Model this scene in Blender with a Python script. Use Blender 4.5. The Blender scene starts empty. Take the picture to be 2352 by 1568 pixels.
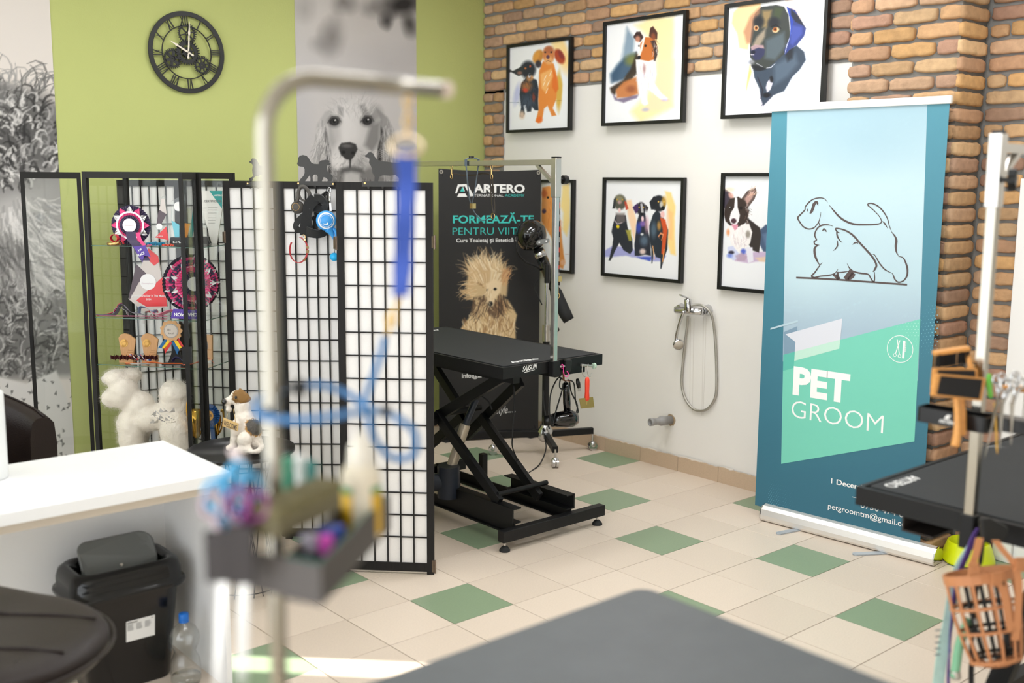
import bpy, math, random
import numpy as np
from mathutils import Matrix, Vector, Quaternion
S = bpy.context.scene
COL = S.collection
random.seed(7)
RNG = np.random.RandomState(11)
PI = math.pi
# ---------------------------------------------------------------- camera
FPX = 2441.2
CAM = np.array([-4.759, -4.592, 1.691])
ROT = np.array([[0.75752, -0.65277, 0.00743],
    [0.09231, 0.11839, 0.98867],
    [0.64626, 0.74826, -0.14994]])
def _rot(yaw, pitch, roll):
 fwd = np.array([math.sin(yaw) * math.cos(pitch), math.cos(yaw) * math.cos(pitch), -math.sin(pitch)])
 r = np.array([math.cos(yaw), -math.sin(yaw), 0.0])
 u = np.cross(r, fwd)
 c, s = math.cos(roll), math.sin(roll)
 return np.array([c * r + s * u, -s * r + c * u, fwd])
ROT = _rot(math.radians(40.740), math.radians(8.565), math.radians(0.4306))
cam_data = bpy.data.cameras.new('camera')
cam = bpy.data.objects.new('camera', cam_data)
COL.objects.link(cam)
cam.matrix_world = Matrix(((ROT[0][0], ROT[1][0], -ROT[2][0], CAM[0]),
                           (ROT[0][1], ROT[1][1], -ROT[2][1], CAM[1]),
                           (ROT[0][2], ROT[1][2], -ROT[2][2], CAM[2]),
                           (0, 0, 0, 1)))
cam_data.sensor_width = 36.0
cam_data.lens = FPX / 2352.0 * 36.0
cam_data.clip_start = 0.05
cam_data.dof.use_dof = True
cam_data.dof.focus_distance = 5.2
cam_data.dof.aperture_fstop = 2.0
S.camera = cam
# ---------------------------------------------------------------- world, sun, windows, exposure
S.view_settings.view_transform = 'Standard'
S.view_settings.look = 'None'
S.view_settings.gamma = 1.0
S.view_settings.use_curve_mapping = False
S.view_settings.exposure = 0.12
S.cycles.transparent_max_bounces = 40
S.cycles.max_bounces = 10
world = bpy.data.worlds.new('sky')
S.world = world
world.use_nodes = True
_bg = world.node_tree.nodes['Background']
_bg.inputs[0].default_value = (0.93, 0.97, 1.0, 1)
_bg.inputs[1].default_value = 3.3
sun_d = bpy.data.lights.new('sun', 'SUN')
sun_d.energy = 24.0
sun_d.angle = 0.009
sun_d.color = (1.0, 0.95, 0.86)
sun = bpy.data.objects.new('sun', sun_d)
COL.objects.link(sun)
_el = math.radians(30)
_sd = Vector((-0.7071 * math.cos(_el), 0.7071 * math.cos(_el), -math.sin(_el)))
sun.rotation_euler = _sd.to_track_quat('-Z', 'Y').to_euler()
sun.location = (3, -8, 5)
def area_light(name, loc, rot, sx, sy, power, col=(1, 1, 1)):
 d = bpy.data.lights.new(name, 'AREA')
 d.shape = 'RECTANGLE'
 d.size, d.size_y, d.energy, d.color = sx, sy, power, col
 o = bpy.data.objects.new(name, d)
 COL.objects.link(o)
 o.location, o.rotation_euler = loc, rot
 return o
# fill lights added under the ceiling, out of view, to brighten the room
for _i, (_x, _y) in enumerate(((-3.4, -2.6), (-1.5, -2.9), (-3.2, -0.4), (-1.2, -1.3), (-1.5, -0.3))):
 area_light('ceiling_fill_light', (_x, _y, 3.08), (0, 0, 0), 1.15, 0.28, (14.0, 22.0, 12.0, 24.0, 16.0)[_i], (0.97, 0.98, 1.0))
# ---------------------------------------------------------------- geometry of a photograph pixel
def ray(px, py):
 return ROT.T @ np.array([(px - 1176) / FPX, -(py - 784) / FPX, 1.0])
def on(px, py, ax, val):
 """point where the sight line of a photo pixel meets the plane ax = val"""
 d = ray(px, py)
 a = 'xyz'.index(ax)
 return CAM + (val - CAM[a]) / d[a] * d
def onpl(px, py, p0, n):
 d = ray(px, py)
 p0 = np.array(p0, float)
 n = np.array(n, float)
 return CAM + ((p0 - CAM) @ n) / (d @ n) * d
def dep(px, py, t):
 return CAM + t * ray(px, py)
def project(X):
 q = (np.asarray(X, float) - CAM) @ ROT.T
 return np.stack([1176 + FPX * q[..., 0] / q[..., 2], 784 - FPX * q[..., 1] / q[..., 2]], -1)
# ---------------------------------------------------------------- materials
def lin(c):
 c = np.asarray(c, float) / 255.0
 return np.where(c <= 0.04045, c / 12.92, ((c + 0.055) / 1.055) ** 2.4)
def rgba(c):
 v = lin(c)
 return (float(v[0]), float(v[1]), float(v[2]), 1.0)
MATS = {}
def mat(name, c=(200, 200, 200), rough=0.5, metal=0.0, bump=0.0, bscale=60.0, var=0.0, vscale=8.0, trans=0.0, ior=1.45,
  coat=0.0, attr=None, emit=0.0, spec=None, sheen=0.0, stretch=None, alpha=1.0):
 if name in MATS:
  return MATS[name]
 m = bpy.data.materials.new(name)
 m.use_nodes = True
 nt = m.node_tree
 b = nt.nodes['Principled BSDF']
 b.inputs['Base Color'].default_value = rgba(c)
 b.inputs['Roughness'].default_value = rough
 b.inputs['Metallic'].default_value = metal
 b.inputs['IOR'].default_value = ior
 b.inputs['Transmission Weight'].default_value = trans
 b.inputs['Coat Weight'].default_value = coat
 b.inputs['Alpha'].default_value = alpha
 if sheen:
  b.inputs['Sheen Weight'].default_value = sheen
 if spec is not None:
  b.inputs['Specular IOR Level'].default_value = spec
 if emit:
  b.inputs['Emission Color'].default_value = rgba(c)
  b.inputs['Emission Strength'].default_value = emit
 src = None
 if attr:
  a = nt.nodes.new('ShaderNodeAttribute')
  a.attribute_name = attr
  src = a.outputs['Color']
  nt.links.new(src, b.inputs['Base Color'])
 if var or bump:
  tc = nt.nodes.new('ShaderNodeTexCoord')
  mp = nt.nodes.new('ShaderNodeMapping')
  nt.links.new(tc.outputs['Object'], mp.inputs[0])
  if stretch:
   mp.inputs['Scale'].default_value = stretch
 if var:
  n = nt.nodes.new('ShaderNodeTexNoise')
  n.inputs['Scale'].default_value = vscale
  n.inputs['Detail'].default_value = 5
  nt.links.new(mp.outputs[0], n.inputs['Vector'])
  mx = nt.nodes.new('ShaderNodeMix')
  mx.data_type = 'RGBA'
  mx.blend_type = 'MULTIPLY'
  mx.inputs[0].default_value = 1.0
  rp = nt.nodes.new('ShaderNodeMapRange')
  rp.inputs[1].default_value = 0.3
  rp.inputs[2].default_value = 0.7
  rp.inputs[3].default_value = 1.0 - var
  rp.inputs[4].default_value = 1.0
  nt.links.new(n.outputs[0], rp.inputs[0])
  if src is not None:
   nt.links.new(src, mx.inputs[6])
  else:
   mx.inputs[6].default_value = rgba(c)
  nt.links.new(rp.outputs[0], mx.inputs[7])
  nt.links.new(mx.outputs[2], b.inputs['Base Color'])
 if bump:
  n2 = nt.nodes.new('ShaderNodeTexNoise')
  n2.inputs['Scale'].default_value = bscale
  n2.inputs['Detail'].default_value = 4
  nt.links.new(mp.outputs[0], n2.inputs['Vector'])
  bp = nt.nodes.new('ShaderNodeBump')
  bp.inputs['Strength'].default_value = bump
  bp.inputs['Distance'].default_value = 0.004
  nt.links.new(n2.outputs[0], bp.inputs['Height'])
  nt.links.new(bp.outputs[0], b.inputs['Normal'])
 MATS[name] = m
 return m
# ---------------------------------------------------------------- mesh builder
def vec(p):
 return np.array([float(p[0]), float(p[1]), float(p[2])])
def unit(v):
 v = np.asarray(v, float)
 n = np.linalg.norm(v)
 return v / n if n > 1e-12 else v
def frame_of(d, up=(0, 0, 1)):
 d = unit(d)
 u = np.cross(np.asarray(up, float), d)
 if np.linalg.norm(u) < 1e-5:
  u = np.cross(np.array([1.0, 0, 0]), d)
 u = unit(u)
 return u, np.cross(d, u), d
def smooth_path(pts, n=6, closed=False):
 P = [vec(p) for p in pts]
 out = []
 N = len(P)
 rng = range(N) if closed else range(N - 1)
 for i in rng:
  if closed:
   a, b, c, d = P[(i - 1) % N], P[i], P[(i + 1) % N], P[(i + 2) % N]
  else:
   b, c = P[i], P[i + 1]
   a = P[i - 1] if i > 0 else 2 * b - c
   d = P[i + 2] if i + 2 < N else 2 * c - b
  for k in range(n):
   t = k / n
   out.append(0.5 * ((2 * b) + (c - a) * t + (2 * a - 5 * b + 4 * c - d) * t * t + (3 * b - a - 3 * c + d) * t ** 3))
 if not closed:
  out.append(P[-1])
 return out
class B:
 """collects shapes in world coordinates; build() links them as one mesh"""
 def __init__(self, M=None):
  self.v, self.f, self.c = [], [], []
  self.M = M
  self.col = None
  self.sm = []
  self._sm = False
 def add(self, verts, faces, smooth=None):
  o = len(self.v)
  for p in verts:
   p = vec(p)
   if self.M is not None:
    q = self.M @ Vector(p)
    p = np.array([q.x, q.y, q.z])
   self.v.append(p)
  s = self._sm if smooth is None else smooth
  for f in faces:
   self.f.append(tuple(o + i for i in f))
   self.c.append(self.col)
   self.sm.append(s)
  return self
 def box(self, lo, hi):
  (x0, y0, z0), (x1, y1, z1) = lo, hi
  v = [(x0, y0, z0), (x1, y0, z0), (x1, y1, z0), (x0, y1, z0), (x0, y0, z1), (x1, y0, z1), (x1, y1, z1), (x0, y1, z1)]
  return self.add(v, [(3, 2, 1, 0), (4, 5, 6, 7), (0, 1, 5, 4), (1, 2, 6, 5), (2, 3, 7, 6), (3, 0, 4, 7)], False)
 def bar(self, a, b, w, h, up=(0, 0, 1), ext=0.0):
  """rectangular bar from a to b, w across, h along up"""
  a, b = vec(a), vec(b)
  u, w2, d = frame_of(b - a, up)
  a = a - d * ext
  b = b + d * ext
  v = []
  for p in (a, b):
   for sx, sy in ((-1, -1), (1, -1), (1, 1), (-1, 1)):
    v.append(p + u * (sx * w / 2) + w2 * (sy * h / 2))
  return self.add(v, [(3, 2, 1, 0), (4, 5, 6, 7), (0, 1, 5, 4), (1, 2, 6, 5), (2, 3, 7, 6), (3, 0, 4, 7)], False)
 def cyl(self, a, b, r, r2=None, n=16, caps=True, smooth=True):
  a, b = vec(a), vec(b)
  r2 = r if r2 is None else r2
  u, w, d = frame_of(b - a)
  v, f = [], []
  for p, rr in ((a, r), (b, r2)):
   for k in range(n):
    t = 2 * PI * k / n
    v.append(p + rr * (math.cos(t) * u + math.sin(t) * w))
  for k in range(n):
   f.append((k, (k + 1) % n, n + (k + 1) % n, n + k))
  self.add(v, f, smooth)
  if caps:
   self.add(v[:n], [tuple(range(n - 1, -1, -1))], False)
   self.add(v[n:], [tuple(range(n))], False)
  return self
 def tube(self, path, r, n=8, closed=False, caps=True, flat=None, up=None):
  """swept round (or flat = (w,h) ribbon-like) section along a path; r may be a list"""
  P = [vec(p) for p in path]
  N = len(P)
  R = r if hasattr(r, '__len__') else [r] * N
  v, f = [], []
  pu = None
  for i in range(N):
   if closed:
    d = P[(i + 1) % N] - P[(i - 1) % N]
   else:
    d = P[min(i + 1, N - 1)] - P[max(i - 1, 0)]
   d = unit(d)
   if up is not None:
    u = unit(np.cross(np.asarray(up, float), d))
   elif pu is None:
    u = frame_of(d)[0]
   else:
    u = pu - d * (pu @ d)
    u = unit(u) if np.linalg.norm(u) > 1e-6 else frame_of(d)[0]
   pu = u
   w = np.cross(d, u)
   for k in range(n):
    t = 2 * PI * (k + 0.5) / n
    if flat:
     q = P[i] + u * (flat[0] / 2 * np.sign(math.cos(t)) * min(1, abs(math.cos(t)) * 1.5)) + w * (flat[1] / 2 * np.sign(math.sin(t)) * min(1, abs(math.sin(t)) * 1.5))
    else:
     q = P[i] + R[i] * (math.cos(t) * u + math.sin(t) * w)
    v.append(q)
  last = N if closed else N - 1
  for i in range(last):
   j = (i + 1) % N
   for k in range(n):
    k2 = (k + 1) % n
    f.append((i * n + k, i * n + k2, j * n + k2, j * n + k))
  if caps and not closed:
   f.append(tuple(range(n - 1, -1, -1)))
   f.append(tuple((N - 1) * n + k for k in range(n)))
  return self.add(v, f, flat is None)
 def lathe(self, prof, c=(0, 0, 0), axis=(0, 0, 1), n=24, smooth=True, sx=1.0, sy=1.0):
  """prof = [(radius, height)...] turned about axis through c"""
  c = vec(c)
  u, w, d = frame_of(axis)
  v, f = [], []
  m = len(prof)
  for k in range(n):
   t = 2 * PI * k / n
   for r, h in prof:
    v.append(c + d * h + u * (r * sx * math.cos(t)) + w * (r * sy * math.sin(t)))
  for k in range(n):
   k2 = (k + 1) % n
   for i in range(m - 1):
    q = [k * m + i, k2 * m + i, k2 * m + i + 1, k * m + i + 1]
    if prof[i][0] < 1e-9:
     q = [k * m + i, k2 * m + i + 1, k * m + i + 1]
    elif prof[i + 1][0] < 1e-9:
     q = [k * m + i, k2 * m + i, k * m + i + 1]
    f.append(tuple(q))
  return self.add(v, f, smooth)
 def ball(self, c, r, n=16, m=10, rot=None, noise=0.0, seed=0):
  c = vec(c)
  r = vec(r) if hasattr(r, '__len__') else np.array([r, r, r], float)
  rg = np.random.RandomState(seed)
  ph = rg.rand(6) * 6.28
  v, f = [], []
  for i in range(m + 1):
   a = PI * i / m
   for k in range(n):
    t = 2 * PI * k / n
    q = np.array([math.sin(a) * math.cos(t), math.sin(a) * math.sin(t), math.cos(a)])
    s = 1.0
    if noise:
     s += noise * (math.sin(5 * q[0] + ph[0]) * math.sin(6 * q[1] + ph[1]) + 0.6 * math.sin(11 * q[2] + ph[2] + 4 * q[0]))
    p = q * r * s
    if rot is not None:
     p = np.array(rot @ Vector(p))
    v.append(c + p)
  for i in range(m):
   for k in range(n):
    k2 = (k + 1) % n
    f.append((i * n + k, (i + 1) * n + k, (i + 1) * n + k2, i * n + k2))
  return self.add(v, f, True)
 def prism(self, poly, o, u, w, th, inset=0.0):
  """flat polygon (2-D points in the frame o,u,w) with thickness th along u x w"""
  o, u, w = vec(o), np.asarray(u, float), np.asarray(w, float)
  n = unit(np.cross(u, w))
  k = len(poly)
  A = [o + u * p[0] + w * p[1] for p in poly]
  if th == 0:
   return self.add(A, [tuple(range(k))], False)
  Bt = [p + n * th for p in A]
  f = [tuple(range(k - 1, -1, -1)), tuple(range(k, 2 * k))]
  for i in range(k):
   f.append((i, (i + 1) % k, k + (i + 1) % k, k + i))
  return self.add(A + Bt, f, False)
 def ring(self, o, u, w, r0, r1, th, n=48, ry=1.0):
  o, u, w = vec(o), np.asarray(u, float), np.asarray(w, float)
  nn = unit(np.cross(u, w))
  v, f = [], []
  for k in range(n):
   t = 2 * PI * k / n
   d = u * math.cos(t) + w * math.sin(t) * ry
   v += [o + d * r0, o + d * r1, o + d * r1 + nn * th, o + d * r0 + nn * th]
  for k in range(n):
   a, b = k * 4, ((k + 1) % n) * 4
   for i in range(4):
    j = (i + 1) % 4
    f.append((a + i, a + j, b + j, b + i))
  return self.add(v, f, False)
 def ribbon(self, path, wdir, width, th=0.0015):
  """flat band: path runs along it, wdir = its width direction(s)"""
  P = [vec(p) for p in path]
  N = len(P)
  Wd = wdir if isinstance(wdir, list) else [wdir] * N
  Wt = width if hasattr(width, '__len__') else [width] * N
  v, f = [], []
  for i in range(N):
   d = unit(P[min(i + 1, N - 1)] - P[max(i - 1, 0)])
   w = unit(Wd[i])
   n = unit(np.cross(d, w))
   for s, t in ((-1, -1), (1, -1), (1, 1), (-1, 1)):
    v.append(P[i] + w * (s * Wt[i] / 2) + n * (t * th / 2))
  for i in range(N - 1):
   for k in range(4):
    k2 = (k + 1) % 4
    f.append((i * 4 + k, i * 4 + k2, i * 4 + 4 + k2, i * 4 + 4 + k))
  f += [(3, 2, 1, 0), tuple((N - 1) * 4 + k for k in range(4))]
  return self.add(v, f, False)
 def strokes(self, lines, o, u, w, h, map2=None):
  """brush strokes of varying width lying on a plane; lines = [([(x,y)...],[half widths])]"""
  for pts, wd in lines:
   P = smooth_path([(p[0], p[1], 0) for p in pts], 7)
   N = len(P)
   L = len(wd)
   v, f = [], []
   for i in range(N):
    t = i / (N - 1) * (L - 1)
    a = min(int(t), L - 2) if L > 1 else 0
    r = wd[0] if L == 1 else wd[a] * (1 - (t - a)) + wd[a + 1] * (t - a)
    d = unit(P[min(i + 1, N - 1)] - P[max(i - 1, 0)])
    nn = np.array([-d[1], d[0], 0]) * r
    for q in (P[i] + nn, P[i] - nn):
     v.append(vec(map2(q[0], q[1])) if map2 else vec(o) + np.asarray(u) * q[0] + np.asarray(w) * q[1])
   for i in range(N - 1):
    f.append((2 * i, 2 * i + 1, 2 * i + 3, 2 * i + 2))
   self.add(v, f, False)
  return self
 def mesh(self, name, mats, org=(0, 0, 0), bevel=0.0, smooth=None, angle=None):
  me = bpy.data.meshes.new(name)
  o = vec(org)
  V = np.array(self.v) - o if self.v else np.zeros((0, 3))
  me.from_pydata(V.tolist(), [], self.f)
  if isinstance(mats, (list, tuple)):
   for m in mats:
    me.materials.append(m)
  else:
   me.materials.append(mats)
  if any(c is not None for c in self.c):
   if isinstance(next(c for c in self.c if c is not None), int):
    me.polygons.foreach_set('material_index', [c or 0 for c in self.c])
   else:
    at = me.color_attributes.new('Col', 'FLOAT_COLOR', 'CORNER')
    vals = []
    for f, c in zip(self.f, self.c):
     q = rgba(c if c is not None else (128, 128, 128))
     vals += list(q) * len(f)
    at.data.foreach_set('color', vals)
  s = self.sm if smooth is None else [smooth] * len(self.f)
  me.polygons.foreach_set('use_smooth', s)
  me.update()
  return me
def finish(o, label=None, cat=None, group=None, kind=None):
 if label:
  o['label'] = label
 if cat:
  o['category'] = cat
 if group:
  o['group'] = group
 if kind:
  o['kind'] = kind
 return o
def thing(name, label, cat, loc, group=None):
 o = bpy.data.objects.new(name, None)
 o.empty_display_size = 0.05
 o.location = tuple(float(a) for a in loc)
 COL.objects.link(o)
 o['_o'] = [float(a) for a in loc]
 return finish(o, label, cat, group)
def part(name, b, m, parent, label=None, bevel=0.0, seg=2, sub=0, smooth=None):
 org = list(parent['_o'])
 me = b.mesh(name, m, org, smooth=smooth)
 o = bpy.data.objects.new(name, me)
 o.parent = parent
 COL.objects.link(o)
 o['_o'] = org
 if bevel:
  bv = o.modifiers.new('edge', 'BEVEL')
  bv.width, bv.segments, bv.limit_method = bevel, seg, 'ANGLE'
  bv.angle_limit = math.radians(40)
 if sub:
  sb = o.modifiers.new('sub', 'SUBSURF')
  sb.levels = sb.render_levels = sub
 if label:
  o['label'] = label
 return o
def single(name, b, m, label=None, cat=None, group=None, kind=None, org=None, bevel=0.0, seg=2, sub=0, smooth=None):
 V = np.array(b.v)
 if org is None:
  org = ((V[:, 0].min() + V[:, 0].max()) / 2, (V[:, 1].min() + V[:, 1].max()) / 2, V[:, 2].min())
 me = b.mesh(name, m, org, smooth=smooth)
 o = bpy.data.objects.new(name, me)
 o.location = tuple(float(a) for a in org)
 COL.objects.link(o)
 o['_o'] = [float(a) for a in org]
 if bevel:
  bv = o.modifiers.new('edge', 'BEVEL')
  bv.width, bv.segments, bv.limit_method = bevel, seg, 'ANGLE'
  bv.angle_limit = math.radians(40)
 if sub:
  sb = o.modifiers.new('sub', 'SUBSURF')
  sb.levels = sb.render_levels = sub
 return finish(o, label, cat, group, kind)
def struct(name, b, m, **k):
 return single(name, b, m, kind='structure', **k)
# ---------------------------------------------------------------- lettering
def letters(txt, bold=0.0, shear=0.0, spacing=1.0, res=3):
 """flat triangulated outlines of a text line; height of capitals = 1"""
 cu = bpy.data.curves.new('lettering', 'FONT')
 cu.body = txt
 cu.size = 1.0
 cu.offset = bold
 cu.shear = shear
 cu.space_character = spacing
 cu.resolution_u = res
 cu.fill_mode = 'FRONT'
 ob = bpy.data.objects.new('lettering', cu)
 COL.objects.link(ob)
 dg = bpy.context.evaluated_depsgraph_get()
 dg.update()
 me = bpy.data.meshes.new_from_object(ob.evaluated_get(dg))
 v = [(q.co.x, q.co.y) for q in me.vertices]
 f = [tuple(p.vertices) for p in me.polygons]
 bpy.data.objects.remove(ob)
 bpy.data.curves.remove(cu)
 bpy.data.meshes.remove(me)
 return v, f
def write(b, txt, o, u, w, width=None, height=None, bold=0.0, shear=0.0, spacing=1.0, align='l', res=3):
 """lay a text line on the frame o (left end of the base line), u along, w up"""
 v, f = letters(txt, bold, shear, spacing, res)
 if not v:
  return b
 xs = [p[0] for p in v]
 ys = [p[1] for p in v]
 x0, x1, y1 = min(xs), max(xs), max(ys)
 base = 0.0
 sx = width / (x1 - x0) if width else height / 0.72
 sy = height / 0.72 if height else sx
 off = {'l': 0.0, 'c': -0.5, 'r': -1.0}[align] * (x1 - x0) * sx
 o, u, w = vec(o), unit(u), unit(w)
 b.add([o + u * ((p[0] - x0) * sx + off) + w * ((p[1] - base) * sy) for p in v], f, False)
 return b
def write_map(b, txt, box, mp, bold=0.0, shear=0.0, spacing=1.0):
 """fit a text line into box (x0,y0,x1,y1 capitals; y down) and place it through mp(x,y)"""
 v, f = letters(txt, bold, shear, spacing)
 xs = [p[0] for p in v]
 x0, x1 = min(xs), max(xs)
 X0, Y0, X1, Y1 = box
 b.add([vec(mp(X0 + (p[0] - x0) / (x1 - x0) * (X1 - X0), Y1 - p[1] / 0.72 * (Y1 - Y0))) for p in v], f, False)
 return b
# ---------------------------------------------------------------- painted prints (vertex colours on a fine grid)
class Canvas:
 """colours of a printed picture, sampled at grid points whose photo coordinates are X, Y"""
 def __init__(self, X, Y, base):
  self.X, self.Y = X, Y
  self.A = np.zeros(X.shape + (3,)) + np.asarray(base, float)
  self.jx = self._noise(3) * 1.0
  self.jy = self._noise(5) * 1.0
  self.g = self._noise(9)
  self.wob = 0.0
 def _noise(self, seed, octs=4):
  rg = np.random.RandomState(seed)
  H, W = self.X.shape
  out = np.zeros((H, W))
  for o in range(octs):
   n = 4 * 2 ** o
   g = rg.rand(n + 3, n + 3) - 0.5
   yy = np.linspace(0, n, H)
   xx = np.linspace(0, n, W)
   iy, ix = yy.astype(int), xx.astype(int)
   fy, fx = (yy - iy)[:, None], (xx - ix)[None, :]
   fy, fx = fy * fy * (3 - 2 * fy), fx * fx * (3 - 2 * fx)
   a = g[np.ix_(iy, ix)]
   b_ = g[np.ix_(iy, ix + 1)]
   c = g[np.ix_(iy + 1, ix)]
   d = g[np.ix_(iy + 1, ix + 1)]
   out += ((a * (1 - fx) + b_ * fx) * (1 - fy) + (c * (1 - fx) + d * fx) * fy) * (0.6 ** o)
  return out
 def xy(self):
  return self.X + self.jx * self.wob, self.Y + self.jy * self.wob
 def mixc(self, m, col):
  m = np.clip(m, 0, 1)[..., None]
  self.A = self.A * (1 - m) + np.asarray(col, float) * m
 def blob(self, x, y, rx, ry, col, a=1.0, soft=0.3, rot=0.0):
  X, Y = self.xy()
  c, s = math.cos(math.radians(rot)), math.sin(math.radians(rot))
  dx, dy = X - x, Y - y
  q = np.sqrt(((dx * c + dy * s) / rx) ** 2 + ((-dx * s + dy * c) / ry) ** 2)
  self.mixc(a * np.clip((1 + soft - q) / (2 * soft + 1e-6), 0, 1), col)
 def poly(self, pts, col, a=1.0, soft=3.0, grain=0.0):
  X, Y = self.xy()
  ins = np.zeros(X.shape, bool)
  D = np.full(X.shape, 1e9)
  n = len(pts)
  for i in range(n):
   x0, y0 = pts[i]
   x1, y1 = pts[(i + 1) % n]
   if y0 != y1:
    c = ((y0 > Y) != (y1 > Y)) & (X < (x1 - x0) * (Y - y0) / (y1 - y0) + x0)
    ins ^= c
   L = (x1 - x0) ** 2 + (y1 - y0) ** 2 + 1e-9
   t = np.clip(((X - x0) * (x1 - x0) + (Y - y0) * (y1 - y0)) / L, 0, 1)
   D = np.minimum(D, np.hypot(X - x0 - t * (x1 - x0), Y - y0 - t * (y1 - y0)))
  sd = np.where(ins, D, -D)
  m = np.clip(sd / soft + 0.5, 0, 1)
  if grain:
   m = m * np.clip(1 - grain + grain * 2.4 * (self.g + 0.4), 0, 1)
  self.mixc(a * m, col)
 def line(self, pts, w, col, a=1.0, soft=None):
  W = w if hasattr(w, '__len__') else [w, w]
  mw = max(W)
  soft = soft or max(mw * 0.5, 1.0)
  X, Y = self.xy()
  xs = [p[0] for p in pts]
  ys = [p[1] for p in pts]
  pad = mw + soft + 3
  sel = (X > min(xs) - pad) & (X < max(xs) + pad) & (Y > min(ys) - pad) & (Y < max(ys) + pad)
  if not sel.any():
   return
  x, y = X[sel], Y[sel]
  best = np.full(x.shape, -1e9)
  n = len(pts) - 1
  for i in range(n):
   (x0, y0), (x1, y1) = pts[i], pts[i + 1]
   L = (x1 - x0) ** 2 + (y1 - y0) ** 2 + 1e-9
   t = np.clip(((x - x0) * (x1 - x0) + (y - y0) * (y1 - y0)) / L, 0, 1)
   g = (i + t) / n * (len(W) - 1)
   k = np.minimum(g.astype(int), len(W) - 2)
   Wa = np.asarray(W, float)
   ww = Wa[k] * (1 - (g - k)) + Wa[k + 1] * (g - k)
   best = np.maximum(best, (ww - np.hypot(x - x0 - t * (x1 - x0), y - y0 - t * (y1 - y0))) / soft + 0.5)
  m = np.zeros(X.shape)
  m[sel] = a * np.clip(best, 0, 1)
  self.mixc(m, col)
 def hair(self, n, region, flow, length, w, cols, a=0.6, seed=0, curl=0.0):
  """n hair strokes with roots in the ellipse region=(x,y,rx,ry), direction flow(x,y) in degrees (y down)"""
  rg = np.random.RandomState(seed)
  x0, y0, rx, ry = region
  for _ in range(n):
   r, t = math.sqrt(rg.rand()), rg.rand() * 6.283
   x, y = x0 + rx * r * math.cos(t), y0 + ry * r * math.sin(t)
   d = flow(x, y) if callable(flow) else flow
   d = math.radians(d + rg.randn() * 9)
   L = length * (0.6 + 0.8 * rg.rand())
   pts = [(x, y)]
   cv = rg.randn() * 0.25 + curl * (1 if rg.rand() < 0.5 else -1)
   for k in range(4):
    x, y = x + math.cos(d) * L / 4, y + math.sin(d) * L / 4
    d += cv
    pts.append((x, y))
   self.line(pts, [w, w * 0.8, w * 0.3], cols[rg.randint(len(cols))], a, soft=w)
def print_grid(name, P00, P10, P01, nx, ny, paint, m, parent=None, org=(0, 0, 0), crop=(0, 0, 1.0), base=(240, 240, 240), **k):
 """grid with corner P00 (top left), P10 (top right), P01 (bottom left); paint(canvas) colours it in crop coordinates"""
 P00, P10, P01 = vec(P00), vec(P10), vec(P01)
 uu, vv = np.meshgrid(np.linspace(0, 1, nx), np.linspace(0, 1, ny))
 W = P00 + uu[..., None] * (P10 - P00) + vv[..., None] * (P01 - P00)
 xy = project(W)
 cv = Canvas((xy[..., 0] - crop[0]) * crop[2], (xy[..., 1] - crop[1]) * crop[2], base)
 paint(cv)
 if parent is not None:
  org = parent['_o']
 V = (W.reshape(-1, 3) - vec(org))
 idx = np.arange(nx * ny).reshape(ny, nx)
 F = np.stack([idx[1:, :-1], idx[1:, 1:], idx[:-1, 1:], idx[:-1, :-1]], -1).reshape(-1, 4)
 me = bpy.data.meshes.new(name)
 me.from_pydata(V.tolist(), [], F.tolist())
 me.materials.append(m)
 at = me.color_attributes.new('Col', 'FLOAT_COLOR', 'POINT')
 c = lin(np.clip(cv.A, 0, 255)).reshape(-1, 3)
 at.data.foreach_set('color', np.concatenate([c, np.ones((len(c), 1))], 1).ravel().astype(np.float32))
 me.update()
 o = bpy.data.objects.new(name, me)
 COL.objects.link(o)
 if parent is not None:
  o.parent = parent
  o['_o'] = list(parent['_o'])
 else:
  o.location = tuple(float(a) for a in org)
  o['_o'] = [float(a) for a in org]
 return o
# ================================================================ the room
YB = 1.234                       # green wall
XF, YF, ZC = -6.9, -6.3, 3.12    # open shop-window side, front wall, ceiling
M_plaster = mat('white_plaster', (232, 228, 222), 0.85, bump=0.08, bscale=90, var=0.03, vscale=2.5)
M_green = mat('green_paint', (190, 197, 124), 0.8, bump=0.25, bscale=140, var=0.05, vscale=1.2)
M_ceil = mat('ceiling_paint', (236, 234, 230), 0.9)
b = B()
b.box((XF, YB, 0), (0.25, YB + 0.15, ZC))
struct('wall_back', b, M_green)
b = B()
b.box((0, -4.35, 0), (0.25, YB, ZC))
b.box((0, YF, 0), (0.25, -4.78, ZC))
b.box((0, -4.78, 0), (0.25, -4.35, 2.0))
b.box((0, -4.78, 2.95), (0.25, -4.35, ZC))
struct('wall_right', b, M_plaster)
b = B()
b.box((XF, YF - 0.15, 0), (0.25, YF, ZC))
struct('wall_front', b, M_plaster)
b = B()
b.box((XF, YF - 0.15, ZC), (0.25, YB + 0.15, ZC + 0.1))
struct('ceiling', b, M_ceil)
# frame of an unseen slit added in the right wall for the sun strip
b = B()
for y0, y1 in ((-4.81, -4.78), (-4.35, -4.32)):
 b.box((-0.02, y0, 1.97), (0.0, y1, 2.98))
for z0, z1 in ((1.97, 2.0), (2.95, 2.98)):
 b.box((-0.02, -4.78, z0), (0.0, -4.35, z1))
struct('sun_slit_frame', b, mat('white_frame', (235, 233, 230), 0.4))
# shop front on the left, behind the camera's shoulder: mullions only, the panes are clear
b = B()
for k in range(6):
 y = YF + k * (YB - YF) / 5
 b.box((XF - 0.05, y - 0.03, 0), (XF, y + 0.03, ZC))
b.box((XF - 0.05, YF, 0), (XF, YB, 0.12))
b.box((XF - 0.05, YF, ZC - 0.1), (XF, YB, ZC))
struct('window_2', b, mat('white_frame'))
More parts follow.
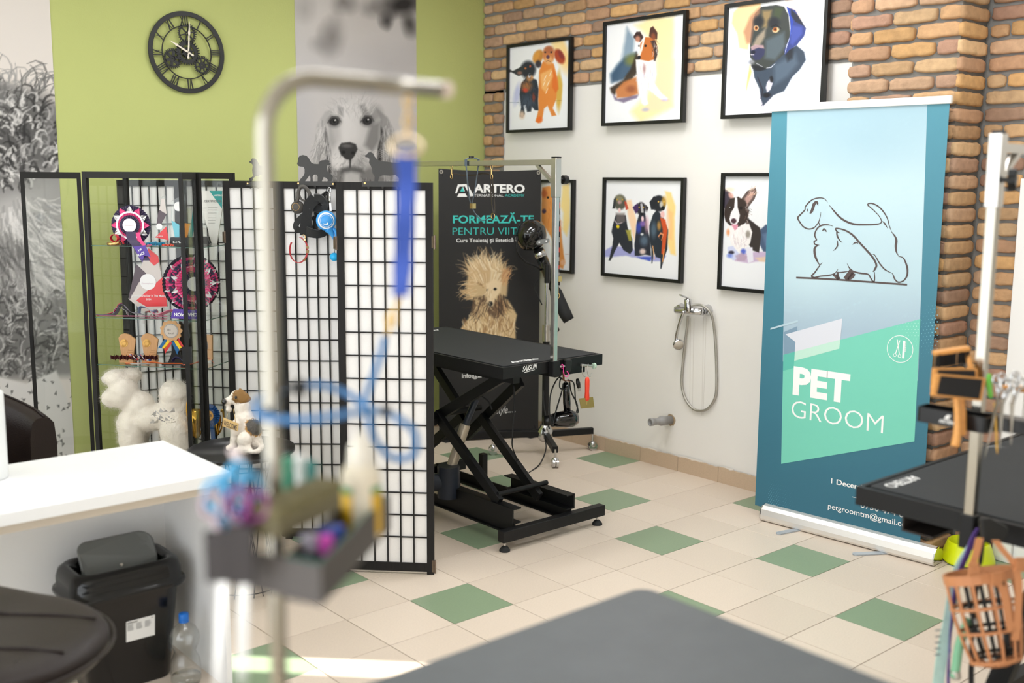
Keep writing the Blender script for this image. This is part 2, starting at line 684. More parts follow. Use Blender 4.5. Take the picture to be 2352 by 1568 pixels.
# ---- tiled floor
M_tile = mat('floor_tile', (214, 198, 180), 0.38, attr='Col', var=0.09, vscale=160)
rows = {0: 0, 2: 2, 3: 0, 5: 2, 7: 0, 8: 2, 10: 0, 12: 2, 13: 0, 15: 2, 17: 0, 18: 2, 20: 0, 22: 2}
b = B()
b.col = (150, 128, 108)
b.add([(XF, YF, -0.0025), (0.02, YF, -0.0025), (0.02, YB, -0.0025), (XF, YB, -0.0025)], [(0, 1, 2, 3)])
g = 0.0013
rt = random.Random(3)
for i in range(0, 24):
 xa, xb = 0.0224 - 0.3 * (i + 1), 0.0224 - 0.3 * i
 for j in range(-5, 22):
  ya, yb = -0.3 * (j + 1), -0.3 * j
  x0, x1, y0, y1 = max(xa, XF) + g, min(xb, 0.0) - g, max(ya, YF) + g, min(yb, YB) - g
  if x1 - x0 < 0.01 or y1 - y0 < 0.01:
   continue
  k = rt.uniform(-5, 5)
  if i in rows and j % 4 == rows[i]:
   b.col = (139 + k, 158 + k, 128 + k)
  else:
   b.col = (219 + k, 203 + k, 186 + k)
  c = 0.0012
  v = [(x0, y0, -0.0015), (x1, y0, -0.0015), (x1, y1, -0.0015), (x0, y1, -0.0015),
             (x0 + c, y0 + c, 0), (x1 - c, y0 + c, 0), (x1 - c, y1 - c, 0), (x0 + c, y1 - c, 0)]
  b.add(v, [(4, 5, 6, 7), (0, 1, 5, 4), (1, 2, 6, 5), (2, 3, 7, 6), (3, 0, 4, 7)])
struct('floor', b, M_tile, org=(-3, -2, 0))
# ---- skirting tiles
M_skirt = mat('skirting_tile', (196, 172, 146), 0.45, var=0.1, vscale=150)
M_smear = mat('paint_smear', (228, 222, 214), 0.8)
def skirting(name, a, d, n, side, off, count):
 b = B()
 rs = random.Random(5)
 for k in range(count):
  s0, s1 = off + k * 0.3 + 0.0012, off + (k + 1) * 0.3 - 0.0012
  p = [(s0, 0.0)]
  p.append((s1, 0.0))
  m = 12
  for q in range(m + 1):
   s = s1 + (s0 - s1) * q / m
   p.append((s, 0.092 - abs(0.007 * math.sin(s * 23 + 1.3) * math.sin(s * 57)) - rs.random() * 0.002))
  b.prism(p, vec(a) + vec(n) * 0.009, d, (0, 0, 1), -0.009 * side)
 return struct(name, b, M_skirt)
skirting('baseboard_right', (0, 1.2, 0), (0, -1, 0), (-1, 0, 0), -1, 0.0, 10)
skirting('baseboard_back', (-5.7, YB, 0), (1, 0, 0), (0, -1, 0), 1, 0.0, 19)
# dried paint along the skirting's upper edge
b = B()
rs = random.Random(9)
for y0, y1 in ((-0.32, -0.45), (-0.6, -0.78), (-0.92, -1.0), (-1.27, -1.4), (-1.43, -1.52), (-0.1, -0.2)):
 p = []
 for q in range(9):
  p.append((y0 + (y1 - y0) * q / 8, 0.096))
 for q in range(8, -1, -1):
  p.append((y0 + (y1 - y0) * q / 8, 0.088 - 0.012 * math.sin(PI * q / 8) * rs.uniform(0.4, 1)))
 b.prism(p, (-0.0102, 0, 0), (0, 1, 0), (0, 0, 1), 0.0008)
struct('trim_4', b, M_smear)
# ---- brick slips
M_brick = mat('brick_slip', (190, 140, 95), 0.9, attr='Col', var=0.22, vscale=28, bump=0.7, bscale=70)
M_mortar = mat('grey_mortar', (128, 126, 122), 0.95, bump=0.3, bscale=200)
BR = [(202, 164, 122), (192, 152, 112), (212, 176, 134), (186, 146, 114), (174, 140, 116), (198, 162, 130), (206, 162, 110), (172, 134, 112)]
def brick(b, o, u, w, n, L, H, T, rs):
 """one worn brick slip, L x H on the plane (o,u,w), standing out T along n"""
 o, u, w, n = vec(o), vec(u), vec(w), vec(n)
 c = BR[rs.randrange(len(BR))]
 k = rs.uniform(0.9, 1.08)
 b.col = tuple(min(255, q * k) for q in c)
 nx, nz = max(3, int(L / 0.028)), 4
 j = lambda s: rs.uniform(-s, s)
 rc = min(0.016, L * 0.2)
 V, F = [], []
 for layer, (ins, t) in enumerate(((0.0, 0.0), (0.0, T * 0.62), (0.006, T))):
  for q in range(nz + 1):
   for p in range(nx + 1):
    s, r = p / nx, q / nz
    x = s * L
    z = r * H
    # rounded, chipped outline
    ex, ez = min(x, L - x), min(z, H - z)
    if ex < rc and ez < rc:
     dd = math.hypot(rc - ex, rc - ez)
     if dd > rc:
      f = rc / dd
      x += (1 - f) * (rc - ex) * (1 if x < L / 2 else -1)
      z += (1 - f) * (rc - ez) * (1 if z < H / 2 else -1)
    x += (ins if s < 0.5 else -ins) * (1 if p in (0, nx) else 0)
    z += (ins if r < 0.5 else -ins) * (1 if q in (0, nz) else 0)
    V.append([x, z, t, p in (0, nx) or q in (0, nz)])
 W1 = (nx + 1) * (nz + 1)
 jit = [(j(0.0028), j(0.0028), j(0.0016)) for _ in range(W1)]
 for i, q in enumerate(V):
  a = jit[i % W1]
  q[0] += a[0] * (1 if q[3] else 0.4)
  q[1] += a[1] * (1 if q[3] else 0.4)
  if i >= 2 * W1:
   q[2] += a[2]
 P = [o + u * q[0] + w * q[1] + n * q[2] for q in V]
 for q in range(nz):
  for p in range(nx):
   a = 2 * W1 + q * (nx + 1) + p
   F.append((a, a + 1, a + nx + 2, a + nx + 1))
 rim = [p for p in range(nx + 1)] + [q * (nx + 1) + nx for q in range(1, nz + 1)] + [nz * (nx + 1) + p for p in range(nx - 1, -1, -1)] + [q * (nx + 1) for q in range(nz - 1, 0, -1)]
 for l in (0, 1):
  for k2 in range(len(rim)):
   a, c2 = rim[k2], rim[(k2 + 1) % len(rim)]
   F.append((l * W1 + a, l * W1 + c2, (l + 1) * W1 + c2, (l + 1) * W1 + a))
 if np.dot(np.cross(u, w), n) < 0:
  F = [f[::-1] for f in F]
 b.add(P, F, True)
def lay(b, o, u, n, length, z0, z1, rs, H=0.059, step=0.0733, Lb=0.2, gap=0.011, T=0.02, phase=0.0, fixed=None):
 z = z0
 r = 0
 while z < z1:
  if fixed:
   for s, L in fixed[r % len(fixed)]:
    brick(b, vec(o) + vec(u) * s + np.array([0, 0, z]), u, (0, 0, 1), n, L, H + rs.uniform(-0.003, 0.002), T, rs)
  else:
   s = -((phase + (0.5 if r % 2 else 0.0) + rs.uniform(-0.08, 0.08)) % 1.0) * (Lb + gap)
   while s < length - 0.02:
    L = Lb + rs.uniform(-0.018, 0.012)
    a, e = max(s, 0.0), min(s + L, length)
    if e - a > 0.03:
     brick(b, vec(o) + vec(u) * a + np.array([0, 0, z + rs.uniform(-0.0025, 0.0025)]), u, (0, 0, 1), n, e - a, H + rs.uniform(-0.004, 0.003), T, rs)
    s += L + gap
  z += step
  r += 1
rs = random.Random(21)
b = B()
lay(b, (-0.006, YB - 0.004, 0), (0, -1, 0), (-1, 0, 0), YB + 1.745, 2.30, 3.08, rs)
lay(b, (-0.006, YB - 0.004, 0), (0, -1, 0), (-1, 0, 0), 0.206, 2.30 - 0.0733 * 30, 2.29, rs)
struct('trim_1', b, M_brick, org=(0, 0, 2))
b = B()
b.box((-0.007, -1.75, 2.285), (0, YB, ZC))
b.box((-0.007, YB - 0.202, 0.09), (0, YB, 2.3))
b.box((-0.235, -2.276, 0), (0, -1.755, ZC))
b.box((-0.007, -2.5, 0), (0, -2.27, ZC))
struct('trim_2', b, M_mortar)
b = B()
full = [[(0.0, 0.105), (0.117, 0.2), (0.329, 0.2)], [(0.0, 0.2), (0.212, 0.205), (0.43, 0.1)]]
lay(b, (-0.235, -1.752, 0), (0, -1, 0), (-1, 0, 0), 0.53, 0.012, 3.08, rs, step=0.0722, T=0.022, fixed=full)
lay(b, (-0.256, -2.276, 0), (1, 0, 0), (0, -1, 0), 0.25, 0.012, 3.08, rs, step=0.0722, T=0.022, fixed=[[(0.0, 0.225)], [(0.0, 0.232)]])
lay(b, (-0.235, -1.755, 0), (1, 0, 0), (0, 1, 0), 0.23, 0.012, 3.08, rs, step=0.0722, T=0.02, fixed=[[(0.0, 0.2)], [(0.0, 0.19)]])
lay(b, (-0.006, -2.302, 0), (0, -1, 0), (-1, 0, 0), 0.19, 0.02, 3.08, rs, step=0.0722, T=0.02, fixed=[[(0.0, 0.185)], [(0.0, 0.185)], [(0.0, 0.08), (0.09, 0.095)]])
struct('trim_3', b, M_brick, org=(0, -2, 0))
# white door frame that begins at the right edge of the picture
b = B()
b.box((-0.05, -2.58, 0), (0, -2.494, 1.72))
b.box((-0.05, -3.5, 1.63), (0, -2.58, 1.72))
b.box((-0.03, -3.42, 0.02), (-0.005, -2.58, 1.63))
b.box((-0.05, -3.5, 0), (0, -3.42, 1.72))
struct('door_1', b, mat('white_frame'), bevel=0.004)
# ================================================================ things on the walls
M_print = mat('matt_print', (230, 230, 230), 0.55, attr='Col')
M_wallprint = mat('wallpaper_print', (230, 230, 230), 0.75, attr='Col')
M_black = mat('black_lacquer', (22, 22, 22), 0.4)
M_ink = mat('white_ink', (238, 238, 236), 0.6)
# ---- paintings of the six framed pictures (coordinates read in enlarged views of the photograph)
def paint_dachshunds(c):
 c.wob = 16
 c.blob(890, 560, 75, 230, (250, 205, 120), 0.8, 0.35, -18)
 c.blob(850, 470, 60, 90, (252, 222, 160), 0.7, 0.5)
 c.blob(865, 980, 32, 210, (206, 160, 48), 0.85, 0.3)
 c.blob(415, 1020, 32, 110, (178, 182, 222), 0.8, 0.5, 12)
 c.wob = 8
 # red dog
 c.poly([(650, 760), (690, 660), (800, 680), (835, 780), (845, 960), (840, 1060), (800, 1170), (840, 1245), (790, 1255), (740, 1140), (700, 1170), (690, 1260), (650, 1325), (612, 1310), (640, 1180), (640, 960)], (226, 138, 62), 1, 12)
 c.poly([(800, 740), (850, 830), (860, 960), (830, 1000), (790, 940)], (222, 108, 40), 0.8, 18)
 c.poly([(660, 800), (780, 740), (800, 820), (720, 1000), (670, 950)], (246, 190, 120), 0.75, 25)
 for x, y in ((700, 870), (735, 930), (690, 930), (760, 820), (720, 1010)):
  c.line([(x, y), (x + 25, y - 60)], [3, 6, 2], (252, 232, 200), 0.8)
 c.blob(640, 610, 52, 78, (196, 132, 60), 1, 0.2, 25)
 c.blob(620, 600, 30, 60, (226, 160, 70), 0.7, 0.4, 25)
 c.blob(868, 610, 50, 85, (172, 70, 40), 1, 0.2, -28)
 c.blob(885, 590, 25, 55, (120, 44, 50), 0.7, 0.4, -28)
 c.blob(750, 590, 62, 92, (206, 128, 74), 1, 0.15)
 c.blob(755, 535, 48, 38, (172, 100, 70), 0.8, 0.4)
 c.blob(750, 650, 42, 46, (232, 172, 110), 0.9, 0.3)
 c.blob(742, 612, 17, 22, (96, 62, 82), 1, 0.25)
 for x in (714, 778):
  c.blob(x, 562, 11, 9, (40, 36, 40), 1, 0.3)
 c.line([(722, 662), (745, 652), (770, 664)], [3, 4, 3], (110, 60, 50), 0.8)
 c.blob(655, 1290, 36, 34, (232, 110, 40), 0.9, 0.3, -40)
 # black dog
 c.poly([(440, 1020), (460, 900), (520, 820), (620, 860), (640, 960), (636, 1130), (640, 1190), (600, 1190), (570, 1150), (560, 1205), (520, 1210), (505, 1130), (480, 1140), (495, 1230), (470, 1270), (440, 1255), (456, 1160)], (42, 50, 62), 1, 10)
 c.blob(520, 1100, 70, 70, (84, 100, 124), 0.5, 0.5)
 c.blob(530, 750, 82, 92, (40, 44, 54), 1, 0.2)
 c.poly([(340, 775), (420, 735), (490, 700), (475, 800), (430, 820)], (50, 54, 58), 1, 8)
 c.poly([(330, 745), (375, 770), (330, 782)], (60, 60, 60), 0.9, 4)
 c.blob(640, 690, 32, 38, (48, 42, 50), 0.95, 0.3)
 c.blob(440, 785, 26, 18, (158, 110, 96), 0.8, 0.4)
 c.blob(550, 840, 34, 34, (222, 152, 90), 0.85, 0.4)
 c.blob(545, 815, 14, 22, (208, 214, 226), 0.9, 0.4)
 c.blob(548, 805, 12, 10, (30, 30, 36), 1, 0.2)
 c.blob(500, 735, 12, 12, (206, 120, 60), 0.9, 0.3)
 c.blob(553, 715, 10, 14, (200, 90, 50), 0.9, 0.3)
 c.blob(515, 930, 52, 52, (196, 120, 62), 0.75, 0.5)
 c.blob(500, 975, 30, 24, (214, 70, 50), 0.8, 0.5)
 c.blob(590, 1050, 16, 45, (160, 62, 44), 0.7, 0.5)
 c.hair(60, (530, 980, 100, 180), 80, 40, 2.5, [(28, 32, 44), (76, 88, 108), (24, 24, 30)], 0.6, 2)
 c.blob(465, 1240, 28, 40, (226, 196, 172), 0.9, 0.5)
 c.line([(325, 1110), (430, 1105)], [2, 2], (60, 90, 110), 0.8)
 c.line([(820, 1090), (900, 1086)], [2, 2], (120, 90, 40), 0.6)
def paint_collie(c):
 c.wob = 22
 c.poly([(1690, 270), (1820, 180), (1960, 180), (2110, 190), (2100, 600), (2100, 1000), (2110, 1150), (1960, 1230), (1750, 1320), (1640, 1200), (1720, 1100), (1900, 900), (1910, 500)], (252, 226, 160), 0.85, 70)
 c.poly([(1930, 640), (2110, 640), (2100, 1120), (1960, 1200), (1800, 1180)], (250, 212, 180), 0.6, 60)
 c.poly([(1600, 300), (1680, 420), (1660, 620), (1560, 700), (1500, 860), (1430, 890), (1430, 800), (1540, 640), (1560, 470)], (110, 136, 158), 0.8, 45)
 c.poly([(1430, 810), (1560, 620), (1700, 560), (1700, 760), (1560, 860), (1440, 900)], (52, 78, 104), 0.9, 40)
 c.blob(1650, 640, 70, 60, (128, 130, 60), 0.8, 0.5)
 c.wob = 10
 c.poly([(1700, 560), (1730, 640), (1700, 800), (1650, 860), (1500, 960), (1470, 1030), (1430, 1000), (1420, 950), (1560, 860), (1640, 740)], (56, 44, 34), 0.95, 25)
 c.poly([(1700, 830), (1560, 880), (1480, 970), (1490, 1060), (1640, 1050), (1720, 1010)], (192, 118, 66), 0.95, 25)
 c.blob(1640, 960, 50, 40, (128, 66, 44), 0.6, 0.5)
 c.poly([(1440, 1010), (1500, 1070), (1600, 1050), (1720, 1020), (1700, 1060), (1560, 1110), (1470, 1080)], (104, 88, 120), 0.8, 20)
 c.poly([(1690, 640), (1900, 640), (1920, 800), (1900, 900), (1980, 1010), (2045, 1060), (2030, 1090), (1960, 1070), (1850, 980), (1800, 960), (1810, 1060), (1830, 1120), (1790, 1140), (1750, 1110), (1740, 900), (1700, 760)], (240, 236, 236), 1, 14)
 c.hair(50, (1800, 820, 90, 180), 85, 70, 3, [(206, 204, 222), (252, 252, 252), (226, 196, 190)], 0.6, 4)
 c.blob(1780, 740, 16, 45, (150, 90, 90), 0.6, 0.6)
 c.poly([(1740, 470), (1790, 400), (1880, 400), (1920, 480), (1900, 640), (1830, 660), (1740, 640), (1715, 600), (1740, 540)], (198, 112, 52), 1, 10)
 c.poly([(1770, 400), (1795, 400), (1760, 540), (1735, 620), (1715, 600), (1750, 500)], (250, 240, 232), 0.95, 8)
 c.poly([(1665, 400), (1700, 345), (1740, 340), (1775, 400), (1740, 450), (1700, 440)], (60, 40, 40), 1, 10)
 c.blob(1715, 420, 26, 32, (222, 150, 120), 0.8, 0.4)
 c.poly([(1835, 390), (1850, 300), (1880, 280), (1925, 350), (1920, 420), (1880, 420)], (78, 48, 40), 1, 10)
 c.blob(1880, 390, 22, 36, (150, 80, 50), 0.8, 0.4)
 c.poly([(1850, 440), (1900, 430), (1930, 560), (1905, 660), (1885, 660), (1890, 560)], (62, 50, 52), 0.9, 14)
 c.hair(26, (1890, 500, 34, 110), 80, 70, 3, [(30, 26, 34), (150, 84, 44), (232, 220, 214)], 0.7, 5)
 c.blob(1797, 492, 14, 13, (24, 22, 24), 1, 0.2)
 c.blob(1727, 494, 9, 11, (30, 24, 24), 1, 0.2)
 c.blob(1730, 617, 17, 20, (22, 24, 36), 1, 0.2)
 c.blob(1800, 1180, 40, 20, (150, 160, 206), 0.6, 0.5)
 c.blob(2010, 1080, 40, 14, (170, 160, 206), 0.5, 0.5)
def paint_labrador(c):
 c.wob = 18
 c.poly([(560, 30), (780, -10), (760, 120), (650, 330), (620, 590), (520, 580), (480, 400), (415, 280), (440, 150)], (252, 204, 146), 0.9, 25)
 c.poly([(1060, -10), (1180, 10), (1290, 240), (1220, 220), (1100, 110)], (246, 214, 196), 0.8, 30)
 c.poly([(640, 760), (660, 850), (600, 1080), (590, 1090), (610, 900)], (244, 188, 96), 0.8, 20)
 c.poly([(1200, 540), (1330, 640), (1420, 860), (1380, 905), (1330, 760), (1290, 980), (1240, 1090), (1020, 1180), (860, 1250), (1060, 1060)], (206, 212, 228), 0.9, 30)
 c.poly([(700, 1100), (900, 1180), (900, 1360), (790, 1360), (700, 1200)], (222, 212, 228), 0.8, 30)
 c.wob = 9
 c.poly([(680, 840), (900, 760), (1040, 640), (1200, 540), (1290, 620), (1310, 720), (1240, 830), (1150, 920), (1050, 1090), (920, 1140), (800, 1270), (770, 1180), (750, 1060), (690, 930)], (58, 70, 86), 1, 14)
 c.poly([(930, 780), (1080, 700), (1180, 640), (1220, 760), (1090, 920), (930, 1020)], (92, 108, 126), 0.7, 60)
 c.poly([(1050, 600), (1160, 560), (1150, 700), (1090, 740)], (30, 32, 40), 0.8, 40)
 c.poly([(660, 300), (700, 170), (780, 80), (950, 55), (1050, 75), (1100, 180), (1120, 420), (1060, 640), (940, 740), (850, 820), (700, 830), (650, 760), (640, 620), (640, 480)], (58, 62, 60), 1, 12)
 c.poly([(640, 200), (770, 70), (760, 160), (690, 260), (650, 520), (600, 520), (560, 380)], (170, 118, 90), 0.75, 35)
 c.poly([(790, 130), (900, 120), (880, 230), (840, 330), (790, 330)], (172, 142, 92), 0.75, 40)
 c.poly([(930, 80), (1040, 90), (1000, 230), (920, 190)], (70, 84, 50), 0.6, 40)
 c.poly([(720, 440), (830, 340), (820, 440), (760, 540), (660, 560)], (176, 158, 136), 0.8, 35)
 c.poly([(830, 480), (1050, 380), (1060, 560), (940, 720), (820, 700)], (92, 106, 116), 0.75, 50)
 c.blob(745, 260, 65, 60, (32, 34, 40), 0.9, 0.4)
 c.blob(925, 270, 70, 60, (34, 36, 44), 0.9, 0.4)
 c.blob(712, 335, 30, 32, (222, 190, 150), 1, 0.2)
 c.blob(712, 335, 20, 24, (156, 84, 30), 1, 0.2)
 c.blob(714, 330, 9, 11, (24, 18, 16), 1, 0.2)
 c.blob(948, 358, 42, 30, (226, 196, 150), 1, 0.2, -15)
 c.blob(940, 350, 25, 26, (160, 84, 34), 1, 0.2)
 c.blob(938, 348, 12, 13, (20, 16, 16), 1, 0.2)
 c.line([(890, 320), (950, 295), (1010, 340)], [5, 8, 4], (20, 22, 26), 0.9)
 c.poly([(650, 590), (690, 540), (780, 540), (820, 600), (810, 660), (760, 720), (700, 720), (660, 660)], (50, 52, 84), 1, 12)
 c.poly([(650, 560), (700, 530), (800, 540), (810, 580), (740, 570), (660, 600)], (196, 160, 160), 0.8, 14)
 c.blob(682, 622, 24, 20, (24, 26, 44), 1, 0.2)
 c.line([(655, 650), (690, 655)], [5, 4], (230, 220, 226), 0.8)
 c.poly([(600, 640), (650, 690), (690, 740), (640, 775), (610, 770), (598, 690)], (206, 210, 226), 0.9, 12)
 c.blob(665, 745, 34, 28, (124, 124, 126), 0.8, 0.4)
 c.poly([(650, 780), (760, 790), (840, 830), (760, 850), (680, 840)], (24, 26, 32), 0.9, 14)
 c.line([(720, 760), (790, 800)], [4, 3], (220, 220, 228), 0.7)
 c.line([(840, 815), (890, 810), (940, 760)], [4, 6, 2], (226, 228, 236), 0.8)
 c.poly([(1080, 80), (1180, 120), (1240, 230), (1310, 340), (1290, 430), (1200, 540), (1110, 600), (1060, 660), (1050, 600), (1130, 400), (1110, 200)], (54, 66, 130), 1, 12)
 c.poly([(1130, 110), (1220, 190), (1310, 340), (1270, 300), (1180, 260), (1130, 180)], (40, 42, 52), 0.9, 14)
 c.line([(1090, 90), (1140, 260), (1120, 430)], [8, 12, 5], (44, 70, 176), 0.9)
 c.line([(1110, 460), (1075, 560), (1060, 640)], [3, 6, 2], (210, 214, 232), 0.8)
 c.poly([(1140, 300), (1260, 320), (1270, 400), (1150, 540), (1120, 520)], (74, 88, 172), 0.8, 30)
 c.poly([(840, 990), (880, 940), (910, 1000), (880, 1080), (840, 1110), (825, 1050)], (206, 202, 216), 1, 10)
 c.blob(895, 950, 22, 38, (26, 26, 32), 0.9, 0.3)
 c.line([(730, 920), (760, 1000), (790, 1080), (770, 1180)], [5, 9, 10, 5], (42, 42, 56), 0.9)
 c.blob(840, 1140, 50, 28, (20, 20, 26), 0.9, 0.4)
 c.line([(780, 1270), (850, 1180), (950, 1100)], [3, 8, 3], (60, 66, 86), 0.8)
def paint_retriever(c):
 c.wob = 10
 c.poly([(290, 230), (360, 210), (360, 560), (330, 700), (290, 640), (300, 480), (270, 420)], (248, 216, 130), 0.85, 25)
 c.poly([(100, 240), (170, 225), (240, 330), (270, 560), (290, 760), (320, 940), (300, 1000), (250, 980), (220, 760), (90, 560)], (224, 148, 78), 1, 16)
 c.blob(120, 300, 26, 38, (176, 86, 48), 0.8, 0.4)
 c.blob(153, 336, 10, 12, (30, 26, 24), 1, 0.2)
 c.blob(118, 462, 18, 24, (58, 44, 78), 1, 0.3)
 c.blob(120, 400, 26, 50, (214, 150, 96), 0.6, 0.4)
 c.blob(240, 640, 30, 70, (214, 84, 40), 0.7, 0.5)
 c.hair(40, (210, 560, 60, 260), 80, 60, 3, [(240, 180, 110), (200, 110, 50)], 0.5, 4)
 c.blob(300, 940, 24, 26, (236, 186, 150), 0.9, 0.4)
 c.line([(320, 862), (352, 862)], [2, 2], (180, 120, 90), 0.7)
def paint_three_dogs(c):
 c.wob = 12
 c.poly([(1240, 280), (1300, 290), (1340, 420), (1335, 700), (1350, 880), (1300, 860), (1270, 760), (1290, 560)], (252, 214, 130), 0.9, 20)
 c.poly([(1260, 430), (1320, 480), (1310, 740), (1270, 720)], (250, 190, 130), 0.6, 25)
 c.poly([(880, 360), (930, 360), (980, 560), (960, 740), (930, 620), (900, 500)], (250, 206, 160), 0.8, 18)
 c.poly([(690, 830), (760, 790), (940, 810), (1000, 880), (1260, 880), (1230, 930), (1150, 930), (1040, 910), (880, 880), (690, 890)], (150, 152, 212), 0.85, 16)
 c.poly([(980, 890), (1120, 890), (1110, 930), (1040, 910)], (62, 84, 190), 0.9, 12)
 c.wob = 6
 D = (42, 46, 54)
 c.poly([(760, 600), (790, 500), (880, 500), (900, 620), (940, 720), (945, 830), (920, 865), (860, 830), (820, 760), (780, 840), (740, 925), (722, 925), (755, 800), (765, 720), (750, 660)], D, 1, 8)
 c.poly([(880, 640), (930, 640), (935, 740), (910, 740)], (180, 172, 70), 0.85, 12)
 c.poly([(790, 480), (870, 480), (880, 560), (800, 600)], (122, 112, 110), 0.7, 16)
 c.blob(825, 382, 56, 70, (84, 84, 74), 1, 0.15)
 c.blob(820, 350, 36, 30, (150, 144, 108), 0.8, 0.4)
 c.poly([(770, 350), (790, 340), (780, 440), (755, 440)], (52, 54, 56), 1, 6)
 c.poly([(865, 370), (885, 380), (905, 440), (880, 455)], (196, 66, 44), 0.9, 8)
 c.blob(822, 382, 18, 16, (190, 150, 150), 0.9, 0.4)
 c.blob(822, 455, 13, 20, (240, 206, 206), 1, 0.3)
 for x in (800, 848):
  c.blob(x, 356, 6, 6, (200, 150, 40), 1, 0.3)
 c.blob(810, 610, 14, 16, (232, 206, 40), 1, 0.2)
 c.line([(775, 545), (805, 585), (850, 570)], [4, 5, 3], (206, 190, 196), 0.8)
 c.poly([(985, 560), (1010, 480), (1060, 480), (1080, 620), (1105, 730), (1115, 880), (1060, 870), (1000, 880), (962, 880), (960, 770), (975, 660)], (40, 44, 56), 1, 8)
 c.blob(1000, 620, 22, 52, (56, 74, 180), 0.8, 0.4)
 c.blob(1035, 580, 24, 28, (150, 110, 196), 0.8, 0.4)
 c.blob(1075, 590, 20, 70, (210, 160, 176), 0.7, 0.5)
 c.blob(1050, 740, 34, 46, (96, 116, 136), 0.8, 0.5)
 c.blob(1035, 840, 28, 26, (240, 214, 206), 0.9, 0.4)
 c.blob(1030, 680, 14, 12, (226, 226, 226), 0.9, 0.4)
 c.blob(1022, 440, 44, 60, (44, 42, 50), 1, 0.15)
 c.poly([(945, 430), (990, 390), (1000, 450), (975, 490)], (70, 44, 96), 1, 6)
 c.poly([(1060, 400), (1090, 430), (1075, 480)], (46, 40, 44), 1, 6)
 c.line([(1025, 400), (1035, 470)], [10, 12], (222, 220, 222), 0.8)
 for x in (1004, 1044):
  c.blob(x, 428, 6, 7, (200, 160, 60), 1, 0.3)
 c.blob(1030, 490, 13, 12, (18, 18, 22), 1, 0.3)
 c.blob(1035, 535, 12, 26, (244, 208, 212), 1, 0.3)
 c.poly([(1100, 600), (1130, 500), (1170, 450), (1230, 520), (1275, 640), (1270, 820), (1240, 900), (1215, 1000), (1205, 1000), (1205, 905), (1160, 890), (1140, 830), (1130, 950), (1122, 950), (1118, 820), (1100, 720)], (38, 46, 56), 1, 8)
 c.poly([(1200, 520), (1250, 540), (1270, 640), (1240, 880), (1215, 860), (1225, 640)], (226, 88, 40), 0.9, 12)
 c.poly([(1180, 700), (1205, 660), (1235, 680), (1215, 740)], (240, 160, 110), 0.9, 6)
 c.poly([(1188, 705), (1206, 680), (1225, 690), (1210, 735)], (34, 24, 26), 0.9, 5)
 c.blob(1190, 600, 18, 40, (206, 150, 70), 0.8, 0.5)
 c.blob(1140, 640, 24, 70, (96, 118, 136), 0.7, 0.5)
 c.blob(1185, 392, 62, 76, (36, 38, 46), 1, 0.12)
 c.poly([(1100, 380), (1140, 325), (1160, 330), (1145, 450), (1115, 450)], (34, 36, 44), 1, 6)
 c.blob(1235, 375, 22, 46, (206, 156, 62), 0.85, 0.4)
 c.blob(1208, 400, 16, 30, (232, 226, 214), 0.8, 0.4)
 for x in (1182, 1232):
  c.blob(x, 375, 7, 8, (232, 186, 80), 1, 0.3)
 c.blob(1225, 435, 17, 19, (16, 18, 22), 1, 0.2)
 c.blob(1222, 495, 20, 32, (240, 190, 186), 1, 0.3)
 c.line([(1240, 820), (1225, 935)], [4, 4], (244, 170, 100), 0.9)
 c.line([(1132, 790), (1148, 910)], [4, 4], (240, 180, 120), 0.9)
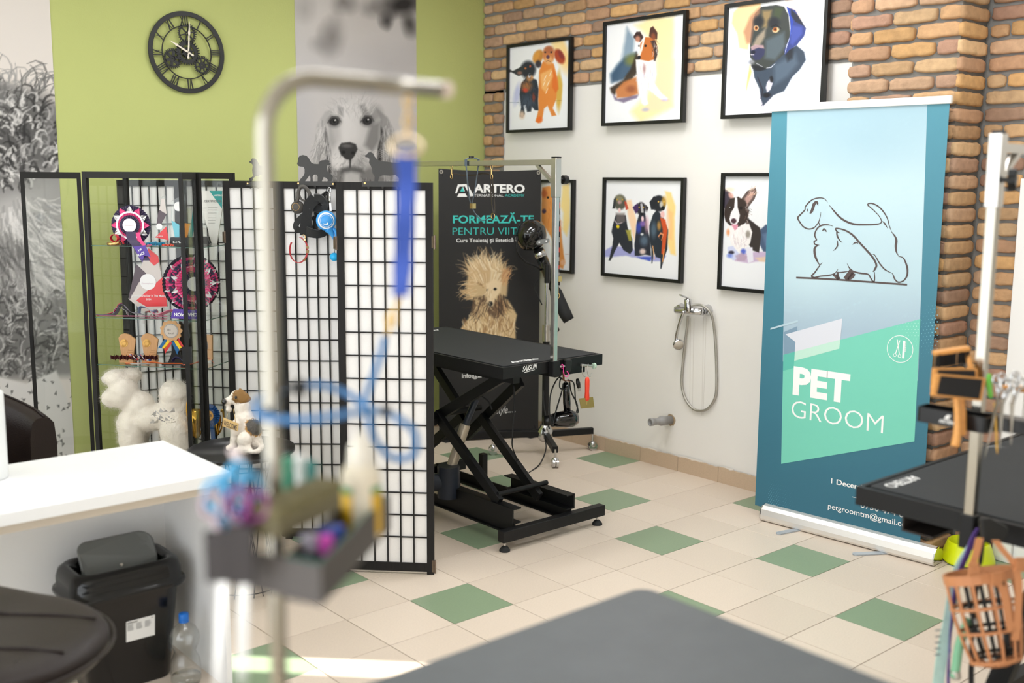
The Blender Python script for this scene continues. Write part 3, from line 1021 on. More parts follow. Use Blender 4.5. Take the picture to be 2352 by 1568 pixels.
def paint_border_collie(c):
 c.wob = 10
 c.poly([(1880, 880), (1980, 860), (2100, 840), (2240, 850), (2240, 940), (2120, 930), (2020, 950), (1900, 930)], (196, 170, 200), 0.9, 16)
 c.poly([(2080, 900), (2240, 880), (2240, 945), (2120, 930)], (236, 206, 160), 0.7, 14)
 c.poly([(2130, 640), (2180, 590), (2260, 590), (2260, 860), (2160, 840), (2120, 760)], (72, 90, 118), 1, 12)
 c.poly([(2150, 680), (2240, 640), (2240, 760), (2180, 790)], (104, 128, 160), 0.7, 25)
 c.poly([(2010, 520), (2060, 560), (2130, 620), (2140, 700), (2120, 850), (2060, 830), (2020, 760), (2000, 600)], (54, 46, 44), 1, 10)
 c.wob = 5
 c.poly([(1795, 250), (1850, 290), (1880, 340), (1840, 420), (1800, 440), (1780, 420)], (70, 62, 74), 1, 6)
 c.blob(1860, 320, 20, 34, (232, 176, 160), 0.85, 0.4, -35)
 c.blob(1850, 265, 40, 20, (250, 220, 190), 0.7, 0.5)
 c.poly([(1955, 350), (2010, 280), (2090, 250), (2100, 300), (2080, 350), (2010, 440)], (96, 80, 76), 1, 6)
 c.poly([(1985, 350), (2030, 290), (2085, 270), (2060, 340), (2010, 400)], (208, 166, 156), 0.85, 14)
 c.hair(24, (2050, 300, 40, 40), -40, 40, 2.5, [(226, 180, 150), (90, 66, 60), (240, 210, 190)], 0.7, 3)
 c.poly([(1800, 440), (1850, 350), (1930, 330), (1990, 370), (2030, 460), (2010, 560), (1950, 610), (1860, 610), (1810, 560), (1795, 500)], (58, 46, 42), 1, 8)
 c.hair(30, (2010, 480, 24, 90), 70, 40, 2.5, [(30, 24, 24), (150, 120, 110), (250, 240, 236)], 0.6, 6)
 c.poly([(1898, 335), (1918, 340), (1922, 430), (1945, 500), (1935, 560), (1905, 600), (1860, 580), (1845, 540), (1860, 480), (1890, 430)], (240, 236, 238), 1, 6)
 c.blob(1855, 434, 14, 13, (24, 18, 18), 1, 0.2)
 c.blob(1952, 436, 15, 14, (24, 18, 18), 1, 0.2)
 c.blob(1850, 428, 4, 4, (230, 230, 230), 1, 0.3)
 c.blob(1888, 556, 25, 24, (74, 48, 56), 1, 0.2)
 c.poly([(1868, 590), (1930, 590), (1925, 630), (1890, 652), (1868, 635)], (226, 152, 172), 1, 6)
 c.poly([(1830, 600), (1870, 600), (1900, 650), (1960, 590), (2030, 580), (2060, 660), (2040, 760), (1990, 820), (1940, 850), (1870, 780), (1840, 700)], (242, 236, 234), 1, 10)
 c.hair(50, (1940, 700, 80, 90), 80, 46, 3, [(222, 206, 206), (252, 250, 250), (196, 176, 186)], 0.6, 8)
 c.blob(1835, 665, 14, 30, (232, 140, 80), 0.8, 0.5)
 c.blob(2020, 680, 20, 34, (120, 110, 96), 0.7, 0.4)
 c.poly([(1830, 800), (1880, 790), (1935, 860), (1930, 905), (1880, 925), (1830, 870)], (206, 210, 236), 1, 8)
 c.blob(1865, 850, 26, 16, (34, 30, 40), 0.9, 0.4)
 c.blob(1850, 880, 26, 20, (86, 110, 206), 0.7, 0.5)
 c.poly([(2000, 800), (2060, 800), (2070, 930), (2020, 950), (2010, 890)], (230, 226, 236), 1, 8)
 c.blob(1975, 840, 24, 26, (64, 84, 190), 0.85, 0.4)
 c.poly([(1900, 880), (1960, 850), (2010, 890), (1990, 930), (1920, 930)], (176, 150, 170), 0.7, 14)
def framed(pa, pb, X, paint, crop, label):
 """frame hung on the right wall; pa, pb = opposite corners (top left, bottom right) in the photograph"""
 A, C_ = on(pa[0], pa[1], 'x', X), on(pb[0], pb[1], 'x', X)
 y0, y1, z1, z0 = A[1], C_[1], A[2], C_[2]
 t = thing('framed_picture', label, 'picture', (-0.02, (y0 + y1) / 2, z0))
 fw, fd = 0.019, 0.028
 b = B()
 for a, c in (((y0, z0), (y1, z0 + fw)), ((y0, z1 - fw), (y1, z1)), ((y0, z0 + fw), (y0 - fw, z1 - fw)), ((y1 + fw, z0 + fw), (y1, z1 - fw))):
  b.box((X, min(a[0], c[0]), a[1]), (X + fd, max(a[0], c[0]), c[1]))
 part('frame', b, M_black, t)
 b = B()
 b.box((X + 0.017, y1 + 0.004, z0 + 0.004), (X + 0.024, y0 - 0.004, z1 - 0.004))
 part('backing_board', b, mat('board_white', (238, 238, 238), 0.6), t)
 print_grid('print', (X + 0.0165, y0 - fw, z1 - fw), (X + 0.0165, y1 + fw, z1 - fw), (X + 0.0165, y0 - fw, z0 + fw), 190, 190, paint, M_print, t, crop=crop, base=(238, 238, 240))
 return t
CA, CB, CC = (1100, 0, 4.704), (1600, 0, 5.2275), (1220, 370, 4.055)
framed((1163, 104), (1307.5, 299), -0.062, paint_dachshunds, CA, 'square black framed watercolour of a black and a red dog, nearest the green wall')
framed((1385, 51), (1567.5, 281), -0.062, paint_collie, CA, 'black framed watercolour of a sitting collie with a yellow wash, upper row')
framed((1664, 10), (1889, 262), -0.062, paint_labrador, CB, 'black framed watercolour of a large black dog head with a blue ear')
framed((1168, 412), (1312.5, 629), -0.034, paint_retriever, CC, 'black framed watercolour of a golden dog, half hidden behind the black stand banner')
framed((1384, 407), (1562.5, 651), -0.034, paint_three_dogs, CC, 'black framed watercolour of three black dogs sitting side by side')
framed((1656, 397), (1865, 686), -0.034, paint_border_collie, CC, 'black framed watercolour of a black and white dog with tongue out')
# ---- photo murals pasted on the green wall
def paint_puppy_mural(c):
 # coordinates: enlarged view of x 300..1000, y 0..450 (3.36 per pixel)
 c.wob = 40
 c.blob(1500, 120, 150, 170, (206, 200, 196), 0.8, 0.9)
 c.blob(1550, 270, 70, 110, (110, 106, 104), 0.85, 0.9, 8)
 c.blob(1480, 340, 70, 50, (140, 136, 134), 0.6, 0.9)
 c.blob(1330, 60, 60, 80, (150, 146, 142), 0.5, 0.9)
 c.blob(1780, 180, 160, 200, (196, 190, 186), 0.8, 0.9)
 c.blob(2090, 30, 160, 75, (38, 36, 36), 0.95, 0.7)
 c.blob(1950, 140, 40, 50, (44, 42, 42), 0.8, 0.9)
 c.blob(2140, 200, 45, 80, (60, 58, 56), 0.85, 0.8, -20)
 c.blob(1640, 20, 70, 60, (90, 86, 84), 0.6, 0.9)
 c.blob(1850, 60, 60, 50, (110, 106, 104), 0.6, 0.9)
 c.blob(1400, 560, 260, 130, (198, 194, 194), 0.7, 0.9)
 c.blob(2000, 480, 240, 120, (176, 172, 172), 0.6, 0.9)
 c.blob(1330, 1000, 70, 300, (184, 182, 184), 0.7, 0.8)
 c.wob = 8
 g = lambda k: (k, k * 0.985, k * 0.975)
 # body and chest fur
 c.poly([(1510, 1290), (1900, 1280), (2010, 1400), (2040, 1560), (1420, 1560), (1440, 1400)], g(120), 0.95, 60)
 c.hair(120, (1720, 1440, 260, 90), 85, 90, 4, [g(70), g(130), g(180), g(50)], 0.5, 3)
 # ears
 c.poly([(1560, 830), (1500, 860), (1440, 960), (1420, 1120), (1400, 1260), (1420, 1400), (1500, 1420), (1560, 1340), (1550, 1180), (1510, 1000)], g(176), 1, 18)
 c.poly([(1880, 820), (1980, 900), (2030, 1000), (2070, 1160), (2060, 1300), (2010, 1400), (1930, 1360), (1910, 1180), (1930, 1000)], g(150), 1, 18)
 c.poly([(1500, 980), (1545, 1160), (1550, 1330), (1520, 1370), (1500, 1180)], g(60), 0.9, 16)
 c.poly([(1925, 960), (1950, 1010), (1935, 1250), (1900, 1300), (1905, 1100)], g(44), 0.95, 16)
 fl = lambda x, y: 100 if x < 1700 else 80
 c.hair(150, (1480, 1150, 60, 230), 98, 110, 3.5, [g(130), g(206), g(220), g(160)], 0.5, 4)
 c.hair(150, (1985, 1150, 60, 220), 84, 110, 3.5, [g(110), g(186), g(206), g(140)], 0.5, 5)
 # head
 c.poly([(1530, 860), (1580, 790), (1680, 760), (1800, 770), (1890, 830), (1930, 920), (1930, 1060), (1890, 1180), (1830, 1260), (1800, 1310), (1700, 1300), (1590, 1300), (1560, 1200), (1530, 1080), (1510, 960)], g(196), 1, 16)
 c.blob(1700, 860, 90, 80, g(214), 0.7, 0.6)
 c.poly([(1530, 860), (1560, 840), (1545, 960), (1575, 1080), (1600, 1180), (1570, 1200), (1530, 1080)], g(150), 0.7, 30)
 c.blob(1890, 880, 50, 60, g(130), 0.7, 0.6)
 c.line([(1660, 830), (1670, 960), (1660, 1080)], [26, 34, 22], g(222), 0.5, 30)
 c.poly([(1600, 810), (1640, 830), (1640, 900), (1600, 880)], g(120), 0.6, 20)
 c.poly([(1760, 810), (1800, 800), (1840, 880), (1790, 890)], g(110), 0.65, 20)
 c.hair(140, (1710, 850, 160, 90), lambda x, y: -90 + (x - 1710) * 0.28, 70, 3, [g(172), g(214), g(160), g(205)], 0.4, 6)
 c.poly([(1850, 960), (1930, 940), (1920, 1090), (1860, 1180), (1800, 1120)], g(110), 0.75, 40)
 c.blob(1690, 1010, 80, 110, g(214), 0.8, 0.5)
 c.blob(1570, 1040, 40, 90, g(176), 0.6, 0.5)
 # muzzle
 c.blob(1640, 1200, 95, 100, g(206), 1, 0.25)
 c.blob(1750, 1230, 90, 90, g(186), 0.95, 0.3)
 c.blob(1600, 1245, 55, 50, g(220), 0.8, 0.5)
 c.blob(1780, 1270, 45, 40, g(150), 0.7, 0.5)
 c.hair(80, (1690, 1220, 120, 90), lambda x, y: 90 + (1690 - x) * 0.5, 36, 2.5, [g(150), g(226), g(120)], 0.45, 7)
 # nose
 c.poly([(1602, 1140), (1625, 1105), (1690, 1095), (1735, 1110), (1748, 1150), (1725, 1200), (1695, 1235), (1660, 1228), (1620, 1195)], g(52), 1, 10)
 c.blob(1665, 1125, 40, 14, g(110), 0.7, 0.5)
 c.blob(1640, 1175, 14, 12, g(16), 0.9, 0.4)
 c.blob(1712, 1178, 14, 12, g(16), 0.9, 0.4)
 c.line([(1690, 1235), (1690, 1290)], [7, 5], g(40), 0.9)
 c.poly([(1620, 1296), (1700, 1280), (1790, 1296), (1800, 1330), (1700, 1326), (1620, 1336)], g(80), 0.8, 26)
 c.poly([(1650, 1335), (1700, 1322), (1765, 1335), (1785, 1430), (1790, 1560), (1620, 1560), (1632, 1430)], g(196), 0.9, 34)
 # eyes
 for x, y in ((1570, 935), (1824, 932)):
  c.blob(x, y, 50, 44, g(96), 0.8, 0.4)
  c.blob(x, y, 38, 32, g(30), 1, 0.2)
  c.blob(x + 2, y + 2, 22, 22, g(64), 0.8, 0.3)
  c.blob(x, y, 13, 14, g(10), 1, 0.2)
  c.blob(x + 8, y - 10, 6, 6, g(235), 1, 0.3)
  c.line([(x - 50, y + 10), (x - 15, y - 38), (x + 30, y - 34), (x + 52, y + 4)], [5, 7, 6, 4], g(70), 0.7)
 for k in range(9):
  c.line([(1800 + k * 4, 1165 + k * 9), (1990, 1150 + k * 6)], [1.5, 1], g(226), 0.5)
  c.line([(1600, 1200 + k * 8), (1520 + k * 8, 1290 + k * 12)], [1.5, 1], g(226), 0.5)
def paint_curly_mural(c):
 # coordinates: photo pixels
 g = lambda k: (k, k * 0.985, k * 0.975)
 c.wob = 6
 c.poly([(-60, 175), (20, 190), (60, 210), (100, 235), (150, 250), (190, 320), (200, 420), (180, 640), (200, 760), (190, 860), (-80, 870)], g(134), 1, 20)
 c.blob(20, 250, 90, 50, g(120), 0.8, 0.5)
 c.blob(40, 320, 90, 90, g(78), 0.8, 0.5)
 c.blob(10, 420, 60, 60, g(60), 0.8, 0.5)
 c.blob(40, 540, 120, 130, g(182), 0.95, 0.4)
 c.blob(110, 520, 40, 90, g(158), 0.8, 0.4)
 c.blob(10, 610, 50, 50, g(90), 0.7, 0.5)
 c.blob(70, 640, 80, 30, g(206), 0.8, 0.5)
 c.blob(40, 760, 110, 110, g(112), 0.95, 0.3)
 c.hair(60, (40, 210, 80, 40), -70, 60, 2.2, [g(70), g(110), g(150)], 0.7, 1, curl=0.5)
 c.hair(260, (50, 330, 110, 110), lambda x, y: 200 + x, 34, 3.2, [g(206), g(60), g(150), g(36), g(226)], 0.75, 2, curl=0.55)
 c.hair(320, (60, 560, 110, 110), lambda x, y: 60 + (60 - x) * 0.6, 70, 2.6, [g(226), g(150), g(206), g(120), g(238)], 0.5, 3)
 c.hair(120, (10, 600, 60, 70), 70, 50, 3, [g(80), g(120), g(170)], 0.5, 4)
 c.hair(380, (60, 760, 130, 110), lambda x, y: x * 3 + y, 26, 2.6, [g(66), g(172), g(120), g(206), g(50)], 0.65, 5, curl=0.5)
 # patterned scarf
 c.wob = 2
 c.poly([(-80, 880), (-20, 860), (60, 880), (130, 850), (150, 900), (170, 960), (170, 1300), (-80, 1300)], g(214), 1, 6)
 rg = np.random.RandomState(4)
 for k in range(170):
  x, y = rg.uniform(-80, 170), rg.uniform(870, 1240)
  a = rg.uniform(0, 6)
  c.poly([(x + 7 * math.cos(a), y + 7 * math.sin(a)), (x + 5 * math.cos(a + 2.2), y + 5 * math.sin(a + 2.2)), (x + 4 * math.cos(a + 4), y + 4 * math.sin(a + 4))], g(92), 0.9, 1.5)
X0, X1 = -1.472, -0.585
o = print_grid('wall_mural', (X0, YB - 0.002, 3.1), (X1, YB - 0.002, 3.1), (X0, YB - 0.002, 1.5), 220, 400, paint_puppy_mural, M_wallprint, org=((X0 + X1) / 2, YB - 0.002, 1.5), crop=(300, 0, 3.36), base=(196, 192, 190))
finish(o, 'tall black and white wall print of a long eared puppy face, right of the clock', 'wall mural')
o = print_grid('wall_mural', (-3.75, YB - 0.002, 3.1), (-2.884, YB - 0.002, 3.1), (-3.75, YB - 0.002, 0.1), 170, 580, paint_curly_mural, M_wallprint, org=(-3.3, YB - 0.002, 0.1), crop=(0, 0, 1.0), base=(222, 214, 208))
finish(o, 'tall black and white wall print of a curly haired dog at the left edge', 'wall mural')
# ---- wall clock
CX, CZ, CY = -2.163, 2.387, YB - 0.022
t = thing('wall_clock', 'round black skeleton wall clock with roman numerals and gears on green wall', 'clock', (CX, YB, CZ - 0.222))
U, W_ = np.array([1.0, 0, 0]), np.array([0, 0, 1.0])
cc = np.array([CX, CY, CZ])
M_clock = mat('black_metal_satin', (30, 31, 31), 0.45)
b = B()
b.ring(cc, U, W_, 0.196, 0.222, -0.008, 72)
b.ring(cc, U, W_, 0.140, 0.1455, -0.008, 64)
part('rim', b, M_clock, t, bevel=0.0015)
tilt = math.radians(-4)
def rad(a, r):
 a = a + tilt
 return cc + U * (math.sin(a) * r) + W_ * (math.cos(a) * r)
NUM = ['XII', 'I', 'II', 'III', 'IIII', 'V', 'VI', 'VII', 'VIII', 'IX', 'X', 'XI']
for h, s in enumerate(NUM):
 b = B()
 ang = h * PI / 6
 wd = {'I': 0.011, 'V': 0.024, 'X': 0.026}
 tot = sum(wd[q] for q in s)
 x = -tot / 2
 d = unit(rad(ang, 1) - cc)
 tdir = np.cross(np.array([0, 1.0, 0]), d) * -1
 tdir = unit(tdir)
 if np.dot(tdir, unit(rad(ang + 0.2, 1) - rad(ang, 1))) < 0:
  tdir = -tdir
 def pt(s_, r_):
  return cc + d * r_ + tdir * s_ + np.array([0, 0.002, 0])
 for q in s:
  xm = x + wd[q] / 2
  if q == 'I':
   b.bar(pt(xm, 0.142), pt(xm, 0.2), 0.0052, 0.005, up=(0, 1, 0))
  elif q == 'V':
   b.bar(pt(xm, 0.142), pt(xm - 0.009, 0.2), 0.0055, 0.005, up=(0, 1, 0))
   b.bar(pt(xm, 0.142), pt(xm + 0.009, 0.2), 0.0025, 0.005, up=(0, 1, 0))
  else:
   b.bar(pt(xm - 0.01, 0.142), pt(xm + 0.01, 0.2), 0.0055, 0.005, up=(0, 1, 0))
   b.bar(pt(xm + 0.01, 0.142), pt(xm - 0.01, 0.2), 0.0022, 0.005, up=(0, 1, 0))
  x += wd[q]
 part('numeral', b, M_clock, t)
def gear(c, r, teeth, spokes, rin, hub, th, solid=False):
 b = B()
 c = np.asarray(c, float)
 b.ring(c, U, W_, rin, r, -th, 48)
 for k in range(teeth):
  a = 2 * PI * k / teeth
  d = U * math.cos(a) + W_ * math.sin(a)
  b.bar(c + d * r * 0.98 + np.array([0, -th / 2, 0]), c + d * (r + 0.008) + np.array([0, -th / 2, 0]), PI * r / teeth * 0.95, th, up=(0, 1, 0))
 b.ring(c, U, W_, 0.004, hub, -th, 24)
 for k in range(spokes):
  a = 2 * PI * k / spokes + 0.3
  d = U * math.cos(a) + W_ * math.sin(a)
  b.bar(c + d * hub * 0.9 + np.array([0, -th / 2, 0]), c + d * rin * 1.03 + np.array([0, -th / 2, 0]), 0.007 if not solid else 0.016, th, up=(0, 1, 0))
 return b
gy = np.array([0, -0.004, 0])
part('gear', gear(cc + gy, 0.062, 30, 6, 0.040, 0.028, 0.006), M_clock, t)
part('gear', gear(cc + U * 0.002 + W_ * 0.102 + gy * 0.2, 0.047, 26, 6, 0.040, 0.011, 0.005), M_clock, t)
part('gear', gear(cc - U * 0.088 - W_ * 0.04 + gy * 0.2, 0.047, 30, 6, 0.038, 0.016, 0.005, True), M_clock, t)
part('gear', gear(cc + U * 0.086 - W_ * 0.064 + gy * 0.2, 0.044, 30, 8, 0.036, 0.020, 0.005), M_clock, t)
b = B()
b.cyl(cc + np.array([0, 0.02, 0]), cc + np.array([0, -0.008, 0]), 0.026, n=24)
part('movement', b, M_clock, t)
M_hand = mat('cream_hand', (236, 226, 210), 0.4)
def hand(tip, L, w, y):
 b = B()
 d = unit(tip)
 s = np.cross(d, np.array([0, 1.0, 0]))
 o = cc + np.array([0, y, 0])
 pts = [(-0.035, 0.004), (-0.028, 0.007), (-0.02, 0.004), (0, 0.005), (L * 0.55, w * 0.5), (L * 0.62, w), (L * 0.72, w * 0.5), (L, 0.0008)]
 poly = [(p, q) for p, q in pts] + [(p, -q) for p, q in reversed(pts)]
 b.prism(poly, o, d, s, 0.0015)
 return b
part('minute_hand', hand(U * 0.012 + W_ * 0.162, 0.168, 0.007, -0.016), M_hand, t)
part('hour_hand', hand(-U * 0.106 + W_ * 0.056, 0.118, 0.008, -0.013), M_hand, t)
b = B()
d = unit(-U * 0.02 - W_ * 0.03)
b.cyl(cc + np.array([0, -0.019, 0]) - (U * 0.02 + W_ * 0.03), cc + np.array([0, -0.019, 0]) + U * 0.045 + W_ * 0.08, 0.0012, n=6)
part('second_hand', b, M_clock, t)
# ================================================================ folding screen
M_blackwood = mat('black_stained_wood', (34, 32, 31), 0.62, spec=0.25, var=0.25, vscale=12, stretch=(9, 9, 0.7), bump=0.15, bscale=40)
M_paper = mat('screen_paper', (236, 233, 231), 0.9, var=0.05, vscale=300, bump=0.1, bscale=250)
M_brass = mat('aged_brass', (120, 104, 92), 0.4, 0.8)
M_chrome = mat('chrome', (206, 206, 208), 0.12, 1.0)
M_steel = mat('brushed_steel', (196, 192, 186), 0.28, 1.0)
M_blackmetal = mat('black_powder_coat', (24, 24, 25), 0.45, spec=0.35, bump=0.06, bscale=300)
M_rubber = mat('black_rubber', (34, 35, 36), 0.75, bump=0.12, bscale=300)
M_blackplastic = mat('black_plastic', (20, 20, 21), 0.3)
M_glossblack = mat('gloss_black', (10, 10, 11), 0.08, coat=0.6)
M_white = mat('white_laminate', (240, 240, 240), 0.32)
SC = {'C_r': (994, 4.37), 'C_l': (772, 4.40), 'B_r': (829, 4.82), 'B_l': (623, 4.82), 'A_r': (707, 5.09), 'A_l': (512, 5.09), 'E_l': (411, 5.70), 'E_r': (578, 5.64), 'D_l': (268, 5.52)}
SP = {k: dep(v[0], 412, v[1])[:2] for k, v in SC.items()}
HS = 1.683
t = thing('folding_screen', 'black lattice folding screen with white paper panels, carrying the dog silhouette racks', 'folding screen', (SP['B_l'][0], SP['B_l'][1], 0))
t2 = thing('folding_screen', 'black lattice folding screen seen through the glass display cabinet', 'folding screen', (SP['E_l'][0], SP['E_l'][1], 0))
def screen_panel(p, q, t, cols=6, rows=16):
 """panel from p to q (plan points)"""
 p, q = np.array([p[0], p[1], 0.0]), np.array([q[0], q[1], 0.0])
 L = np.linalg.norm(q - p)
 u = (q - p) / L
 n = np.array([u[1], -u[0], 0.0])
 Z = np.array([0, 0, 1.0])
 d = 0.02
 b = B()
 for s in (0.0, L - 0.03):
  b.prism([(s, 0.0), (s + 0.03, 0.0), (s + 0.03, HS), (s, HS)], p + n * d / 2, u, Z, -d)
 for z0, z1 in ((0.012, 0.05), (HS - 0.032, HS)):
  b.prism([(0.03, z0), (L - 0.03, z0), (L - 0.03, z1), (0.03, z1)], p + n * d / 2 * 0.9, u, Z, -d * 0.9)
 fr = part('panel_frame', b, M_blackwood, t)
 b = B()
 W_ = L - 0.06
 z0, z1 = 0.05, HS - 0.032
 for s in (1, -1):
  for k in range(1, cols):
   x = 0.03 + W_ * k / cols
   b.bar(p + u * x + n * (0.005 * s) + Z * z0, p + u * x + n * (0.005 * s) + Z * z1, 0.0062, 0.006, up=n)
  for k in range(1, rows + 1):
   z = z1 - k * 0.0990
   if z > z0 + 0.02:
    b.bar(p + u * 0.03 + n * (0.0046 * s) + Z * z, p + u * (L - 0.03) + n * (0.0046 * s) + Z * z, 0.0052, 0.006, up=n)
 part('lattice', b, M_blackwood, fr)
 b = B()
 b.prism([(0.02, z0 - 0.01), (L - 0.02, z0 - 0.01), (L - 0.02, z1 + 0.01), (0.02, z1 + 0.01)], p + n * 0.0008, u, Z, -0.0016)
 part('paper_sheet', b, M_paper, fr)
 return u, n
hinges = []
for a, c in (('C_l', 'C_r'), ('B_l', 'B_r'), ('A_l', 'A_r'), ('E_l', 'E_r'), ('D_l', 'E_l'), ('C_l', 'B_r'), ('B_l', 'A_r')):
 pa, pc = SP[a].copy(), SP[c].copy()
 if a in ('C_l', 'B_l') and c in ('B_r', 'A_r'):
  dd = (pc - pa) / np.linalg.norm(pc - pa)
  pa, pc = pa + dd * 0.026, pc - dd * 0.026
 if a == 'E_l':
  dd = (pc - pa) / np.linalg.norm(pc - pa)
  pa = pa + dd * 0.012
 screen_panel(pa, pc, t2 if a[0] in 'ED' else t)
for px, py, d in ((770, 558, 4.375), (996, 556, 4.345), (515, 544, 5.055), (997, 1300, 4.345)):
 o = dep(px, py, d)
 b = B()
 b.box((o[0] - 0.006, o[1] - 0.006, o[2] - 0.024), (o[0] + 0.004, o[1] + 0.006, o[2] + 0.024))
 b.cyl(o + np.array([0, -0.008, -0.028]), o + np.array([0, -0.008, 0.028]), 0.004, n=8)
 part('hinge', b, M_brass, t)
# ---- dog silhouette hook racks screwed to the screen's upper rails
M_rack = mat('dark_grey_sheet_metal', (56, 55, 54), 0.55)
def hook_rack(pl, pr_, poly, holes, rail, screws, hooks, label, crop):
 """flat metal rack on the panel pl-pr_: outline read in an enlarged view"""
 p = np.array([SP[pl][0], SP[pl][1], 0.0])
 q = np.array([SP[pr_][0], SP[pr_][1], 0.0])
 u = unit(q - p)
 n = np.array([u[1], -u[0], 0.0])
 o = p + n * 0.0125
 def at(x, y):
  return onpl(x / crop[2] + crop[0], y / crop[2] + crop[1], o, n)
 o3 = at(*rail[0])
 t = thing('hook_rack', label, 'hook rack', o3)
 pts = [at(x, y) for x, y in poly]
 b = B()
 P2 = [((w - o3) @ u, (w - o3)[2]) for w in pts]
 # triangulate the outline through a filled curve
 cu = bpy.data.curves.new('outline', 'CURVE')
 cu.dimensions = '2D'
 cu.fill_mode = 'BOTH'
 cu.extrude = 0.0012
 for loop in [P2] + [[((at(x, y) - o3) @ u, (at(x, y) - o3)[2]) for x, y in h] for h in holes]:
  sp = cu.splines.new('POLY')
  sp.points.add(len(loop) - 1)
  for i, c in enumerate(loop):
   sp.points[i].co = (c[0], c[1], 0, 1)
  sp.use_cyclic_u = True
 ob = bpy.data.objects.new('outline', cu)
 COL.objects.link(ob)
 dg = bpy.context.evaluated_depsgraph_get()
 me = bpy.data.meshes.new_from_object(ob.evaluated_get(dg))
 V = [o3 + u * v.co.x + np.array([0, 0, v.co.y]) + n * v.co.z for v in me.vertices]
 b.add(V, [tuple(f.vertices) for f in me.polygons], False)
 bpy.data.objects.remove(ob)
 bpy.data.curves.remove(cu)
 part('silhouette', b, M_rack, t)
 b = B()
 r0, r1 = at(*rail[0]), at(*rail[1])
 r2 = at(*rail[2])
 h = r0[2] - r2[2]
 L = (r1 - r0) @ u
 b.prism([(0, 0), (L, 0), (L, -h), (0, -h)], r0, u, (0, 0, 1), 0.0024)
 part('rail', b, M_rack, t)
 for x, y in screws:
  c = at(x, y) + n * 0.002
  b = B()
  b.cyl(c, c + n * 0.003, 0.004, n=10)
  part('screw', b, mat('brass_screw', (216, 170, 110), 0.3, 0.9), t)
 for x, y in hooks:
  c = at(x, y)
  b = B()
  b.ribbon([c + np.array([0, 0, 0.012]), c, c + n * 0.012 + np.array([0, 0, -0.004]), c + n * 0.018 + np.array([0, 0, 0.004])], u, 0.006, 0.002)
  part('hook', b, M_rack, t)
 return t
CR = (640, 340, 5.225)
bichon = [(248, 398), (262, 372), (300, 330), (312, 300), (312, 250), (300, 226), (262, 222), (235, 212), (222, 188), (230, 165), (234, 120), (255, 92), (292, 82), (335, 92), (362, 122), (376, 150), (395, 178), (430, 190), (478, 192), (482, 172), (505, 150), (560, 140), (600, 145), (612, 160), (603, 172), (628, 186), (616, 206), (580, 205), (578, 230), (588, 280), (612, 300), (645, 325), (650, 345), (636, 398), (590, 398), (596, 382), (560, 352), (536, 348), (520, 398), (468, 398), (470, 345), (455, 318), (425, 318), (408, 345), (412, 398), (380, 398), (382, 360), (372, 325), (318, 398)]
hook_rack('B_l', 'B_r', bichon, [], [(228, 396), (668, 396), (228, 452)], [(237, 423), (653, 430)], [(285, 470), (441, 470), (602, 470)], 'dark metal hook rack with a fluffy bichon silhouette, hung with leashes', CR)
setter = [(1148, 400), (1152, 340), (1128, 300), (1118, 240), (1104, 210), (1084, 180), (1090, 130), (1068, 112), (1042, 108), (1034, 88), (1060, 74), (1074, 54), (1104, 46), (1132, 62), (1150, 98), (1178, 134), (1225, 156), (1300, 162), (1380, 176), (1470, 178), (1520, 190), (1580, 240), (1556, 252), (1500, 220), (1480, 250), (1486, 300), (1500, 340), (1490, 400), (1440, 400), (1444, 360), (1400, 320), (1340, 332), (1250, 326), (1205, 346), (1192, 400)]
hook_rack('C_l', 'C_r', setter, [], [(1000, 396), (1560, 396), (1000, 462)], [(1037, 420), (1500, 430)], [(1085, 476), (1255, 476), (1420, 480)], 'dark metal hook rack with a setter silhouette, no leash on it', CR)
CR2 = (480, 380, 6.534)
poodle = [(612, 232), (604, 210), (610, 186), (640, 176), (662, 160), (668, 150), (655, 120), (650, 70), (658, 10), (650, -20), (628, -36), (604, -48), (610, -62), (628, -66), (632, -92), (652, -106), (690, -104), (722, -80), (740, -40), (760, 0), (830, 10), (860, -20), (880, -10), (872, 30), (880, 90), (870, 140), (890, 180), (880, 232), (840, 232), (838, 190), (810, 140), (760, 140), (748, 160), (700, 160), (690, 170), (660, 190), (662, 215), (648, 232)]
hook_rack('A_l', 'A_r', poodle, [], [(560, 240), (930, 240), (560, 305)], [(583, 270), (905, 270)], [(632, 330), (745, 330), (860, 330)], 'dark metal hook rack with a poodle silhouette, nearest the glass cabinet', CR2)
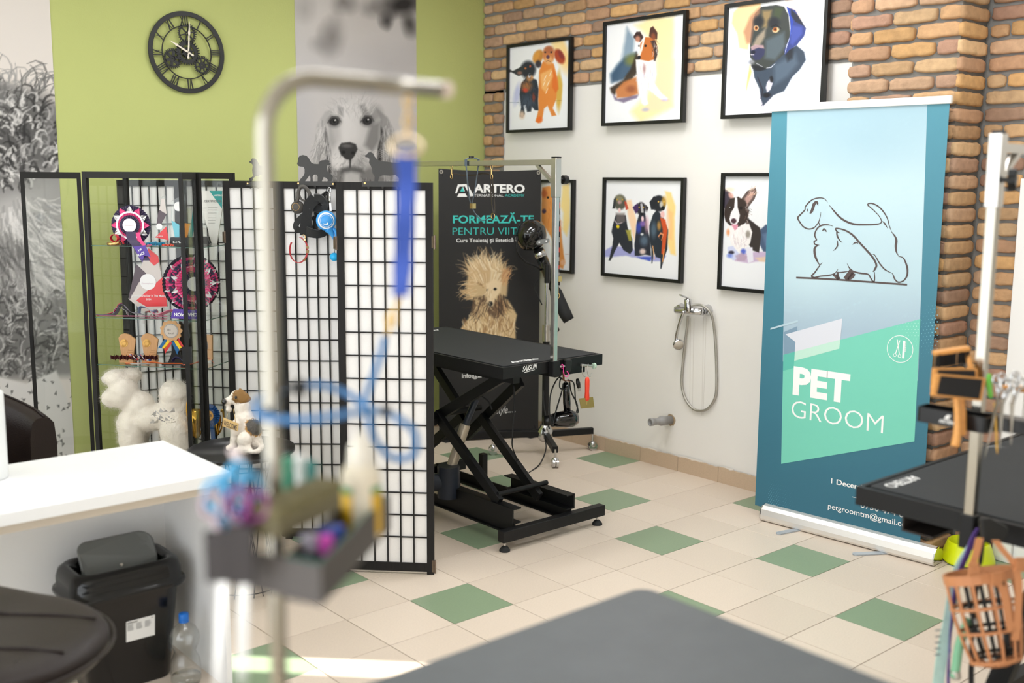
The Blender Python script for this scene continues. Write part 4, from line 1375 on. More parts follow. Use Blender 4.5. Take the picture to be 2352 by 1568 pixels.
# ================================================================ glass display cabinet
def glass_mat():
 m = bpy.data.materials.new('clear_glass')
 m.use_nodes = True
 nt = m.node_tree
 nt.nodes.clear()
 out = nt.nodes.new('ShaderNodeOutputMaterial')
 tr = nt.nodes.new('ShaderNodeBsdfTransparent')
 tr.inputs[0].default_value = (0.975, 0.985, 0.975, 1)
 gl = nt.nodes.new('ShaderNodeBsdfGlossy')
 gl.inputs['Roughness'].default_value = 0.0
 # Schlick reflectance that is the same on both faces of a pane
 ge = nt.nodes.new('ShaderNodeNewGeometry')
 dp = nt.nodes.new('ShaderNodeVectorMath')
 dp.operation = 'DOT_PRODUCT'
 nt.links.new(ge.outputs['Normal'], dp.inputs[0])
 nt.links.new(ge.outputs['Incoming'], dp.inputs[1])
 prev = dp.outputs['Value']
 for op, val in (('ABSOLUTE', None), ('SUBTRACT', 1.0), ('POWER', 5.0), ('MULTIPLY_ADD', 0.95)):
  q = nt.nodes.new('ShaderNodeMath')
  q.operation = op
  if op == 'SUBTRACT':
   q.inputs[0].default_value = val
   nt.links.new(prev, q.inputs[1])
  else:
   nt.links.new(prev, q.inputs[0])
   if val is not None:
    q.inputs[1].default_value = val
   if op == 'MULTIPLY_ADD':
    q.inputs[2].default_value = 0.025
  prev = q.outputs[0]
 fr = q
 mx = nt.nodes.new('ShaderNodeMixShader')
 nt.links.new(fr.outputs[0], mx.inputs[0])
 nt.links.new(tr.outputs[0], mx.inputs[1])
 nt.links.new(gl.outputs[0], mx.inputs[2])
 nt.links.new(mx.outputs[0], out.inputs[0])
 return m
M_glass = glass_mat()
M_glassedge = mat('green_glass_edge', (70, 110, 96), 0.2)
M_cab = mat('anthracite_metal', (32, 31, 30), 0.55, spec=0.3, bump=0.05, bscale=200)
th = math.radians(-53)
CU, CV = np.array([math.cos(th), math.sin(th), 0.0]), np.array([-math.sin(th), math.cos(th), 0.0])
CW, CD, CH = 0.605, 0.36, 1.722
FL = dep(188, 412, 5.03)
FL[2] = 0.0
ZZ = np.array([0, 0, 1.0])
cab = thing('display_cabinet', 'black framed glass display cabinet with both doors open, full of trophies', 'display cabinet', FL + CU * CW / 2 + CV * CD / 2)
def cp(a, c, z):
 return FL + CU * a + CV * c + ZZ * z
def cbox(b, a0, a1, c0, c1, z0, z1):
 b.prism([(a0, c0), (a1, c0), (a1, c1), (a0, c1)], FL + ZZ * z0, CU, CV, z1 - z0)
ps = 0.022
for a, c in ((0, 0), (CW - ps, 0), (0, CD - ps), (CW - ps, CD - ps)):
 b = B()
 cbox(b, a, a + ps, c, c + ps, 0, CH)
 part('post', b, M_cab, cab)
for z0, z1 in ((CH - 0.03, CH), (0.30, 0.33), (0.02, 0.05)):
 for q in ((ps, CW - ps, 0.001, ps - 0.003), (ps, CW - ps, CD - ps + 0.003, CD - 0.001), (0.001, ps - 0.003, ps, CD - ps), (CW - ps + 0.003, CW - 0.001, ps, CD - ps)):
  b = B()
  cbox(b, *q, z0, z1)
  part('rail', b, M_cab, cab)
b = B()
cbox(b, 0.003, CW - 0.003, 0.003, CD - 0.003, 0.31, 0.327)
part('base_shelf', b, M_cab, cab)
b = B()
cbox(b, 0.009, 0.012, ps, CD - ps, 0.33, CH - 0.03)
part('side_pane', b, M_glass, cab)
b = B()
cbox(b, CW - 0.012, CW - 0.009, ps, CD - ps, 0.33, CH - 0.03)
part('side_pane', b, M_glass, cab)
b = B()
cbox(b, ps, CW - ps, CD - 0.012, CD - 0.009, 0.33, CH - 0.03)
part('back_pane', b, M_glass, cab)
ZS = [1.376, 1.0295, 0.799]
for z in ZS:
 b = B()
 cbox(b, 0.014, CW - 0.014, 0.016, CD - 0.014, z - 0.0052, z - 0.0014)
 g_ = part('glass_shelf', b, M_glass, cab)
 b = B()
 cbox(b, 0.014, CW - 0.014, 0.0145, 0.016, z - 0.005, z - 0.0016)
 cbox(b, CW - 0.014, CW - 0.0125, 0.0145, CD - 0.014, z - 0.005, z - 0.0016)
 part('front_edge', b, M_glassedge, g_)
def cab_door(hinge, free, label=None):
 h, f = np.asarray(hinge, float), np.asarray(free, float)
 u = unit(f - h)
 L = np.linalg.norm(f - h)
 w = 0.018
 b = B()
 for s0, s1, z0, z1 in ((0, w, 0.06, CH - 0.004), (L - w, L, 0.06, CH - 0.004), (w, L - w, CH - 0.034, CH - 0.004), (w, L - w, 0.06, 0.085)):
  b.prism([(s0, z0), (s1, z0), (s1, z1), (s0, z1)], h, u, ZZ, 0.016)
 d = part('door', b, M_cab, cab)
 nn = unit(np.cross(u, ZZ))
 b = B()
 b.prism([(w, 0.085), (L - w, 0.085), (L - w, CH - 0.034), (w, CH - 0.034)], h + nn * 0.006, u, ZZ, 0.003)
 part('door_pane', b, M_glass, d)
 b = B()
 for s in (-0.012, 0.016):
  o = h + u * (L - 0.012) + nn * s + ZZ * 0.88
  b.prism([(0, 0), (0.012, 0), (0.012, 0.075), (0, 0.075)], o, u, ZZ, 0.012)
 part('handle', b, M_blackmetal, d)
 return d
lo = dep(46, 412, 4.92)
lo[2] = 0
cab_door(cp(-0.004, -0.002, 0), lo)
ro = dep(418, 412, 4.60)
ro[2] = 0
cab_door(cp(CW - 0.012, -0.003, 0), ro)
# ================================================================ white desk
DX = -3.257
t = thing('reception_desk', 'white laminate desk with an open kneehole, in front of the display cabinet', 'desk', (-4.2, -1.18, 0))
b = B()
b.box((-5.2, -1.455, 0.712), (DX, -0.905, 0.75))
part('desktop', b, M_white, t, bevel=0.002)
b = B()
b.box((DX - 0.03, -1.435, 0.0), (DX - 0.012, -0.925, 0.712))
part('side_panel', b, M_white, t)
b = B()
b.box((-5.15, -0.96, 0.08), (DX - 0.03, -0.942, 0.712))
part('back_panel', b, M_white, t)
b = B()
b.box((-5.15, -1.40, 0.672), (DX - 0.03, -1.385, 0.712))
part('front_rail', b, mat('beige_edge', (216, 205, 190), 0.5), t)
b = B()
b.box((-5.2, -1.435, 0.0), (-5.182, -0.925, 0.712))
part('side_panel', b, M_white, t)
# white canister on the desk
c = np.array([-3.885, -1.04, 0.751])
t = thing('canister', 'plain white cylinder standing on the desk at the left edge', 'canister', c)
b = B()
b.lathe([(0, 0), (0.058, 0), (0.06, 0.003), (0.06, 0.272), (0.057, 0.276), (0.052, 0.276), (0.052, 0.15), (0, 0.15)], c, n=40)
part('body', b, mat('white_gloss', (238, 240, 240), 0.25), t)
b = B()
b.lathe([(0, 0.262), (0.0515, 0.262), (0.0515, 0.268), (0, 0.268)], c, n=40)
part('insert_disc', b, mat('white_gloss'), t)
# ================================================================ waste bin and bottle under the desk
M_bin = mat('black_bin_plastic', (20, 20, 20), 0.18)
def rrect(cx, cy, hx, hy, r, n=6):
 p = []
 for sx, sy, a0 in ((1, 1, 0), (-1, 1, 90), (-1, -1, 180), (1, -1, 270)):
  for k in range(n + 1):
   a = math.radians(a0 + 90 * k / n)
   p.append((cx + sx * (hx - r) + r * math.cos(a), cy + sy * (hy - r) + r * math.sin(a)))
 return p
def loft(b, loops, smooth=True, cap0=True, cap1=True):
 n = len(loops[0])
 v = [p for l in loops for p in l]
 f = []
 for i in range(len(loops) - 1):
  for k in range(n):
   f.append((i * n + k, i * n + (k + 1) % n, (i + 1) * n + (k + 1) % n, (i + 1) * n + k))
 b.add(v, f, smooth)
 if cap0:
  b.add(loops[0], [tuple(range(n - 1, -1, -1))], False)
 if cap1:
  b.add(loops[-1], [tuple(range(n))], False)
bx, by = -3.52, -1.13
bk = 1.17
t = thing('waste_bin', 'black plastic waste bin with a tipped grey swing lid, under the desk', 'waste bin', (bx, by, 0))
b = B()
loft(b, [[(x, y, z * bk) for x, y in rrect(bx, by, hx, hy, r)] for z, hx, hy, r in ((0, 0.135, 0.085, 0.04), (0.006, 0.14, 0.09, 0.045), (0.25, 0.168, 0.11, 0.05), (0.288, 0.172, 0.113, 0.05))], cap1=False)
part('body', b, M_bin, t)
b = B()
prof = ((0.283, 0.196, 0.133, 0.07), (0.290, 0.198, 0.135, 0.07), (0.298, 0.196, 0.133, 0.07), (0.300, 0.186, 0.124, 0.065), (0.33, 0.186, 0.124, 0.065), (0.352, 0.178, 0.117, 0.06), (0.362, 0.164, 0.104, 0.055), (0.360, 0.148, 0.09, 0.05), (0.345, 0.137, 0.08, 0.045), (0.325, 0.134, 0.078, 0.045), (0.283, 0.155, 0.1, 0.05))
loft(b, [[(x, y, z * bk) for x, y in rrect(bx, by, hx, hy, r, 8)] for z, hx, hy, r in prof], cap0=False, cap1=False)
part('rim', b, M_bin, t)
b = B()
lidc = np.array([bx + 0.002, by + 0.004, 0.435])
lu, lw = np.array([1.0, 0, 0]), unit(np.array([0, 0.62, 1.0]))
lp = rrect(0, 0, 0.128, 0.075, 0.045, 7)
ln = np.cross(lu, lw)
loops = []
for d_, sc in ((-0.004, 0.97), (0.0, 1.0), (0.003, 1.0), (0.006, 0.96)):
 loops.append([lidc + lu * (x * sc) + lw * (y * sc) + ln * (d_ + 0.028 * (y / 0.075) ** 2 * -1) for x, y in lp])
loft(b, loops)
ld = part('swing_lid', b, mat('grey_plastic', (112, 114, 112), 0.35), t, 'grey swing lid')
b = B()
o = on(290, 1302, 'y', by - 0.02)
b.cyl(lidc - lw * 0.035 + ln * 0.0, lidc - lw * 0.035 + ln * 0.008, 0.005, n=10)
part('screw', b, M_steel, ld)
b = B()
fy = lambda z: by - (0.09 + (z / 0.337) * 0.0235) - 0.0014
tl, tr, bl_ = on(290, 1428, 'y', fy(0.25)), on(356, 1411, 'y', fy(0.25)), on(290, 1475, 'y', fy(0.175))
br_ = tr + (bl_ - tl)
b.add([bl_, br_, tr, tl], [(0, 1, 2, 3)], False)
lab = part('sticker', b, mat('paper_label', (232, 232, 230), 0.6), t, 'white printed sticker')
b = B()
uu, ww = unit(tr - tl), unit(tl - bl_)
o = tl - ww * 0.0
Ls, Hs = np.linalg.norm(tr - tl), np.linalg.norm(tl - bl_)
nb = np.cross(uu, ww) * 0.0004
rs = random.Random(2)
for k in range(22):
 b.prism([(0.004 + k * 0.0016, -0.010), (0.0046 + k * 0.0016 + rs.random() * 0.0006, -0.010), (0.0046 + k * 0.0016, -0.004), (0.004 + k * 0.0016, -0.004)], o + nb, uu, ww, 0)
for r in range(9):
 for c_ in range(3):
  x = 0.004 + c_ * Ls * 0.3
  b.prism([(x, -0.014 - r * 0.0026), (x + Ls * rs.uniform(0.12, 0.24), -0.014 - r * 0.0026), (x + Ls * 0.2, -0.0131 - r * 0.0026), (x, -0.0131 - r * 0.0026)], o + nb, uu, ww, 0)
write(b, '26 L', o + uu * (Ls - 0.014) - ww * 0.008 + nb, uu, ww, height=0.004, bold=0.01)
part('print', b, mat('dark_print', (70, 70, 72), 0.7), lab)
c = np.array([-3.375, -1.305, 0.0])
t = thing('water_bottle', 'empty clear plastic bottle with a blue cap, on the floor beside the bin', 'bottle', c)
def clear_plastic():
 m = M_glass.copy()
 m.name = 'clear_pet_plastic'
 nt = m.node_tree
 for n in nt.nodes:
  if n.type == 'BSDF_TRANSPARENT':
   n.inputs[0].default_value = (0.95, 0.96, 0.95, 1)
  if n.type == 'BSDF_GLOSSY':
   n.inputs['Roughness'].default_value = 0.2
  if n.type == 'MATH' and n.operation == 'MULTIPLY_ADD':
   n.inputs[2].default_value = 0.13
 return m
M_pet = clear_plastic()
b = B()
prof = [(0.0, 0.004), (0.03, 0.0), (0.046, 0.004), (0.05, 0.014), (0.05, 0.06), (0.047, 0.085), (0.036, 0.112), (0.036, 0.12), (0.046, 0.142), (0.05, 0.16), (0.048, 0.178), (0.038, 0.198), (0.022, 0.212), (0.0145, 0.218), (0.0135, 0.228), (0.0135, 0.236)]
b.lathe(prof, c, n=36)
part('bottle_body', b, M_pet, t)
b = B()
b.lathe([(0.0, 0.006), (0.045, 0.006), (0.0475, 0.015), (0.0475, 0.03), (0, 0.03)], c, n=30)
part('water', b, M_pet, t)
b = B()
b.lathe([(0.0165, 0.226), (0.0168, 0.228), (0.0168, 0.246), (0.015, 0.249), (0, 0.249)], c, n=28)
b.lathe([(0.0165, 0.219), (0.0165, 0.2245), (0.013, 0.2245)], c, n=28)
part('cap', b, mat('blue_cap', (24, 108, 200), 0.35), t, 'blue screw cap')
# ================================================================ leather seats
M_leather = mat('dark_brown_leather', (36, 27, 24), 0.42, spec=0.35, bump=0.25, bscale=220, var=0.12, vscale=9)
def tub_chair(c, yaw, label, R=0.36, zs=0.44, hback=0.45, harm=0.27):
 c = vec(c)
 t = thing('armchair', label, 'armchair', c)
 rot = lambda a, r, z: c + np.array([math.cos(a + yaw) * r, math.sin(a + yaw) * r, z])
 N = 28
 loops = []
 for i in range(N + 1):
  a = math.radians(-128 + 256 * i / N)
  s = abs(a) / math.radians(128)
  h = zs + hback * (1 - s ** 2.2) + harm * s ** 2.2 * 0.8
  ex = 0.16 if s < 0.96 else 0.16
  sq = 1 + 0.16 * abs(math.sin(2 * a)) ** 2
  ro, ri = R * sq, (R - 0.085) * sq
  loops.append([rot(a, ro - 0.03, 0.2), rot(a, ro, 0.26), rot(a, ro + 0.015, h - 0.03), rot(a, ro - 0.01, h), rot(a, ri + 0.03, h + 0.004), rot(a, ri, h - 0.03), rot(a, ri + 0.01, zs - 0.06), rot(a, ri - 0.01, 0.2)])
 b = B()
 loft(b, loops)
 part('backrest', b, M_leather, t, bevel=0.0, sub=1)
 b = B()
 n = 32
 loops = []
 for z, r in ((0.2, R - 0.1), (0.24, R - 0.075), (zs - 0.02, R - 0.07), (zs + 0.015, R - 0.09), (zs + 0.03, R - 0.16), (zs + 0.035, 0.02)):
  loops.append([rot(2 * PI * k / n, r * (1 + 0.12 * abs(math.sin(2 * (2 * PI * k / n))) ** 2), z) for k in range(n)])
 loft(b, loops)
 part('seat_cushion', b, M_leather, t)
 b = B()
 for i in range(N + 1):
  a = math.radians(-128 + 256 * i / N)
 path = []
 for i in range(N + 1):
  a = math.radians(-128 + 256 * i / N)
  s = abs(a) / math.radians(128)
  h = zs + hback * (1 - s ** 2.2) + harm * s ** 2.2 * 0.8
  path.append(rot(a, (R - 0.03) * (1 + 0.16 * abs(math.sin(2 * a)) ** 2), h + 0.003))
 b.tube(path, 0.004, 6)
 part('piping', b, M_leather, t)
 b = B()
 b.lathe([(0, 0), (0.23, 0), (0.235, 0.008), (0.2, 0.018), (0.05, 0.035), (0.028, 0.05), (0.028, 0.2), (0, 0.2)], c, n=36)
 part('pedestal', b, M_chrome, t)
 return t
tub_chair((-3.83, -0.30, 0), math.radians(128), 'dark brown leather armchair behind the white desk', R=0.33, zs=0.44, hback=0.47, harm=0.40)
# salon stool in the near left corner
c = np.array([-4.19, -1.95, 0.0])
t = thing('leather_stool', 'dark brown leather swivel stool with a scooped seat, in the lower left corner', 'stool', c)
dirn = unit(np.array([0.757, -0.653, 0]))
dside = np.array([0.653, 0.757, 0])
def seat_pt(r, a, z):
 # bucket seat: round towards the picture's right, raised at the back
 k = r * math.cos(a)
 lift = 0.34 * max(0.0, -k + 0.05) ** 1.15
 return c + dirn * (k * 1.12) + dside * (r * math.sin(a)) + ZZ * (z + lift)
n = 40
loops = []
for z, r in ((0.50, 0.02), (0.50, 0.16), (0.506, 0.2), (0.53, 0.255), (0.562, 0.292), (0.588, 0.30), (0.610, 0.292), (0.626, 0.265), (0.634, 0.2), (0.632, 0.1), (0.630, 0.01)):
 loops.append([seat_pt(r, 2 * PI * k / n, z) for k in range(n)])
b = B()
loft(b, loops)
part('seat', b, M_leather, t, sub=1)
b = B()
b.tube([seat_pt(0.304, 2 * PI * k / 48, 0.588) for k in range(48)], 0.005, 6, closed=True)
for s in (-0.09, 0.1):
 b.tube([seat_pt(math.hypot(x, s), math.atan2(s, x), 0.635 if math.hypot(x, s) < 0.2 else 0.634 - (math.hypot(x, s) - 0.2) * 0.12) for x in np.linspace(-0.24, 0.25, 14)], 0.0035, 6)
part('piping', b, M_leather, t)
b = B()
b.lathe([(0, 0), (0.2, 0), (0.205, 0.01), (0.17, 0.022), (0.045, 0.045), (0.025, 0.06), (0.025, 0.3), (0.019, 0.31), (0.019, 0.5), (0, 0.5)], c, n=36)
part('pedestal', b, M_chrome, t)
b = B()
b.tube([c + dirn * 0.03 + ZZ * 0.49, c + dirn * 0.12 + dside * -0.03 + ZZ * 0.47, c + dirn * 0.2 + dside * -0.05 + ZZ * 0.44], 0.005, 8)
b.ball(c + dirn * 0.215 + dside * -0.055 + ZZ * 0.433, 0.016, 12, 8)
part('height_lever', b, M_blackplastic, t)
# ================================================================ grooming tables
M_mat = mat('ribbed_table_mat', (44, 46, 48), 0.65, spec=0.3, bump=0.25, bscale=500, var=0.1, vscale=5)
M_frame = mat('black_table_frame', (20, 20, 21), 0.45, spec=0.35, bump=0.05, bscale=250)
M_rust = mat('rusty_steel', (120, 74, 48), 0.7, var=0.3, vscale=60)
M_post = mat('polished_steel', (214, 210, 204), 0.13, 1.0)
M_knob = mat('black_knob', (18, 18, 18), 0.45)
def tabletop(t, x0, x1, y0, y1, z, hf=0.052):
 b = B()
 for q in (((x0, y0), (x1, y0 + 0.014)), ((x0, y1 - 0.014), (x1, y1)), ((x0, y0 + 0.014), (x0 + 0.014, y1 - 0.014)), ((x1 - 0.014, y0 + 0.014), (x1, y1 - 0.014))):
  b.box((q[0][0], q[0][1], z - hf), (q[1][0], q[1][1], z))
 fr = part('edge_frame', b, M_frame, t)
 b = B()
 b.box((x0 + 0.014, y0 + 0.014, z - 0.03), (x1 - 0.014, y1 - 0.014, z - 0.006))
 part('board', b, M_frame, t)
 b = B()
 P = rrect((x0 + x1) / 2, (y0 + y1) / 2, (x1 - x0) / 2 - 0.024, (y1 - y0) / 2 - 0.024, 0.012, 3)
 loft(b, [[(x, y, z - 0.006) for x, y in P], [(x, y, z + 0.002) for x, y in P]], smooth=False)
 m = part('mat', b, M_mat, t)
 return fr, m
# ---- the table behind the screen
TX0, TX1, TY0, TY1, TZ = -1.742, -1.112, -1.03, 0.22, 0.868
tab = thing('grooming_table', 'black scissor lift grooming table beside the black stand banner', 'grooming table', (-1.42, -0.4, 0))
fr, m = tabletop(tab, TX0, TX1, TY0, TY1, TZ)
zt = TZ + 0.0026
def top_text(b, txt, pa, pb, z, up):
 a, c = on(*pa, 'z', z), on(*pb, 'z', z)
 write(b, txt, a, unit(c - a), up, width=np.linalg.norm(c - a), height=0.028, bold=0.03, shear=0.15)
b = B()
write(b, 'ARTERO', (-1.63, -0.965, zt), (1, 0, 0), (0, 1, 0), width=0.17, height=0.03, bold=0.03)
write(b, 'ARTERO', (-1.24, 0.13, zt), (-1, 0, 0), (0, -1, 0), width=0.17, height=0.03, bold=0.03)
part('lettering', b, M_ink, m)
b = B()
a = on(1200, 852, 'y', TY0 - 0.0006)
e = on(1233, 838, 'y', TY0 - 0.0006)
write(b, 'SAIGUN', (a[0], TY0 - 0.0006, a[2] - 0.002), (1, 0, 0.06), (0.12, 0, 1), width=e[0] - a[0], height=0.024, bold=0.02, shear=0.2)
b.prism([(0.01, -0.008), (0.075, -0.005), (0.075, -0.003), (0.012, -0.005)], (a[0], TY0 - 0.0006, a[2] - 0.002), (1, 0, 0.06), (0, 0, 1), 0)
part('lettering', b, M_ink, fr)
# base: cross bars with levelling feet, long rails, uprights
XL, XR = -1.62, -1.27
for y in (-1.0, 0.12):
 b = B()
 b.box((-1.724, y - 0.022, 0.046), (-1.062, y + 0.022, 0.100))
 part('cross_bar', b, M_frame, tab, bevel=0.003)
 for x in (-1.70, -1.095):
  b = B()
  b.cyl((x, y, 0.02), (x, y, 0.05), 0.006, n=10)
  f_ = part('foot_screw', b, M_steel, tab)
  b = B()
  b.lathe([(0, 0), (0.025, 0), (0.026, 0.006), (0.018, 0.018), (0.009, 0.026), (0, 0.026)], (x, y, 0), n=20)
  part('rubber_foot', b, M_rubber, f_)
for x, s in ((XL, 1), (XR, -1)):
 b = B()
 b.box((x - 0.006 * s - 0.004, -0.985, 0.060), (x - 0.006 * s + 0.004, 0.11, 0.112))
 b.box((x - 0.028, -0.985, 0.060), (x + 0.028, 0.11, 0.066))
 part('long_rail', b, M_frame, tab)
 b = B()
 xe = x - 0.022 * s
 b.box((xe - 0.004, -0.99, 0.112), (xe + 0.004, -0.52, 0.186))
 b.box((min(xe, xe + 0.05 * s), -0.99, 0.180), (max(xe, xe + 0.05 * s), -0.52, 0.186))
 b.box((min(xe, xe + 0.05 * s), -0.99, 0.112), (max(xe, xe + 0.05 * s), -0.52, 0.118))
 part('roller_channel', b, M_frame, tab)
for x, y in ((-1.60, -0.50), (-1.26, -0.30)):
 b = B()
 b.box((x - 0.017, y - 0.017, 0.06), (x + 0.017, y + 0.017, 0.25))
 part('stop_post', b, M_frame, tab)
LA, LB_, LC = on(1145, 1150, 'x', XL), on(1004, 952, 'x', XL), on(1140, 870, 'x', XL)
RA, RB, RC = on(1236, 1138, 'x', XR - 0.09), on(1107, 958, 'x', XR - 0.09), on(1185, 880, 'x', XR - 0.09)
def arm(p, q, w=0.028, h=0.05, ext=0.01):
 b = B()
 b.bar(p, q, w, h, up=(1, 0, 0), ext=ext) if False else b.bar(p, q, h, w, up=(1, 0, 0), ext=ext)
 part('scissor_arm', b, M_frame, tab, bevel=0.002)
ym = -0.36
for A_, B_, C_ in ((LA, LB_, LC), (RA, RB, RC)):
 o = np.array([0.03, 0, 0])
 C_ = np.array([C_[0], C_[1], min(C_[2], 0.79)])
 arm(A_, B_)
 d = C_ - B_
 arm(B_ - d * 0.55 + o * 0.9, C_ + o * 0.9)
 mir = lambda P: np.array([P[0] - 0.03, 2 * ym - P[1], P[2]])
 arm(mir(C_), mir(B_) - (mir(C_) - mir(B_)) * 0.1)
 arm(mir(A_), mir(B_))
b = B()
b.cyl(LA + np.array([0.0, 0.01, 0.03]), (RA[0] + 0.06, LA[1] + 0.01, LA[2] + 0.03), 0.012, n=14)
part('cross_rod', b, M_frame, tab)
b = B()
b.cyl((XL - 0.01, LB_[1], LB_[2]), (XR - 0.07, LB_[1], LB_[2]), 0.016, n=14)
part('cross_rod', b, M_frame, tab)
b = B()
for x in (-1.62, -1.36):
 b.box((x - 0.02, -0.98, 0.776), (x + 0.02, 0.17, 0.816))
part('upper_rail', b, M_frame, tab)
b = B()
a0, a1, a2 = dep(1093, 917, 5.31), dep(1069, 975, 5.3), dep(1038, 1068, 5.3)
b.cyl(a0, a1, 0.017, n=18)
part('actuator_rod', b, mat('dark_blue_paint', (34, 42, 54), 0.35), tab)
b = B()
b.cyl(a1, a2, 0.026, n=20)
part('actuator_tube', b, mat('beige_aluminium', (190, 178, 160), 0.35, 0.5), tab, 'beige metal lift cylinder')
b = B()
a3 = dep(1030, 1105, 5.28)
b.cyl(a3 + np.array([0, 0, 0.08]), a3 + np.array([0, 0, -0.08]), 0.055, n=20)
b.cyl(a3, a3 + np.array([-0.13, 0.1, -0.01]), 0.045, n=20)
part('motor', b, mat('motor_navy', (36, 42, 54), 0.45), tab)
b = B()
b.tube(smooth_path([dep(1080, 895, 5.2), dep(1098, 905, 5.2), dep(1120, 920, 5.2), dep(1130, 940, 5.2)]), 0.004, 6)
b.tube(smooth_path([dep(1180, 885, 5.1), dep(1181, 930, 5.1), dep(1177, 1000, 5.1), dep(1178, 1030, 5.2), dep(1195, 1070, 5.4)]), 0.0035, 6)
part('cable', b, M_rubber, tab)
b = B()
b.ribbon([(-1.36, -1.02, 0.815), (-1.36, -1.02, 0.765), (-1.33, -1.03, 0.76)], (0, 1, 0), 0.012, 0.003)
part('bracket_hook', b, M_rust, tab)
# round rod with hooks under the near edge
b = B()
b.box((-1.42, -1.0, 0.786), (-1.2, -0.86, 0.812))
part('rail_box', b, M_frame, tab)
# ---- its H-shaped steel arm
px_, py_ = -1.447, -1.043
arm_t = thing('lead_gantry', 'steel post with a long overhead bar clamped to the scissor lift table', 'grooming post', (px_, py_, TZ))
b = B()
b.box((px_ - 0.0125, py_ - 0.0125, 0.80), (px_ + 0.0125, py_ + 0.0125, 1.70))
part('post', b, M_post, arm_t, bevel=0.003)
b = B()
b.box((px_ - 0.017, py_ - 0.017, 1.62), (px_ + 0.017, py_ + 0.017, 1.797))
sl = part('sleeve', b, M_steel, arm_t, bevel=0.003)
b = B()
b.box((px_ - 0.016, py_ - 0.016, 1.797), (px_ + 0.016, py_ + 0.016, 1.802))
part('cap', b, M_blackplastic, sl)
b = B()
b.box((px_ - 0.0115, py_ + 0.017, 1.765), (px_ + 0.0115, 0.05, 1.79))
part('overhead_bar', b, M_steel, arm_t, bevel=0.002)
b = B()
b.bar((px_, py_ + 0.015, 1.685), (px_, py_ + 0.13, 1.768), 0.016, 0.014, up=(1, 0, 0))
part('brace', b, M_steel, arm_t)
b = B()
b.cyl((px_ + 0.016, py_, 1.70), (px_ + 0.045, py_, 1.70), 0.006, n=10)
b.cyl((px_ + 0.04, py_, 1.70), (px_ + 0.066, py_, 1.70), 0.02, n=8)
part('knob', b, M_knob, arm_t)
b = B()
b.box((px_ - 0.02, py_ - 0.02, 0.80), (px_ + 0.024, py_ + 0.0125, 0.872))
cl = part('clamp', b, M_frame, arm_t, bevel=0.003)
b = B()
b.cyl((px_ + 0.02, py_ - 0.004, 0.84), (px_ + 0.085, py_ - 0.004, 0.84), 0.005, n=10)
part('clamp_screw', b, M_steel, cl)
b = B()
b.prism([(-0.02, -0.026), (0.02, -0.03), (0.026, 0.026), (-0.012, 0.03)], (px_ + 0.082, py_ - 0.012, 0.84), (1, 0, 0), (0, 0, 1), -0.018)
part('clamp_knob', b, M_knob, cl, bevel=0.004)
# ---- leads on that arm
M_lead_grey = mat('grey_blue_webbing', (92, 104, 116), 0.8, bump=0.2, bscale=400)
M_lead_brown = mat('dark_leather_strap', (54, 44, 38), 0.5)
M_gold = mat('gold_metal', (214, 180, 120), 0.25, 1.0)
def hb(px, py, dy=0.0):
 """point under/at the overhead bar whose photo pixel is given (plane of the bar)"""
 return on(px, py, 'x', px_ + dy)
c0 = hb(1074, 372)
t = thing('dog_lead', 'grey blue webbing noose hung over the overhead bar', 'dog lead', c0)
b = B()
w_ = (0.4, 0.9, 0)
yA, yB = hb(1070, 372, -0.018), hb(1099, 372, 0.018)
zB = 1.796
b.ribbon(smooth_path([(px_ - 0.018, yA[1], zB - 0.03), hb(1071, 385, -0.018), hb(1074, 420, -0.015), hb(1078, 455, -0.01), hb(1082, 470, 0.0)], 5), w_, 0.017, 0.003)
b.ribbon(smooth_path([(px_ + 0.018, yB[1], zB - 0.03), hb(1098, 385, 0.018), hb(1096, 400, 0.015), hb(1090, 440, 0.008), hb(1083, 470, 0.003)], 5), w_, 0.011, 0.003)
b.ribbon(smooth_path([hb(1082, 468, 0.0), hb(1089, 486, 0.0), hb(1100, 500, 0.0), hb(1110, 506, 0.0), hb(1122, 500, 0.0)], 5), w_, 0.012, 0.003)
b.ribbon([(px_ - 0.018, yA[1], zB - 0.032), (px_ - 0.018, yA[1], zB), (px_ - 0.008, yA[1] * 0.8 + yB[1] * 0.2, zB + 0.006), (px_ + 0.008, yA[1] * 0.3 + yB[1] * 0.7, zB + 0.006), (px_ + 0.018, yB[1], zB), (px_ + 0.018, yB[1], zB - 0.032)], (0, 1, 0), 0.018, 0.003)
part('strap', b, M_lead_grey, t)
b = B()
c = hb(1086, 473, 0.0)
b.box(c - np.array([0.011, 0.011, 0.013]), c + np.array([0.011, 0.011, 0.013]))
part('slide', b, M_gold, t)
b = B()
c = np.array([px_, yA[1] * 0.6 + yB[1] * 0.4, zB + 0.006])
b.cyl(c, c + np.array([0, 0, 0.01]), 0.014, n=12)
part('button', b, M_blackplastic, t)
c0 = hb(1130, 385)
t = thing('dog_lead', 'dark leather strap lead with brass clips below the overhead bar', 'dog lead', c0)
b = B()
b.ribbon(smooth_path([hb(1040, 398, 0.03), hb(1060, 402, 0.04), hb(1090, 402, 0.04), hb(1110, 398, 0.04), hb(1124, 400, 0.03)], 5), (0, 0.3, 1), 0.008, 0.003)
b.ribbon(smooth_path([hb(1128, 405, 0.03), hb(1127, 430, 0.03), hb(1130, 470, 0.03), hb(1133, 490, 0.03)], 5), w_, 0.011, 0.003)
b.ribbon(smooth_path([hb(1131, 405, 0.045), hb(1133, 440, 0.045), hb(1136, 470, 0.045), hb(1136, 490, 0.038)], 5), w_, 0.011, 0.003)
part('strap', b, M_lead_brown, t)
